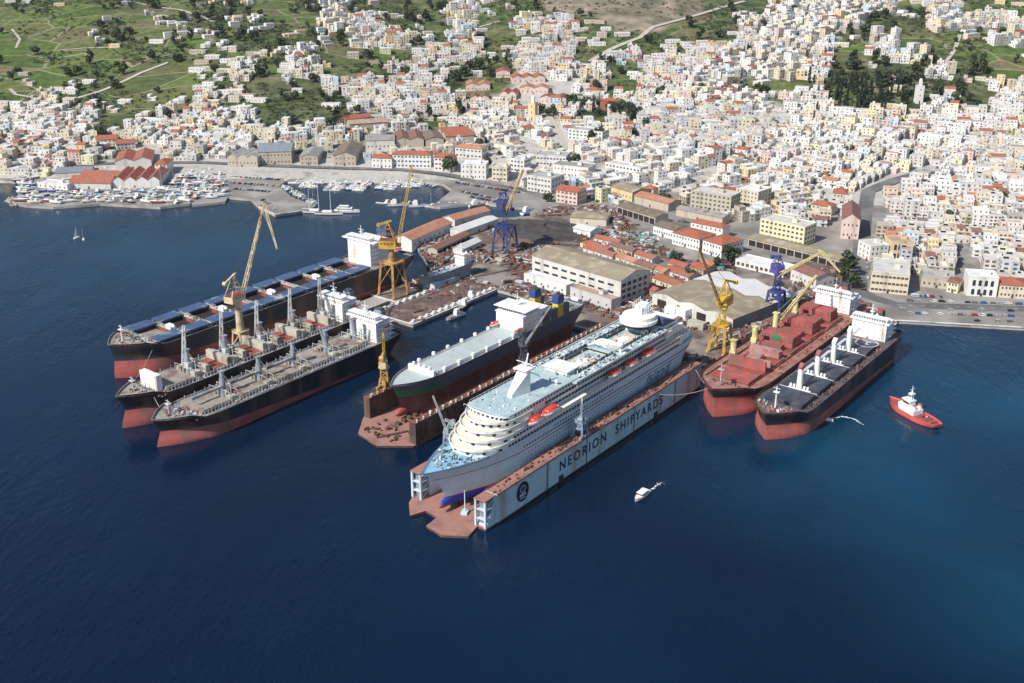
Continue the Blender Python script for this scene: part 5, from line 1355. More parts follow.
landmark('long canopy shed with grey-tan roof below the yellow block', 'shed', (748,246), (843,271), 16, 6.5, 'stone', 'shed_tan', 'gable', 1.6, extra=open_front)
landmark('white one-storey row with brown doors and flat roof near the tan shed', 'workshop', (735,267), (783,279), 17, 5.5, 'white', 'terrace_white', 'flat', 0, 1, 10, win=(1.6,2.4), shut='brown')
landmark('white warehouse with a brown pitched roof behind the purple crane', 'warehouse', (790,281), (815,290), 18, 9, 'chalk', 'tile_brown', 'gable', 2.6, 1, 6, sbays=3)
landmark('tall red-roofed warehouse with two gables beside the straight road', 'warehouse', (840,239), (858,240), 46, 17, 'pink', 'tile_brown', 'gable', 5, gables=1, ridge='y', storeys=2, bays=4)
landmark('red-roofed house uphill of the two-gabled warehouse', 'house', (832,204), (846,205), 16, 10, 'cream', 'tile_red', 'hip', 3, 2, 4)
landmark('cream house with red hipped roof left of the two-gabled warehouse', 'house', (810,214), (829,217), 14, 9, 'cream', 'tile_red', 'hip', 3, 2, 4)
landmark('orange-roofed long shed on the inlet quay', 'shed', (412,250), (452,232), 17, 8, 'white', 'tile_orange', 'gable', 3, 1, 8, name='boat_shed')
landmark('faded orange shed behind the first one on the inlet quay', 'shed', (455,229), (490,219), 15, 7, 'chalk', 'tile_orange', 'gable', 2.4, name='boat_shed')
landmark('white-roofed shed beside the blue crane', 'shed', (462,239), (498,226), 13, 6, 'chalk', 'roof_white', 'gable', 1.6)
landmark('low maroon-roofed store on the pier head', 'shed', (437,256), (470,240), 9, 5, 'stone', 'tile_brown', 'gable', 1.5, extra=open_front)
landmark('small curved white store left of the blue crane', 'shed', (462,256), (481,248), 9, 5, 'chalk', 'roof_white', 'gable', 2.2)
landmark('tan-roofed boat shed behind the black slag heap', 'shed', (570,224), (606,227), 22, 6.5, 'cream', 'shed_tan', 'hip', 2.6)
landmark('small white store in front of the tan-roofed boat shed', 'shed', (573,236), (590,241), 16, 7, 'white', 'roof_white', 'gable', 1.8, 1, 3)
for k, (a, b, d_, r_) in enumerate((((580,248),(606,256),8,'tile_red'),((583,253),(612,262),8,'tile_red'),((609,250),(632,257),9,'tile_brown'),((612,261),(633,268),9,'tile_orange'),((634,259),(652,265),9,'tile_red'),((633,268),(652,275),10,'tile_brown'),((652,284),(676,292),12,'tile_red'),((664,276),(688,284),12,'tile_red'),((688,272),(703,277),13,'tile_red'),((650,274),(663,278),9,'tile_orange'),((668,268),(684,273),9,'tile_red'),((640,293),(654,298),8,'tile_red'),((700,268),(711,272),9,'tile_orange'),((594,243),(618,249),7,'tile_red'))):
    landmark('low workshop with %s roof between white hall and villa' % {'tile_red':'bright red','tile_brown':'dull brown','tile_orange':'faded orange'}[r_], 'workshop', a, b, d_, 4.4, ('cream','chalk','stone')[k % 3], r_, 'gable', 1.9, 1, 4, group='workshops behind the hall')
# ---- right-hand quay front
def arches(t, L, dp, h):
    for s_ in range(2):
        for k in range(4):
            v = MB(); x = 2+(L-4)*(k+.5)/4; z = 1+s_*h*.48; n = 8
            P = [(x-1.1,-.06,z),(x+1.1,-.06,z)] + [(x+1.1*math.cos(math.pi*q/n),-.06,z+h*.24+1.1*math.sin(math.pi*q/n)) for q in range(n+1)]
            v.add(P, [tuple(range(len(P)))]); part('arched_window', v, [M['glass_dark']], t)
landmark('large cream corner block on the quay with a flat pale roof', 'apartment block', (869,293), (907,297), 36, 15, 'cream', 'terrace_pale', 'flat', 0, 3, 9, sbays=8, shut='brown')
landmark('ochre house with two rows of arched windows behind the corner block', 'house', (889,261), (911,261.5), 16, 15, 'ochre', 'terrace_rust', 'flat', extra=arches)
landmark('white house beside the straight road, left of the arched ochre house', 'house', (869,262), (887,261.5), 18, 12, 'white', 'terrace_pale', 'flat', 0, 3, 4, sbays=3)
landmark('stone warehouse with a broken roof right of the corner block', 'warehouse', (920,288), (953,290), 22, 7, 'stone', 'terrace_grey', 'flat', 0, 1, 6)
landmark('small yellow house on the quay beside the car park', 'house', (946,293), (957,294), 12, 8, 'pale_yellow', 'tile_brown', 'hip', 2, 2, 3)
landmark('long white three-storey house on the quay with arched ground floor', 'apartment block', (966,296), (996,297.5), 18, 14, 'white', 'terrace_white', 'flat', extra=arches)
landmark('cream house with an orange-red roof at the right end of the quay', 'house', (998,298), (1026,300), 18, 10, 'cream', 'tile_red', 'hip', 3, 2, 7)
landmark('pink-walled quay house under the red roof at the far right', 'house', (1030,301), (1056,303), 16, 11, 'pink', 'tile_red', 'hip', 3, 3, 6)
# ---- left waterfront: boatyard sheds
landmark('wide red-roofed boatyard shed nearest the breakwater', 'boat shed', (70,189), (111,190), 44, 6, 'chalk', 'tile_red', 'gable', 5, gables=2, name='boat_shed')
landmark('white-gabled boatyard hall with four red roofs side by side', 'boat shed', (113,189), (160,188), 46, 8, 'white', 'tile_red', 'gable', 3.8, gables=4, ridge='y', name='boat_shed')
landmark('red-roofed hall uphill behind the boatyard sheds', 'boat shed', (116,170), (152,168), 46, 9, 'chalk', 'tile_red', 'gable', 3.5, gables=2, ridge='y', name='boat_shed')
landmark('tall red-roofed house at the right end of the boatyard', 'house', (156,176), (168,176), 22, 12, 'white', 'tile_red', 'hip', 3, 3, 3)
landmark('blue-grey roofed shed at the left of the boatyard', 'boat shed', (56,179), (92,176), 26, 6, 'chalk', 'slate_and_shade', 'gable', 2, name='boat_shed')
landmark('low white boatyard store on the breakwater root', 'boat shed', (38,188), (68,191), 14, 5, 'white', 'roof_white', 'flat', 0, 1, 6, name='boat_shed')
landmark('red-roofed house above the boatyard, left one', 'house', (96,148), (117,147), 20, 8, 'cream', 'tile_red', 'gable', 3, 2, 5)
landmark('red-roofed house above the boatyard, right one', 'house', (117,151), (136,149), 16, 7, 'chalk', 'tile_red', 'gable', 3, 2, 5)
landmark('long stone shipyard ruin with skylights, left half', 'warehouse', (228,167), (258,168), 34, 11, 'stone', 'terrace_grey', 'gable', 3, 1, 8, gables=3, ridge='y')
landmark('long stone shipyard ruin with skylights, right half', 'warehouse', (259,166), (292,165), 40, 14, 'stone', 'slate_and_shade', 'gable', 3, 2, 9, gables=2)
landmark('brown-roofed stone warehouse with its gable to the marina', 'warehouse', (334,167), (356,166), 60, 11, 'stone', 'shed_brown', 'gable', 4, 2, 5, ridge='y')
landmark('narrow stone warehouse left of the brown gabled one', 'warehouse', (300,166), (318,166), 40, 9, 'stone', 'shed_grey', 'gable', 3, 2, 4, ridge='y')
landmark('white-walled shed with a pale grey roof behind the marina', 'shed', (366,151), (395,150), 30, 11, 'chalk', 'shed_grey', 'gable', 2.6, 1, 7)
landmark('rust-roofed double shed behind the red-roofed waterfront row', 'shed', (396,149), (424,147), 42, 9, 'stone', 'tile_brown', 'gable', 3, gables=2, ridge='y')
landmark('grey-brown shed behind the red-roofed waterfront row', 'shed', (426,147), (444,146), 40, 8, 'stone', 'shed_brown', 'gable', 3, ridge='y')
landmark('half-stripped red roof warehouse with bare rafters above the marina', 'warehouse', (446,145), (474,143), 42, 9, 'stone', 'tile_red', 'gable', 4, gables=2)
landmark('long dark-roofed foundry shed uphill of the marina', 'warehouse', (350,132), (388,128), 18, 8, 'stone', 'terrace_rust', 'gable', 3)
landmark('red-roofed store uphill left of the marina', 'warehouse', (345,128), (372,123), 14, 9, 'stone', 'tile_red', 'gable', 3)
for k, (a, b, d_, h_, w_, r_, kd, st, by, lb) in enumerate([
  ((372,169),(392,169),14,11,'white','tile_red','hip',2,5,'two-storey white house with red roof at the left end of the marina front'),
  ((393,168),(431,169),14,14,'white','tile_red','hip',3,10,'long white three-storey house with red roof on the marina front'),
  ((434,171),(454,172),14,14,'white','tile_red','hip',3,5,'square white house with red roof beside the dark marina tree'),
  ((455,157),(482,160),13,11,'chalk','tile_orange','hip',2,7,'red-roofed house standing behind the dark marina tree'),
  ((461,178),(486,180),16,15,'white','terrace_white','flat',3,6,'white flat-roofed three-storey house on the marina front'),
  ((492,181),(507,182),16,14,'cream','terrace_pale','flat',3,4,'cream flat-roofed house on the marina front, near the blue crane jib'),
  ((510,172),(524,174),16,13,'white','terrace_pale','flat',3,4,'white flat-roofed house just behind the marina front'),
  ((527,191),(551,195),24,15,'chalk','terrace_grey','flat',3,7,'white customs-like block with a dark flat roof near the inlet head'),
  ((553,175),(588,180),22,11,'white','shed_grey','flat',2,10,'long white block with a grey flat roof behind the inlet head'),
  ((536,166),(566,168),22,11,'chalk','terrace_grey','flat',2,9,'second long grey-roofed block, uphill of the white customs-like block'),
  ((556,202),(577,206),18,12,'pink','tile_red','gable',3,5,'pink house with a steep red roof at the inlet head'),
  ((568,139),(602,143),18,11,'white','terrace_grey','flat',3,9,'long white school-like block with a grey roof among the town houses'),
  ((600,110),(615,112),16,12,'hatch_red','tile_red','hip',3,4,'dark red walled house standing among white houses'),
  ((585,97),(599,98),14,9,'white','tile_red','hip',2,4,'white house with a bright red hipped roof by dark trees'),
  ((605,170),(640,178),14,9,'white','terrace_pale','flat',2,10,'long low white block downhill of the grove'),
  ((690,208),(730,215),20,16,'stone','terrace_pale','flat',4,9,'tall grey-beige block above the long grey-roofed shed'),
  ((735,205),(757,209),24,15,'cream','terrace_white','flat',4,6,'cream tower block left of the yellow block')]):
    landmark(lb, 'house' if 'block' not in lb else 'apartment block', a, b, d_, h_, w_, r_, kd, 3, st, by, sbays=4 if k > 3 else 3, shut=('none','blue','brown','green')[k % 4])
for k, (a, b, d_, g_) in enumerate((((512,84),(545,83),24,3),((520,95),(548,95),20,2),((540,104),(566,105),22,2),((500,100),(516,101),26,2),((466,92),(490,90),28,2),((470,104),(489,104),22,2),((496,78),(510,78),20,1))):
    landmark('red-roofed mill shed on the slope above the town, %s from the left' % nth((2,4,5,3,0,1,6)[k] if False else k), 'warehouse', a, b, d_, 8, 'pink', ('tile_red','tile_orange','tile_brown')[k % 3], 'gable', 3, 1, 6, gables=g_, ridge='y', group='red-roofed mill sheds')
def belfry(t, L, dp, h):
    v = MB(); v.box(L*.3, L*.7, dp*.3, dp*.7, h, h+6, 0); v.dome((L*.5, dp*.5, h+6), L*.25, dp*.25, 3, 10, 4, 0)
    part('belfry', v, [WALLS['white']], t)
landmark('slim white bell tower beside the cypress grove', 'bell tower', (915.5,104), (922.5,104), 8, 20, 'white', 'terrace_white', 'flat', 0, 3, 1, extra=belfry, name='bell_tower')
landmark('beige bell tower by the red-roofed mill sheds', 'bell tower', (528,121), (535,121), 8, 20, 'ochre', 'terrace_white', 'flat', 0, 3, 1, extra=belfry, name='bell_tower')

# ---------------------------------------------------------------- the town: plots laid out on rotated street grids
ROADS_CLEAR = []
for pts, w in (([(858,293), (860,262), (862,240), (866,205), (868,193), (892,182), (930,172)], 10), ([(590,62),(610,50),(640,38),(652,28),(690,18)], 7), ([(545,110),(555,128),(565,150)], 7), ([(70,101),(100,92),(140,74),(168,63)], 6), ([(520,140),(545,160),(560,180)], 6), ([(745,150),(690,190),(660,205)], 5), ([(960,250),(990,296)], 6), ([(866,210),(930,225),(1030,232)], 5)):
    P = [on_hill(*p) for p in pts]
    for a, b in zip(P[:-1], P[1:]):
        n = max(1, int((b-a).length/8))
        for k in range(n+1): q = a+(b-a)*k/n; ROADS_CLEAR.append((q.x, q.y, w))
GRID = {}
def gkey(x, y): return (int(x//30), int(y//30))
for x, y, r_ in ROADS_CLEAR + BUSY:
    GRID.setdefault(gkey(x, y), []).append((x, y, r_))
def free(x, y, r):
    i, j = gkey(x, y)
    for a in (-1,0,1):
        for b in (-1,0,1):
            for (p, q, s_) in GRID.get((i+a, j+b), ()):
                if (p-x)**2+(q-y)**2 < (r+s_)**2: return False
    return True
tr = random.Random(21)
seeds = [(tr.uniform(-750,1000), tr.uniform(680,2200), tr.choice((-.5,-.28,-.1,.12,.3,.55)) + tr.uniform(-.08,.08)) for _ in range(46)]
def quarter(x, y): return min(range(len(seeds)), key=lambda k: (seeds[k][0]-x)**2+(seeds[k][1]-y)**2)
PROB = dict(H=.98, m=.68, h=.19, G=.009, S=.03, T=.04, R=0, O=0)
plots = []
for qi, (sx, sy, an) in enumerate(seeds):
    ca, sa = math.cos(an), math.sin(an)
    v = -330.
    row = 0
    while v < 330:
        dep = tr.uniform(9, 13); u = -330.+tr.uniform(0,10); cnt = 0
        while u < 330:
            w = tr.uniform(7.5, 15); cx, cy = u+w/2, v+dep/2
            X, Y = sx+ca*cx-sa*cy, sy+sa*cx+ca*cy
            u += w + .05; cnt += 1
            if cnt % 9 == 0: u += tr.uniform(2, 3.4)
            if not (690 < Y < 2500): continue
            z = groundz(X, Y); px, py = PX(X, Y, z)
            if not (-25 < px < 1050 and -6 < py < 322) or quarter(X, Y) != qi: continue
            ch = cover(X, Y, z)
            if py > 299 - (0 if px > 950 else 3) and ch == 'H': continue
            if ch == 'H' and px < 868 and py > 228: continue
            if tr.random() > PROB[ch]: continue
            if not free(X, Y, min(w, dep)*.5): continue
            plots.append((X, Y, z, w-(.15 if ch == 'H' else 1.), dep-(.2 if ch == 'H' else 1.), an, ch))
        v += dep + (tr.uniform(2.4,3.8) if row % 2 else tr.uniform(.1, .6)); row += 1
def depth_of(p): return p[1]*_c - (p[2]-CAMH)*_s
plots.sort(key=depth_of)
print('plots', len(plots))
# house prototypes
def rnd_storeys(r, ch): return r.choice((1,1,2,2) if ch in 'hGST' else (1,2,2,2,3,3,4))
def house_boxes(r, w, d, st, fh=3.2):
    """list of (x0,x1,y0,y1,z1) blocks, local to the plot centre"""
    h = st*fh; B = [(-w/2, w/2, -d/2, d/2, h)]
    k = r.random()
    if k < .3 and st > 1: s_ = r.uniform(.35,.65); B = [(-w/2, w/2, -d/2, d/2, h-fh), (-w/2, -w/2+w*s_, -d/2, d/2, h)] if r.random() < .5 else [(-w/2, w/2, -d/2, d/2, h-fh), (-w/2+w*s_, w/2, -d/2, d/2, h)]
    elif k < .45 and st > 1: B = [(-w/2, w/2, -d/2, d/2, h-fh), (-w/2, w/2, -d/2+d*.4, d/2, h)]
    return B
WK = ['white']*8 + ['chalk']*7 + ['cream']*5 + ['ochre','pink','pale_yellow','grey','blue_grey','stone']
RK = ['terrace_pale']*5 + ['terrace_white']*4 + ['terrace_grey']*2 + ['terrace_rust']
_hm = {}
ADJ = dict(white='white', chalk='off-white', cream='cream', ochre='ochre', pink='pale pink', pale_yellow='pale yellow', grey='grey', blue_grey='pale blue', stone='bare stone')
STW = {1:'one-storey', 2:'two-storey', 3:'three-storey', 4:'four-storey'}
def house_proto(i):
    """detailed individual house: wall, roof, door and every window a part"""
    r = random.Random(500+i); st = (1,2,2,3,2,3,4,2,3,2,1,3,2,4)[i % 14]; w, d = r.uniform(8,12), r.uniform(8,11); fh = 3.2
    B = house_boxes(r, w, d, st); tiled = i % 7 == 4
    wl = MB(); rf = MB()
    for x0, x1, y0, y1, z1 in B:
        wl.box(x0, x1, y0, y1, -6, z1)
    hm = max(b[4] for b in B)
    for k, (x0, x1, y0, y1, z1) in enumerate(B):
        if tiled and z1 == hm: rf.roof(x0, x1, y0, y1, z1, z1+1.9, 2, .35, .2)
        else:
            rf.box(x0+.25, x1-.25, y0+.25, y1-.25, z1, z1+.05+.01*k, 0)
            for a, b in (((x0,y0),(x1,y0)),((x1,y0),(x1,y1)),((x1,y1),(x0,y1)),((x0,y1),(x0,y0))): rf.bar((*a,z1+.36),(*b,z1+.36),.28,.75,1)
    feat = 'tiled roof' if tiled else ('stair hut on its terrace', 'water tank on its terrace', 'plain terrace', 'pergola on its terrace')[i % 4]
    extra = MB()
    x0, x1, y0, y1, z1 = B[-1]
    if not tiled:
        if i % 4 == 0: extra.box(x1-3.4, x1-.5, y1-3.2, y1-.5, z1+.05, z1+2.6, 0)
        elif i % 4 == 1: extra.tube((x0+1.5,y1-1.6,z1+1.3),(x0+3.4,y1-1.6,z1+1.3),.55,.55,8,1); extra.add([(x0+1.2,y1-3.2,z1+.3),(x0+3.6,y1-3.2,z1+.3),(x0+3.6,y1-2,z1+1.3),(x0+1.2,y1-2,z1+1.3)],[(0,1,2,3),(3,2,1,0)],2)
        elif i % 4 == 3:
            for a in (x0+1, x1-1):
                for b in (y0+1.2, y0+4.2): extra.bar((a,b,z1),(a,b,z1+2.3),.15,m=1)
            for q in range(6): xx = x0+1+(x1-x0-2)*q/5; extra.bar((xx,y0+1,z1+2.35),(xx,y0+4.4,z1+2.35),.12,m=1)
    shut = ('none','blue','brown','green','none','brown')[i % 6]
    wins_ = []
    for x0, x1, y0, y1, z1 in B[:1]:
        s0 = int(round(z1/fh))
        for s_ in range(s0):
            n = max(2, int((x1-x0)/3.3))
            for k in range(n):
                if s_ == 0 and k == n//2: continue
                wins_.append((x0+(x1-x0)*(k+.5)/n, y0, s_*fh+1., 0))
            for k in range(2): wins_.append((x1, y0+(y1-y0)*(k+.5)/2, s_*fh+1., math.pi/2)); wins_.append((x0, y0+(y1-y0)*(k+.5)/2, s_*fh+1., -math.pi/2))
    for x0, x1, y0, y1, z1 in B[1:]:
        n = max(1, int((x1-x0)/3.3))
        for k in range(n): wins_.append((x0+(x1-x0)*(k+.5)/n, y0, z1-fh+1., 0))
    door = MB(); x0, x1, y0 = B[0][0], B[0][1], B[0][2]; n = max(2, int((x1-x0)/3.3)); dx = x0+(x1-x0)*(n//2+.5)/n; door.box(dx-.6, dx+.6, y0-.1, y0+.02, 0, 2.3)
    bal = MB()
    if st >= 2 and i % 3: bal.box(dx-2.2, dx+2.2, y0-1.3, y0, fh-.1, fh+.08, 0); bal.bar((dx-2.2,y0-1.25,fh+1),(dx+2.2,y0-1.25,fh+1),.08,m=0); [bal.bar((dx-2.2+q*.55,y0-1.25,fh),(dx-2.2+q*.55,y0-1.25,fh+1),.06) for q in range(9)]
    wf = MB(); wf.add(wl.v, wl.f, 0)
    for (a, b, c_, ro) in wins_: wf.cbox(a, b, c_, 1., .14, 1.5, ro, 1)
    ms = dict(w=wl.mesh('wall', [WALLS['white']]), wf=wf.mesh('wall', [WALLS['white'], M['house_glass']]), r=rf.mesh('roof', [ROOFS['terrace_pale'], WALLS['white'], M['tile_red']]), d=door.mesh('door', [M['wood_dark']]),
              b=bal.mesh('balcony', [M['concrete_white']]) if bal.v else None, e=extra.mesh('roof_hut', [WALLS['white'], M['pale_grey'], M['glass_dark']]) if extra.v else None,
              win=window_mesh(1.,1.5,shut), wl=wins_, st=st, feat=feat, size=(w,d), shut=shut, en={0:'stair_hut',1:'water_tank',3:'pergola'}.get(i % 4))
    return ms
PROTOS = [house_proto(i) for i in range(14)]
def recolour(o, slot, m):
    o.material_slots[slot].link = 'OBJECT'; o.material_slots[slot].material = m
ZONES = [((960,270),'above the right-hand quay'),((880,240),'beside the straight road'),((780,225),'behind the yellow block'),((700,200),'above the long grey shed'),((620,160),'below the dark grove'),((640,120),'beside the dark grove'),((860,100),'by the cypress grove'),((500,150),'behind the marina front'),((410,110),'above the marina warehouses'),((950,200),'in the right-hand town'),((790,170),'in the middle of town'),((60,130),'above the boatyard'),((180,140),'right of the boatyard'),((540,50),'below the quarry'),((720,60),'under the bare ridge'),((950,40),'by the green mound'),((330,60),'up the central valley'),((130,60),'among the left terraces')]
def zone(px, py): return min(ZONES, key=lambda q: (q[0][0]-px)**2+((q[0][1]-py)*1.6)**2)[1]
dense = [p for p in plots if p[6] in 'Hm']
lone = [p for p in plots if p[6] not in 'Hm']
NEAR, DETAIL = 298, 130
for k, (X, Y, z, w, d, an, ch) in enumerate(dense[:NEAR]):
    i = tr.randrange(14); P = PROTOS[i]; wk = tr.choice(WK); rk = tr.choice(RK)
    px, py = PX(X, Y, z)
    t = thing('town_house', '%s %s house with %s %s' % (ADJ[wk], STW[P['st']], P['feat'], zone(px, py)), 'house', (X, Y, z), an, 'town houses')
    t.scale = (w/P['size'][0], d/P['size'][1], tr.uniform(.94,1.1))
    o = obj('wall', P['w'] if k < DETAIL else P['wf'], t); recolour(o, 0, WALLS[wk])
    o = obj('roof', P['r'], t); recolour(o, 0, ROOFS[rk]); recolour(o, 1, WALLS[wk]); recolour(o, 2, M[tr.choice(('tile_red','tile_orange','tile_brown'))])
    if P['e']: o = obj(P['en'] or 'roof_hut', P['e'], t); recolour(o, 0, WALLS[wk])
    if P['b']: obj('balcony', P['b'], t)
    obj('door', P['d'], t)
    if k < DETAIL:
        for (a, b, c_, ro) in P['wl']: obj('window', P['win'], t, (a, b, c_), ro)
    else:
        pass
# scattered houses on the slopes, each its own thing
def lone_proto(i):
    r = random.Random(900+i); st = (1,2,1,2,2,1)[i]; w, d = r.uniform(12,17), r.uniform(9,11)
    B = house_boxes(r, w, d, st) if i != 2 else [(-w/2,w/2,-d/2,d/2,3.4),(-w/2-5,-w/2,-d/2+2,d/2,3)]
    wl = MB(); rf = MB(); wn = MB()
    for k, (x0,x1,y0,y1,z1) in enumerate(B):
        wl.box(x0,x1,y0,y1,-6,z1+.55); rf.box(x0+.25,x1-.25,y0+.25,y1-.25,z1+.5,z1+.62+.01*k)
        n = max(2,int((x1-x0)/3.5)); s_ = 0
        while s_*3.2 < z1-2: 
            for q in range(n): wn.box(x0+(x1-x0)*(q+.5)/n-.55, x0+(x1-x0)*(q+.5)/n+.55, y0-.06, y0, s_*3.2+1, s_*3.2+2.3)
            s_ += 1
    wl.add(wn.v, wn.f, 1)
    return wl.mesh('wall',[WALLS['white'], M['house_glass']]), rf.mesh('roof',[ROOFS['terrace_pale']]), None, (w,d), st
LP = [lone_proto(i) for i in range(6)]
for k, (X, Y, z, w, d, an, ch) in enumerate(lone[:296]):
    i = tr.randrange(6); wl, rf, wn, sz, st = LP[i]; wk = tr.choice(['white']*8+['chalk']*3+['cream']*3+['pink','stone','ochre']); px, py = PX(X, Y, z)
    t = thing('hillside_house', '%s %s house standing apart %s' % (ADJ[wk], STW[st], zone(px, py)), 'hillside house', (X, Y, z), an, 'scattered houses on the slopes')
    s_ = tr.uniform(.8,1.15); t.scale = (s_, s_, 1)
    o = obj('wall', wl, t); recolour(o, 0, WALLS[wk]); o = obj('roof', rf, t); recolour(o, 0, ROOFS[tr.choice(RK)])
# the rest of the town, too many to tell apart
wn_ = list(WALLS); rn_ = list(ROOFS); NW = len(wn_); NR = len(rn_)
mb = MB()
for (X, Y, z, w, d, an, ch) in dense[NEAR:] + lone[296:]:
    st = rnd_storeys(tr, ch); wk = wn_.index(tr.choice(WK)); rk = NW + rn_.index(tr.choice(RK)); ca, sa = math.cos(an), math.sin(an)
    B = house_boxes(tr, w, d, st); tiled = tr.random() < .07
    hm = max(b[4] for b in B)
    for j, (x0,x1,y0,y1,z1) in enumerate(B):
        q = [(X+ca*a-sa*b, Y+sa*a+ca*b) for a, b in ((x0,y0),(x1,y0),(x1,y1),(x0,y1))]
        par = .55
        mb.prism(q, z-5, z+z1+par, wk, wk)
        if tiled and z1 == hm:
            m2 = MB(); m2.roof(x0,x1,y0,y1,z1+par,z1+par+2,0,.3,.2)
            mb.add([(X+ca*a-sa*b, Y+sa*a+ca*b, z+c_) for a, b, c_ in m2.v], m2.f, NW+NR+1)
        else:
            qi = [(X+ca*a-sa*b, Y+sa*a+ca*b, z+z1+par+.04+.01*j) for a, b in ((x0+.3,y0+.3),(x1-.3,y0+.3),(x1-.3,y1-.3),(x0+.3,y1-.3))]
            mb.add(qi, [(0,1,2,3)], rk)
        n = max(1, int((x1-x0)/3.6)); s_ = int(round((z1-3.2)/3.2)) if j else 0
        while s_*3.2 < z1-1:
            for k in range(n):
                c_ = x0+(x1-x0)*(k+tr.uniform(.38,.62))/n; ww = tr.choice((.45,.55,.7,1.1)); lo_ = tr.random() < .3; zz = z+s_*3.2+(.25 if lo_ else 1.); wh = 2.2 if lo_ else tr.uniform(1.2,1.7)
                V = [(X+ca*a-sa*b, Y+sa*a+ca*b, h_) for a, b, h_ in ((c_-ww,y0-.05,zz),(c_+ww,y0-.05,zz),(c_+ww,y0-.05,zz+wh),(c_-ww,y0-.05,zz+wh))]
                if tr.random() < .85: mb.add(V, [(0,1,2,3)], NW+NR)
            xe, sg = (x1+.05, 1) if X < 0 else (x0-.05, -1)
            for k in range(2):
                c_ = y0+(y1-y0)*(k+.5)/2; zz = z+s_*3.2+1.
                V = [(X+ca*xe-sa*b, Y+sa*xe+ca*b, h_) for b, h_ in ((c_-.5*sg,zz),(c_+.5*sg,zz),(c_+.5*sg,zz+1.4),(c_-.5*sg,zz+1.4))]
                mb.add(V, [(0,1,2,3)], NW+NR)
            s_ += 1
    if not tiled and tr.random() < .4:
        x0,x1,y0,y1,z1 = B[-1]; a, b = x0+(x1-x0)*tr.uniform(.15,.5), y0+(y1-y0)*tr.uniform(.3,.6)
        q = [(X+ca*p-sa*q_, Y+sa*p+ca*q_) for p, q_ in ((a,b),(a+2.8,b),(a+2.8,b+2.8),(a,b+2.8))]; mb.prism(q, z+z1+.5, z+z1+2.9, wk, rk)
tag(mb.build('town_houses', [WALLS[k] for k in wn_] + [ROOFS[k] for k in rn_] + [M['house_glass'], M['tile_red']]), 'dense mass of small white and cream flat-roofed houses filling the slope', 'houses', kind='stuff')
print('dense', len(dense), 'lone', len(lone))
# ================================================================ PLANTS
for (X, Y, z, w, d, an, ch) in plots: GRID.setdefault(gkey(X, Y), []).append((X, Y, max(w, d)*.5))
def leaf(mb, c, s, r, m):
    a = Vector((r.gauss(0,1), r.gauss(0,1), r.gauss(0,1))).normalized(); b = a.orthogonal().normalized()*s; c2 = a.cross(b).normalized()*s*r.uniform(.5,.9)
    c = Vector(c); mb.add([c-b*.9, c-c2, c+b, c+c2*1.1], [(0,1,2,3)], m)
def crown(seed, kind):
    r = random.Random(seed); mb = MB()
    if kind == 'cypress':
        for _ in range(200):
            h = r.random(); rad = (1.25*math.sin(math.pi*min(1,.12+h*.88))**.7)*(1-h*.45)*r.uniform(.5,1.08); a = r.uniform(0,2*math.pi)
            leaf(mb, (rad*math.cos(a), rad*math.sin(a), .8+h*9.4), r.uniform(.45,.8), r, r.randrange(2))
        return mb
    blobs = [(r.uniform(-2,2), r.uniform(-2,2), r.uniform(3.2,5.6), r.uniform(1.3,2.3)) for _ in range(7)] if kind != 'tall' else [(r.uniform(-1.8,1.8), r.uniform(-1.8,1.8), 3+k*1., r.uniform(1.3,2.2)) for k in range(8)]
    for x, y, z, q in blobs:
        for _ in range(46):
            d = Vector((r.gauss(0,1), r.gauss(0,1), r.gauss(0,.8))).normalized()*q*r.uniform(.55,1.08)
            leaf(mb, (x+d.x, y+d.y, z+d.z), r.uniform(.5,.95), r, r.randrange(2))
    return mb
def trunk(seed, h=4., r0=.3, limbs=5):
    r = random.Random(seed); mb = MB(); mb.tube((0,0,-.6),(0,0,h*.6), r0, r0*.7, 6)
    for k in range(limbs):
        a = 2*math.pi*k/limbs+r.random(); mb.tube((0,0,h*(.35+.05*k)), (1.6*math.cos(a),1.6*math.sin(a),h*(.85+.1*r.random())), r0*.45, r0*.15, 5)
    return mb
TREES = [(crown(100+k, 'tall' if k == 3 else 'broad').mesh('crown', [M['leaf_dark'], M['leaf_mid' if k % 2 else 'leaf_grey']]), trunk(200+k).mesh('trunk', [M['bark']])) for k in range(5)]
CYP = [(crown(300+k, 'cypress').mesh('crown', [M['leaf_cypress'], M['leaf_dark']]), trunk(310+k, 3, .22, 0).mesh('trunk', [M['bark']])) for k in range(3)]
NTREE = [0]
def tree(X, Y, s, label=None, kind='tree'):
    z = groundz(X, Y); r = rnd; cm, tm = r.choice(TREES if kind == 'tree' else CYP)
    px, py = PX(X, Y, z); nm = 'tree' if kind == 'tree' else 'cypress_tree'
    t = thing(nm, label or ('round dark green tree ' if kind == 'tree' else 'slim dark cypress ') + zone(px, py), 'tree' if kind == 'tree' else 'cypress', (X, Y, z), r.uniform(0,6.28), 'trees about the town' if kind == 'tree' else 'cypresses in the grove')
    t.scale = (s*r.uniform(.9,1.15), s*r.uniform(.9,1.15), s*r.uniform(.85,1.15))
    obj('crown', cm, t); obj('trunk', tm, t); NTREE[0] += 1
    GRID.setdefault(gkey(X, Y), []).append((X, Y, 2.5*s))
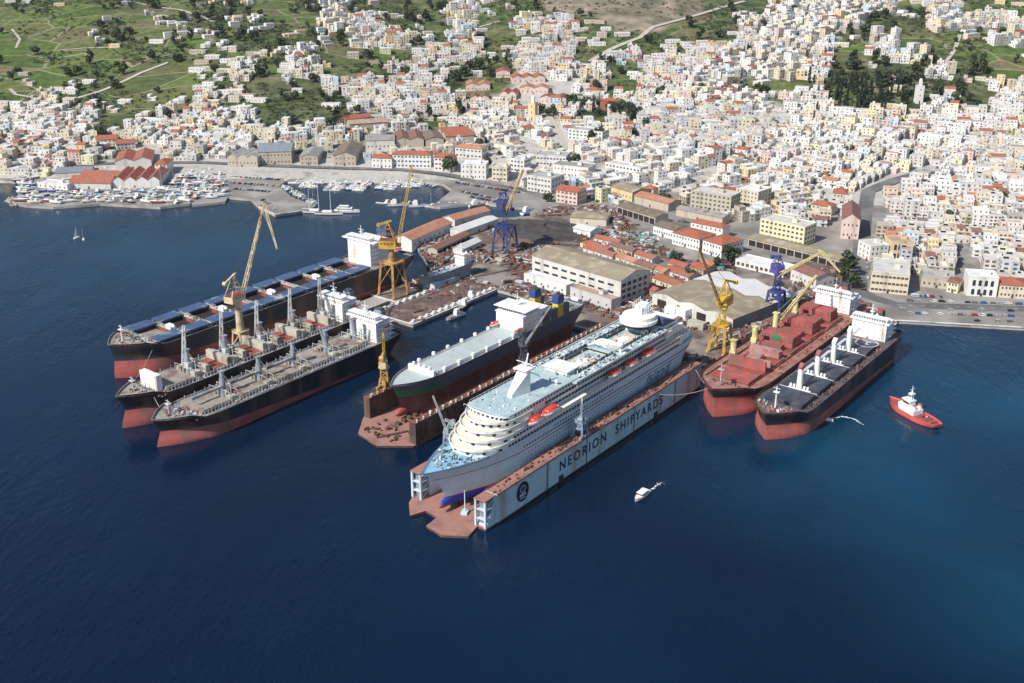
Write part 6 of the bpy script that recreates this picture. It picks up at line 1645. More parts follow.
for px, py, s in ((451,173,2.3),(449,171,1.8),(487,172,1.5),(480,150,1.6),(484,147,1.5),(572,106,2.2),(580,109,2.2),(588,107,1.8),(566,103,1.7),(540,114,1.8),(548,117,1.8),(554,120,1.6),(611,112,2),(618,114,2.2),(626,117,2.4),(634,120,2.4),(640,124,2.2),(645,128,2.),(630,126,2.),(622,120,2.),(614,118,1.8),(632,146,1.5),(633,138,1.4),(592,142,1.9),(600,140,1.9),(570,168,1.5),(576,164,1.6),(660,95,1.8),(658,99,1.8),(727,264,1.5),(732,260,1.6),(724,258,1.3),(717,271,1.4),(674,262,1.4),(664,205,1.6),(668,207,1.6),(843,284,1.7),(846,277,1.8),(849,270,1.7),(852,289,1.6),(702,92,1.6),(548,202,1.3),(595,92,1.9),(700,40,1.8),(480,70,2.4),(464,78,2.4),(470,72,2.2),(456,82,2.1),(690,280,1.2),(1003,203,1.4),(907,158,1.7),(949,222,1.4),(778,290,1.1)):
    p = on_hill(px, py)
    tree(p.x, p.y, s)
tr2 = random.Random(77)
TPROB = dict(T=.9, S=.32, m=.14, h=.3, G=.09, H=.012)
cyp = 0; tries = 0
while cyp < 74 and tries < 4000:
    tries += 1
    px, py = tr2.uniform(806,912), tr2.uniform(84,122)
    if tr2.random() > 1-abs(px-862)/80: continue
    p = on_hill(px, py)
    if free(p.x, p.y, 1.): tree(p.x, p.y, tr2.uniform(1.1,1.75), kind='cypress'); cyp += 1
tries = 0
while NTREE[0] < 74+290 and tries < 40000:
    tries += 1
    X, Y = tr2.uniform(-800,950), tr2.uniform(880,2050); z = groundz(X, Y); px, py = PX(X, Y, z)
    if not (-5 < px < 1030 and 0 < py < 290): continue
    ch = cover(X, Y, z)
    if tr2.random() > TPROB.get(ch, 0): continue
    if not free(X, Y, 2.): continue
    tree(X, Y, tr2.uniform(.9,2.1))
# scrub: nobody could count these bushes
mb = MB(); n = 0; tries = 0
while n < 7600 and tries < 160000:
    tries += 1
    X, Y = tr2.uniform(-900,1050), tr2.uniform(900,2250); z = groundz(X, Y); px, py = PX(X, Y, z)
    if not (-30 < px < 1054 and -20 < py < 300): continue
    ch = cover(X, Y, z)
    if tr2.random() > dict(T=1., S=.95, m=.55, h=.75, G=.3, H=.05, R=.25).get(ch, 0): continue
    # bushes gather in hollows and along the terrace walls
    if math.sin(X/37+2*math.sin(Y/90))+math.sin(Y/23+X/140) < (.1 if ch == 'G' else -.7): continue
    if not free(X, Y, .8): continue
    s = tr2.uniform(1.2, 3.2); n += 1
    for _ in range(int(7+s*3)):
        d = Vector((tr2.gauss(0,1), tr2.gauss(0,1), abs(tr2.gauss(0,.6))))*s*.55
        leaf(mb, (X+d.x, Y+d.y, z+.4+d.z), s*tr2.uniform(.28,.5), tr2, tr2.choice((0,0,1,2)))
tag(mb.build('scrub', [M['leaf_dark'], M['leaf_mid'], M['leaf_grey']]), 'dark green and grey scrub scattered over the slopes', 'scrub', kind='stuff')

# ================================================================ BOATS
def boat_hull(L, B, H, m=(0,1), z0=-.3, blunt=False):
    mb = MB(); T = [0,.12,.3,.5,.68,.82,.92,1]; vs = []; fs = []; ms = []
    for t in T:
        b = B/2*(.88+.12*min(1,t/.3)) if t < .3 else B/2*(1-max(0,(t-.45)/.55)**2.2)
        z = H*(1+.25*t*t); x = -L/2+L*t
        vs += [(x-(0 if t < 1 else .15*L*.4), 0, z0), (x, b*.82, z0+H*.35), (x, b, z), (x, -b, z), (x, -b*.82, z0+H*.35)]
    for i in range(len(T)-1):
        a, b = i*5, i*5+5
        for j in range(5):
            k = (j+1) % 5; fs.append((a+j, b+j, b+k, a+k)); ms.append((m[0], m[0], m[1], m[0], m[0])[j])
    fs.append((0,1,2,3,4)); ms.append(m[0]); mb.add(vs, fs, ms); return mb
def boat_proto(kind):
    out = []
    if kind == 'motorboat':
        out.append(('hull', boat_hull(9, 3, 1.2).mesh('hull', [M['white_clean'], M['cruise_cream']])))
        c = MB(); c.prism([(-2.2,-1.1),(1.6,-.9),(1.6,.9),(-2.2,1.1)], 1.1, lambda p: 2.5 if p[0] < 0 else 1.7, 0); c.box(-2.3,.2,-1.2,1.2,2.5,2.62,0); out.append(('cabin', c.mesh('cabin', [M['white_clean']])))
        w = MB(); w.prism([(-.1,-1.12),(1.3,-.95),(1.3,.95),(-.1,1.12)], 1.6, lambda p: 2.4 if p[0] < 0 else 1.72); out.append(('windscreen', w.mesh('windscreen', [M['glass_dark']])))
    elif kind == 'sailing yacht':
        out.append(('hull', boat_hull(11, 3.3, 1.2).mesh('hull', [M['white_clean'], M['cruise_cream']])))
        c = MB(); c.prism([(-1.5,-.9),(3,-.6),(3,.6),(-1.5,.9)], 1.2, lambda p: 1.9 if p[0] < 1 else 1.5); out.append(('cabin', c.mesh('cabin', [M['white_clean']])))
        c = MB(); c.tube((1,0,1.2),(1,0,15),.12,.07,6); c.bar((1,0,2.6),(-4,0,2.5),.2); c.bar((1,-1,8),(1,1,8),.08); c.bar((1,0,15),(5.2,0,1.6),.04); out.append(('mast', c.mesh('mast', [M['pale_grey']])))
    else:
        out.append(('hull', boat_hull(6, 2.2, .8).mesh('hull', [M['white_clean'], M['antifoul_blue']])))
        c = MB(); c.box(-.6,.6,-.5,.5,.6,1.6); c.box(-2.9,-2.5,-.3,.3,.5,1.4); out.append(('console', c.mesh('console', [M['pale_grey']])))
    return out
BP = {k: boat_proto(k) for k in ('motorboat', 'sailing yacht', 'open boat')}
BCOL = [('white','white_clean')]*7 + [('blue-hulled','antifoul_blue'),('navy-hulled','navy'),('cream','cruise_cream'),('red-hulled','hatch_red')]
def boat(kind, X, Y, z, yaw, label, group, s=1., col=None):
    t = thing(kind.replace(' ', '_'), label, kind if kind != 'sailing yacht' else 'sailboat', (X, Y, z), yaw, group); t.scale = (s,)*3
    for nm, me in BP[kind]:
        o = obj(nm, me, t)
        if nm == 'hull' and col: recolour(o, 0, M[col])
    return t
br = random.Random(31)
def moor_row(name, a, b, pitch, z=0., sides=(1,-1), off=5.6, skip=.06, kinds=('motorboat','motorboat','sailing yacht','open boat'), plank=True):
    A, B = G(*a), G(*b); A.z = B.z = 0; d = B-A; L = d.length; d.normalize(); n = Vector((-d.y, d.x, 0)); yaw = math.atan2(n.y, n.x)
    if plank:
        mb = MB(); mb.bar(A+Vector((0,0,.45)), B+Vector((0,0,.45)), 2.4, .5); tag(mb.build('pontoon', [M['concrete_white']]), 'pale floating pontoon, %s' % name, 'pontoon')
    for s_ in sides:
        k = 0; q = pitch*.6
        while q < L-1:
            if br.random() > skip:
                p = A+d*q+n*s_*off; kd = br.choice(kinds); cn, cm = br.choice(BCOL); sc = br.uniform(.85,1.02)
                boat(kd, p.x, p.y, z, yaw+(0 if s_ > 0 else math.pi)+(math.pi if br.random() < .4 else 0)+br.uniform(-.02,.02), '%s %s moored on the %s side of %s' % (cn, kd, 'far' if s_*n.y > 0 else 'near', name), 'boats in the marina', sc, cm)
                k += 1
            q += pitch*br.uniform(.95,1.15)
moor_row('the first marina pontoon', (289,184), (300,174.5), 3.7)
moor_row('the second marina pontoon', (305,188), (329,176), 3.7)
moor_row('the third marina pontoon', (330,191), (350,177), 3.7)
moor_row('the fourth marina pontoon', (353,191), (372,177.5), 3.7)
moor_row('the short fifth pontoon', (384,190), (396,180), 3.7)
moor_row('the sixth pontoon', (410,188), (418,181), 3.8)
moor_row('the long floating breakwater', (376,203), (432,207.5), 5.5, sides=(1,), skip=.45)
moor_row('the mole, inner quay', (279,187), (312,206), 4.6, sides=(1,), off=4.5, plank=False)
moor_row('the inlet wharf', (436,204), (490,203.5), 4.8, sides=(-1,), off=5, plank=False, kinds=('motorboat','open boat','motorboat'))
moor_row('the marina back quay', (392,179), (440,186), 4.6, sides=(-1,), off=5, plank=False)
# two large sailing yachts and a motor yacht off the mole
for k, (px, py, yw, lb) in enumerate(((316,213,-.15,'large two-masted white sailing yacht moored off the tip of the mole, left one'),(329,214.5,-.1,'large white sailing yacht with a tall mast off the mole, right one'))):
    p = G(px, py); t = thing('sailing_yacht', lb, 'sailboat', (p.x, p.y, 0), yw, 'large yachts off the mole')
    part('hull', boat_hull(26, 6.2, 2.2), [M['white_clean'], M['wood_dark']], t); c = MB(); c.box(-6,3,-1.8,1.8,2.2,3.6); part('cabin', c, [M['white_clean']], t)
    for x, h in ((3,27),(-6,22)) if k == 0 else ((2,29),):
        c = MB(); c.tube((x,0,2.2),(x,0,h),.24,.14,7); c.bar((x,0,4),(x-7,0,4),.3); c.bar((x,-1.6,h*.6),(x,1.6,h*.6),.15); part('mast', c, [M['white_clean']], t)
p = G(347,212.5); t = thing('motor_yacht', 'white two-deck motor yacht moored beside the big sailing yachts', 'motor yacht', (p.x, p.y, 0), -.1)
part('hull', boat_hull(24, 6, 2.4), [M['white_clean'], M['cruise_cream']], t); c = MB(); c.box(-9,5,-2.5,2.5,2.4,4.8); c.box(-7,2,-2.1,2.1,4.8,6.6); part('cabin', c, [M['white_clean']], t)
c = MB(); c.box(-8.5,4.5,-2.56,2.56,3.4,4.2); c.box(-6.6,2.08,-2.16,2.16,5.4,6.1); part('windows', c, [M['glass_dark']], t)
for px, py, yw, lb, m_ in ((478,206,.5,'pale green fishing boat moored at the inlet wharf','cruise_cream'),(398,206,.1,'white ferry launch lying by the floating breakwater','white_clean'),(528,213,.9,'white and blue trip boat at the inlet head','white_clean'),(419,207,.1,'white cabin cruiser at the right end of the floating breakwater','white_clean')):
    p = G(px, py); t = thing('fishing_boat', lb, 'fishing boat', (p.x, p.y, 0), yw); part('hull', boat_hull(19, 5.4, 2.2), [M[m_], M['antifoul_blue'] if 'blue' in lb else M['deck_grey']], t)
    c = MB(); c.box(-6,-1,-1.8,1.8,2,5); c.box(-5,-1.5,-1.5,1.5,5,6.6); part('wheelhouse', c, [M['white_clean']], t); c = MB(); c.tube((3,0,2),(3,0,9),.16,.1,6); c.bar((3,0,8.5),(-3,0,5),.08); part('mast', c, [M['steel_grey']], t)
# boats laid up ashore in the boatyard
for k in range(1500):
    px, py = br.uniform(20,225), br.uniform(170,205)
    p = G(px, py, QZ)
    ok = all((q.x-p.x)**2+(q.y-p.y)**2 > 36 for q in ()) and free(p.x, p.y, 3.) and not (px < 30 and py > 202) and not taken(p.x, p.y, 4)
    if not ok or not (py < (203.5 if px < 190 else 199)) or (px > 60 and py < 177 and br.random() < .6): continue
    cn, cm = br.choice(BCOL); kd = br.choice(('motorboat','sailing yacht','motorboat','open boat')); s_ = br.uniform(.9,1.5)
    t = boat(kd, p.x, p.y, QZ+1.0, br.choice((.1,1.6,.3,2.9))+br.uniform(-.3,.3), '%s %s laid up ashore in the boatyard' % (cn, kd), 'boats ashore in the boatyard', s_, cm)
    GRID.setdefault(gkey(p.x, p.y), []).append((p.x, p.y, 3.6*s_))
    c = MB()
    for x in (-2.5, 2): 
        for y in (-.9, .9): c.bar((x, y, -1/s_), (x, y*.8, .3), .14)
    o = c.build('cradle', [M['steel_dark']], t)
# --- the red tug
p0, p1 = G(890,404), G(938,430); ctr = (p0+p1)/2; hd = math.atan2(p0.y-p1.y, p0.x-p1.x); Lt = (p0-p1).length
t = thing('tug_boat', 'red tug with white wheelhouse and a tall mast, out on the open water at right', 'tug', (ctr.x, ctr.y, 0), hd)
S = Ship(Lt, 10.5, -1.5, 2.3, sheer=.9, rake=1.2, tb=.6, ts=.35, p0=1.8, p1=2.6, kst=.8, kdk=.45, fore=.25, cut=4)
h = bpy.data.objects.new('tug_frame', None)
mb_off = Lt/2
def shift(o): o.location.x = mb_off
M['tug_red'] = mat('tug_red', (.62,.1,.08), .5, .1, .3, dirt=(.45,.14,.1), dirt_amt=.3)
o = S.hull([(.5,0),(30,1)], 'hull', [M['black_hull'], M['tug_red']], t, bulwark=.9); shift(o)
o = S.deck(M['hatch_red'], t); shift(o)
mb = MB(); mb.prism([(-3,-3.6),(9,-3),(11,-1.6),(11,1.6),(9,3),(-3,3.6)], 2.2, 5.2, 0); mb.box(-1,8,-2.8,2.8,5.2,5.5,0); mb.prism([(2,-2.3),(7.2,-2),(8,-1),(8,1),(7.2,2),(2,2.3)], 5.2, 8.6, 0); mb.box(1.6,8.3,-2.5,2.5,8.6,8.9,0)
part('wheelhouse', mb, [M['white_clean']], t)
mb = MB(); mb.prism([(2.4,-2.36),(7.3,-2.06),(8.08,-1),(8.08,1),(7.3,2.06),(2.4,2.36)], 6.7, 7.9, 0); part('windows', mb, [M['glass_dark']], t)
for y in (-2,2): mb = MB(); mb.box(-2.6,-.6,y-.6,y+.6,5.2,8,0); mb.box(-2.6,-.6,y-.62,y+.62,7.2,8.1,1); part('funnel', mb, [M['white_clean'], M['tug_red']], t)
mb = MB(); mb.tube((3.4,0,8.9),(3.4,0,17.5),.28,.16,8); mb.prism([(2.2,-1.5),(4.6,-1.5),(4.6,1.5),(2.2,1.5)], 12.2, 13.1); mb.bar((3.4,-1.8,15.5),(3.4,1.8,15.5),.2); mb.bar((1,0,8.9),(3.4,0,13),.2); mb.tube((3.4,0,13.1),(3.4,0,15),.7,.3,8); part('mast', mb, [M['white_clean']], t)
mb = MB(); mb.box(-7,-4.5,-1.2,1.2,2.2,3.6); mb.tube((-5.7,-1.6,3.4),(-5.7,1.6,3.4),.8,.8,9); mb.box(-15,-14.4,-2.4,2.4,2.2,3.6); mb.bar((-11,-3,3.4),(-11,3,3.4),.35); part('tow_winch', mb, [M['hatch_red']], t)
o = clutter('deck_gear', t, (-16,-5,-3,3), 16, .9, [M['hatch_red'], M['white_clean'], M['steel_dark']], 5, 2.2)
# --- small motor launch and its wake
p = G(641,497.5); q = G(652,489); hd = math.atan2(p.y-q.y, p.x-q.x)
t = thing('motor_launch', 'small white cabin launch under way in front of the lettered dock wall', 'motorboat', (p.x, p.y, 0), hd)
part('hull', boat_hull(11.5, 4, 1.5), [M['white_clean'], M['white_paint']], t); c = MB(); c.box(-4.2,1.5,-1.6,1.6,1.4,2.9); c.box(-4.4,1.8,-1.8,1.8,2.9,3.05); part('cabin', c, [M['white_clean']], t)
c = MB(); c.box(-3.8,1.56,-1.66,1.66,1.9,2.6); part('windows', c, [M['glass_dark']], t)
def foam_strip(name, pts, w0, w1, label):
    P = [G(*q) for q in pts]; mb = MB(); r = random.Random(len(pts)*7)
    for a, b in zip(P[:-1], P[1:]):
        n = 26
        for k in range(n):
            f = k/n; c = a+(b-a)*f; w = w0+(w1-w0)*f
            x, y = c.x+r.gauss(0,w*.35), c.y+r.gauss(0,w*.35); s_ = r.uniform(.15,.5)*(1.2-f*.5)
            K = [(x+s_*r.uniform(.7,1.6)*math.cos(u), y+s_*r.uniform(.7,1.6)*math.sin(u), .02+.0004*k) for u in (0,1.2,2.4,3.6,4.9)]
            mb.add(K, [(0,1,2,3,4)])
    tag(mb.build(name, [M['foam']]), label, 'foam', kind='stuff')
foam_strip('wake_foam', [(646,493.5),(652,489),(662,482)], .7, 2.2, 'short white wake foam behind the small launch')
p = G(828,420.5); t = thing('work_boat', 'tiny white skiff beside the black ship, trailing a curved wake', 'skiff', (p.x, p.y, 0), 3.0)
part('hull', boat_hull(5.5, 2, .8), [M['white_clean'], M['white_paint']], t); c = MB(); c.box(-1,.4,-.5,.5,.6,1.5); part('console', c, [M['white_paint']], t)
foam_strip('wake_foam', [(831,418.5),(842,416.5),(853,418.5),(864,425)], .5, .9, 'thin curved wake foam behind the tiny skiff')
for k, (px, py, yw) in enumerate(((77,238,1.0),(83.5,239.5,1.9))):
    p = G(px, py); t = thing('sailing_dinghy', 'white sailing dinghy on open water off the boatyard, %s of two' % ('left' if k == 0 else 'right'), 'dinghy', (p.x, p.y, 0), yw, 'dinghies off the boatyard')
    part('hull', boat_hull(6, 2, .7), [M['white_clean'], M['white_paint']], t); c = MB(); c.tube((.6,0,.6),(.6,0,10),.1,.06,6); part('mast', c, [M['pale_grey']], t)
    c = MB(); c.prism([(.5,.03),(-2.4,.5),(-2.4,.45),(.5,-.03)], 1.3, lambda p_: 9.6 if p_[0] > 0 else 1.6); part('sail', c, [M['white_clean']], t)
# --- small craft in the basin beside the ro-ro ship
for px, py, rot_, lb, hm, L_ in ((455,318,.5,'white harbour launch in the basin beside the brown pier','white_clean',17),(463,308,.95,'rusty brown work boat nosed up in the basin behind the white launch','rust',22),(470,300,1.0,'second rusty hull at the head of the basin','rust_dark',18)):
    p = G(px, py, 0); t = thing('harbour_boat', lb, 'work boat', (p.x, p.y, 0), YAW+math.pi+rot_-.6); part('hull', boat_hull(L_, 5, 2), [M[hm], M['deck_grey']], t)
    c = MB(); c.box(-4,0,-1.7,1.7,1.8,4.6); c.box(-3.4,-.4,-1.4,1.4,4.6,6.2); part('wheelhouse', c, [M['white_paint']], t); c = MB(); c.tube((-2,0,6),(-2,0,9.5),.14,.1,6); part('mast', c, [M['pale_grey']], t)
# small hull on the slip beside the yellow-brown crane
S = Ship(54, 12, QZ+.3, 11, sheer=1.4, rake=6, tb=.6, p0=1.1, p1=1.8, fore=.12)
t = thing('coaster', 'pale blue-grey hull of a small coaster drawn up beside the yellow and brown crane', 'ship', D(228,-243), SHIPYAW)
S.hull([(5,0),(30,1)], 'hull', [M['steel_blue'], M['slate_and_shade']], t); S.deck(M['pale_grey'], t); accommodation(t, -50, -42, 4.5, 11, 2, 2.7, .8); clutter('deck_gear', t, (-40,-4,-4,4), 30, 1.4, [M['pale_grey'], M['white_paint'], M['rust']], 6, 11)
landmark('low shelter with a blue roof along the left edge of the brown pier', 'shed', D(233,-236,QZ), D(262,-236,QZ), 6, 4, 'pale_grey', 'hatch_blue', 'gable', .8, world=True)

# ================================================================ CARS
def car_parts():
    b = MB(); b.prism([(-2.15,-.88),(2.15,-.88),(2.15,.88),(-2.15,.88)], .32, lambda p: .95 if p[0] < 0 else .82, 0); b.box(-1.5,.9,-.78,.78,1.32,1.42,0); b.box(2.1,2.2,-.8,.8,.35,.6,1); b.box(-2.2,-2.1,-.8,.8,.35,.6,1)
    c = MB(); c.add([(-1.9,-.8,.93),(1.5,-.8,.85),(1.5,.8,.85),(-1.9,.8,.93),(-1.45,-.72,1.35),(.75,-.72,1.35),(.75,.72,1.35),(-1.45,.72,1.35)], [(4,5,6,7),(0,1,5,4),(1,2,6,5),(2,3,7,6),(3,0,4,7)])
    w = MB(); w.tube((0,-.1,.32),(0,.1,.32),.32,.32,10)
    return b.mesh('body', [M['white_clean'], M['rubber']]), c.mesh('cabin_glass', [M['glass_dark']]), w.mesh('wheel', [M['rubber']])
CARM = car_parts()
CARC = {}
for nm, c in dict(white=(.75,.75,.75), silver=(.42,.43,.45), grey=(.16,.165,.17), black=(.02,.02,.022), red=(.42,.03,.03), blue=(.04,.1,.32), beige=(.5,.44,.34)).items(): CARC[nm] = mat('car_'+nm, c, .3, .03, .5, spec=.5)
CK = ['white']*5+['silver']*4+['grey']*3+['black']*3+['red','red','blue','blue','beige']
cr = random.Random(55)
def car(X, Y, z, yaw, where, group):
    ck = cr.choice(CK); t = thing('parked_car', '%s car %s' % (ck, where), 'car', (X, Y, z), yaw, group); s_ = cr.uniform(.95,1.15); t.scale = (s_, s_, s_)
    o = obj('body', CARM[0], t); recolour(o, 0, CARC[ck]); obj('cabin_glass', CARM[1], t)
    for sx in (-1.35,1.35):
        for sy in (-.8,.8): obj('wheel', CARM[2], t, (sx, sy, 0))
def car_row(a, b, n, where, group, turn=0., skip=.15, z=QZ+.01):
    A, B = G(*a, QZ), G(*b, QZ); yaw = math.atan2(B.y-A.y, B.x-A.x)
    for k in range(n):
        if cr.random() < skip: continue
        p = A+(B-A)*((k+cr.uniform(.35,.65))/n)
        if taken(p.x, p.y, -2): continue
        car(p.x, p.y, z, yaw+turn+cr.uniform(-.04,.04)+(math.pi if cr.random() < .5 else 0), where, group)
car_row((900,313.5),(1022,317),17,'parked nose to tail along the right-hand quay','cars on the right-hand quay',0,.12)
car_row((905,301),(1022,304.5),14,'parked by the houses on the quay road','cars on the quay road',0,.25)
car_row((888,309),(1020,311.5),5,'driving on the quay road','cars on the quay road',0,.2,QZ+.12)
car_row((955,321),(1020,322),4,'standing at the edge of the right-hand quay','cars on the right-hand quay',.2,.2)
car_row((911,296),(942,297.5),12,'in the front row of the small car park','cars in the small car park',math.pi/2,.1)
car_row((957,293),(965,297),3,'at the side of the small car park','cars in the small car park',math.pi/2,.1)
car_row((868,286),(866,245),9,'parked along the straight road','cars along the straight road',0,.3)
car_row((856,282),(860,240),7,'parked on the left of the straight road','cars along the straight road',0,.4)
for i, (a, b, n) in enumerate((((232,172),(285,175),17),((230,177),(280,180),16),((229,183),(274,186),15),((232,189),(270,192),12),((262,200),(276,210),6))):
    car_row(a, b, n, 'in the %s row of the mole car park' % nth(i), 'cars on the mole', math.pi/2, .15)
for i, (a, b, n) in enumerate((((380,172.5),(448,179),22),((455,183),(520,193),22),((462,192),(505,201),15),((470,197),(500,203),10),((300,170.5),(370,172),18))):
    car_row(a, b, n, 'in the %s row behind the marina' % nth(i), 'cars behind the marina', math.pi/2, .12)
car_row((172,173),(228,177),16,'on the boatyard approach','cars on the boatyard approach',math.pi/2,.25)
car_row((300,173.5),(384,174.6),24,'along the marina back quay','cars on the marina back quay',math.pi/2,.15)
car_row((180,167),(330,169),26,'along the harbour street','cars on the harbour street',0,.3)
car_row((696,262),(712,266),6,'outside the white office villa','cars by the office villa',math.pi/2,.1)
car_row((785,268),(810,275),6,'beside the canopy shed','cars by the canopy shed',math.pi/2,.2)

# ================================================================ YARD CLUTTER, ROCKS, HEAPS
def in_poly(x, y, P):
    c = False; n = len(P)
    for i in range(n):
        x1, y1 = P[i]; x2, y2 = P[(i+1)%n]
        if (y1 > y) != (y2 > y) and x < (x2-x1)*(y-y1)/(y2-y1)+x1: c = not c
    return c
yr = random.Random(9); mb = MB(); n = 0
xs_ = [p[0] for p in yard]; ys_ = [p[1] for p in yard]
while n < 9500:
    X, Y = yr.uniform(min(xs_), max(xs_)), yr.uniform(min(ys_), max(ys_))
    if not in_poly(X, Y, yard) or not free(X, Y, -2.5): continue
    px, py = PX(X, Y, QZ)
    if px > 745 and py < 270: continue
    if 508 < px < 575 and 216 < py < 244: continue
    if in_poly(X, Y, [dd(168,-245), dd(262,-245), dd(262,-200), dd(168,-200)]) and yr.random() < .93: continue
    # clutter gathers in heaps
    if math.sin(X/11)+math.sin(Y/13+X/29) + yr.uniform(-1,1) < .1: continue
    s_ = yr.choice((.6,.9,1.3,2.,3.)); m_ = yr.choice((0,0,0,1,1,2,3,4,5)); k = yr.random(); n += 1
    if k < .55: mb.cbox(X, Y, QZ, s_*yr.uniform(.7,2), s_*yr.uniform(.5,1.2), s_*yr.uniform(.25,.9), yr.uniform(0,3.1), m_)
    elif k < .8: a = yr.uniform(0,3.1); l = s_*yr.uniform(1.2,3); z = QZ+s_*.3; mb.tube((X-l*math.cos(a),Y-l*math.sin(a),z),(X+l*math.cos(a),Y+l*math.sin(a),z+yr.uniform(-.2,.6)), s_*.22, s_*.22, 6, m_)
    else: a = yr.uniform(0,3.1); mb.bar((X,Y,QZ+.2),(X+s_*2.5*math.cos(a),Y+s_*2.5*math.sin(a),QZ+yr.uniform(.2,1.6)), .35, .35, m_)
tag(mb.build('scrap', [M['rust'], M['rust_dark'], M['steel_grey'], M['pale_grey'], M['hatch_tan'], M['tile_brown']]), 'rusty plates, pipes and steel scrap strewn over the shipyard apron', 'scrap', kind='stuff')
# pale scrapped vehicles and boats in the pound beside the brown shed
mb = MB()
for _ in range(330):
    p = G(yr.uniform(609,657), yr.uniform(233,247), QZ); s_ = yr.uniform(.8,2.2)
    mb.cbox(p.x, p.y, QZ, s_*1.9, s_*.9, s_*.6, yr.uniform(0,3.1), yr.randrange(5))
tag(mb.build('scrap', [M['pale_grey'], M['white_paint'], M['steel_grey'], M['green_gear'], M['steel_dark']]), 'pale heap of wrecked vehicles and parts beside the brown open shed', 'scrap', kind='stuff')
# black slag heap
c0 = G(546,231,QZ); mb = MB(); vs = []; fs = []; n, k_ = 40, 12
for i in range(k_+1):
    for j in range(n):
        a = 2*math.pi*j/n; f = i/k_; rr = 1-f*.98
        x, y = 52*rr*math.cos(a)*(1+.12*math.sin(3*a+1)), 30*rr*math.sin(a)*(1+.15*math.sin(2*a))
        z = 8.5*(f**.8)*(1-.25*f)*(1+.25*math.sin(a*5+i))+.4*math.sin(x*.7)+.4*math.sin(y*.9)
        cA, sA = math.cos(-.5), math.sin(-.5); vs.append((c0.x+cA*x-sA*y, c0.y+sA*x+cA*y, QZ-.3+max(0,z) if i else QZ-.3))
for i in range(k_):
    for j in range(n): fs.append((i*n+j, i*n+(j+1)%n, (i+1)*n+(j+1)%n, (i+1)*n+j))
mb.add(vs, fs); o = mb.build('slag_heap', [M['slag']], smooth=True); tag(o, 'wide low heap of black slag behind the blue crane', 'heap')
# breakwater rocks
mb = MB()
for a, b in zip([(10,199),(14,204),(27,205.5),(53,207),(100,203.5),(160,207),(167,206)],[(14,204),(27,205.5),(53,207),(100,203.5),(160,207),(167,206),(190,203.5)]):
    A, B = G(*a), G(*b); L_ = (B-A).length
    for k in range(int(L_*1.6)):
        p = A+(B-A)*yr.random(); s_ = yr.uniform(.7,2.3); x, y = p.x+yr.gauss(0,2.), p.y+yr.gauss(0,2.)-1.5
        d = MB(); d.dome((x,y,yr.uniform(-.4,1.6)), s_*yr.uniform(.7,1.3), s_*yr.uniform(.7,1.3), s_*yr.uniform(.5,.9), 6, 2, 0, True)
        mb.add([(q[0]+yr.uniform(-.25,.25)*s_, q[1]+yr.uniform(-.25,.25)*s_, q[2]+yr.uniform(-.2,.2)*s_) for q in d.v], d.f)
tag(mb.build('rocks', [M['rock']]), 'pale boulders heaped along the outer edge of the boatyard breakwater', 'rocks', kind='stuff')
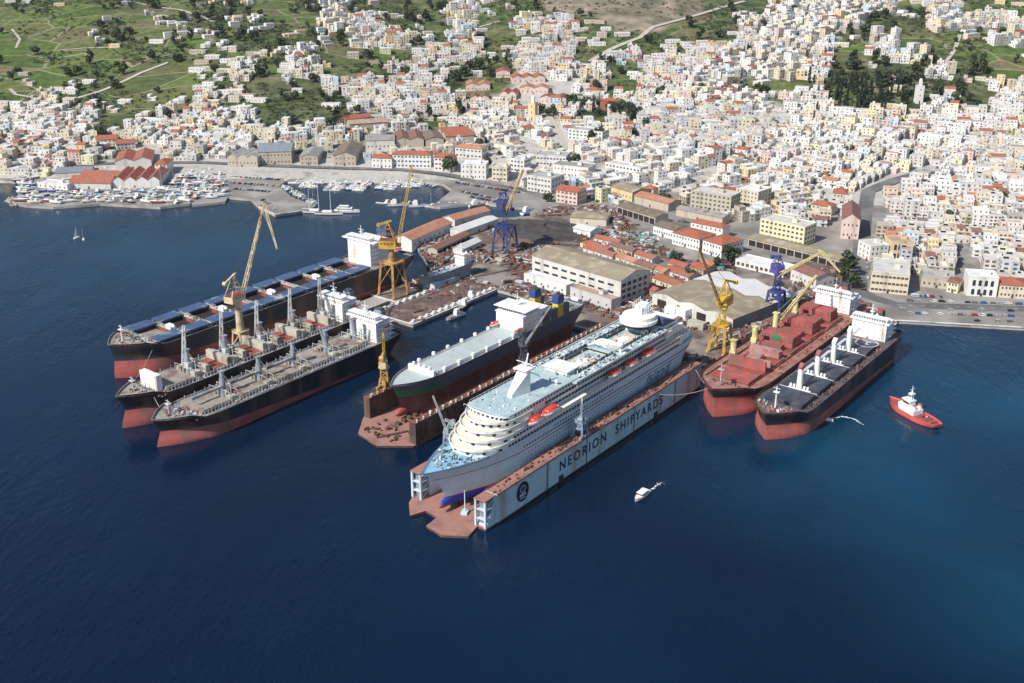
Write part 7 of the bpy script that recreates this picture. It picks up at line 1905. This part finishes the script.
# white site cabins and containers on the quay between workshop hall and tan shed
for k, (px, py, l, w, h, m_, lb) in enumerate(((672,315,9,6,6,'white_clean','white site cabin nearest the cruise ship funnel'),(683,318,8,7,7,'white_clean','tall white site cabin in the middle of the quay row'),(697,328,12,5,5,'hatch_beige','long beige site cabin at the end of the quay row'),(640,306,7,3,3,'rust','rusty container behind the workshop annex'),(662,322,9,3,3,'hatch_beige','beige container on the quay edge'),(575,302,7,3,3,'white_clean','white container in front of the workshop annex'),(556,297,7,3,3,'steel_grey','grey container in front of the workshop lean-to'),(500,262,8,3,3,'hatch_beige','beige container beside the blue crane leg'),(520,268,8,3,3,'rust','rusty container below the blue crane'),(720,270,7,3,3,'green_gear','green container by the villa yard'))):
    p = G(px, py, QZ); t = thing('site_cabin' if 'cabin' in lb else 'shipping_container', lb, 'cabin' if 'cabin' in lb else 'container', (p.x, p.y, QZ), -.8 + (k % 3)*.05)
    b = MB(); b.box(-l/2,l/2,-w/2,w/2,0,h)
    for q in range(int(l/1.2)): b.box(-l/2+.6+q*1.2-.12,-l/2+.6+q*1.2+.12,-w/2-.06,-w/2,.15,h-.15); b.box(-l/2+.6+q*1.2-.12,-l/2+.6+q*1.2+.12,w/2,w/2+.06,.15,h-.15)
    part('body', b, [M[m_]], t); d = MB(); d.box(l/2,l/2+.08,-w*.3,w*.3,.1,min(h-.3,2.6)); part('door', d, [M['steel_grey']], t)
# mooring lines
def rope(a, b, sag, label):
    a, b = Vector(a), Vector(b); mb = MB(); P = [a+(b-a)*k/8+Vector((0,0,-sag*4*(k/8)*(1-k/8))) for k in range(9)]
    for p, q in zip(P[:-1], P[1:]): mb.tube(p, q, .14, .14, 5)
    tag(mb.build('mooring_line', [M['hatch_beige']]), label, 'rope', 'mooring lines')
rope(D(176,20,15), D(150,-1,15), 2.5, 'mooring line from the red ship bow to the middle of the blue dock')
rope(D(176,18,15), D(196,-1,15), 1, 'mooring line from the red ship bow to the end of the blue dock')
rope(D(-30,-196,13), D(-22,-218,17), 1, 'mooring line between the bows of the two geared cargo ships')
rope(D(-28,-233,17), D(14,-268,18), 2, 'mooring line from the second ship bow to the long blue-hatched ship')

# ================================================================ HAZE
HAZE = 0.00002
if HAZE:
    mb = MB(); mb.box(-6200, 6200, -2200, 9200, -7, 900)
    m = bpy.data.materials.new('haze_air'); m.use_nodes = True; nt = m.node_tree; nt.nodes.remove(nt.nodes['Principled BSDF'])
    v = nt.nodes.new('ShaderNodeVolumePrincipled'); v.inputs['Density'].default_value = HAZE; v.inputs['Color'].default_value = (.86,.92,1,1); v.inputs['Anisotropy'].default_value = .2
    nt.links.new(v.outputs[0], nt.nodes['Material Output'].inputs['Volume'])
    tag(mb.build('haze', [m]), 'thin pale summer haze in the air over the bay', 'haze', kind='stuff')

# ================================================================ one label for each thing
bpy.context.view_layer.update()
same = {}
for o in COL.objects:
    if o.parent is None and o.get('label') and o.get('category') and o.get('kind') != 'stuff': same.setdefault(o['label'], []).append(o)
for lb, os_ in same.items():
    if len(os_) < 2: continue
    os_.sort(key=lambda o: PX(*o.location)[0])
    for k, o in enumerate(os_):
        o['label'] = '%s, %s' % (lb, 'leftmost' if k == 0 else 'rightmost' if k == len(os_)-1 else nth(k) + ' from left')

for o in COL.objects:
    if o.parent is None and len(str(o.get('label') or '').split()) > 16: print('LONG', o.name, o['label'])
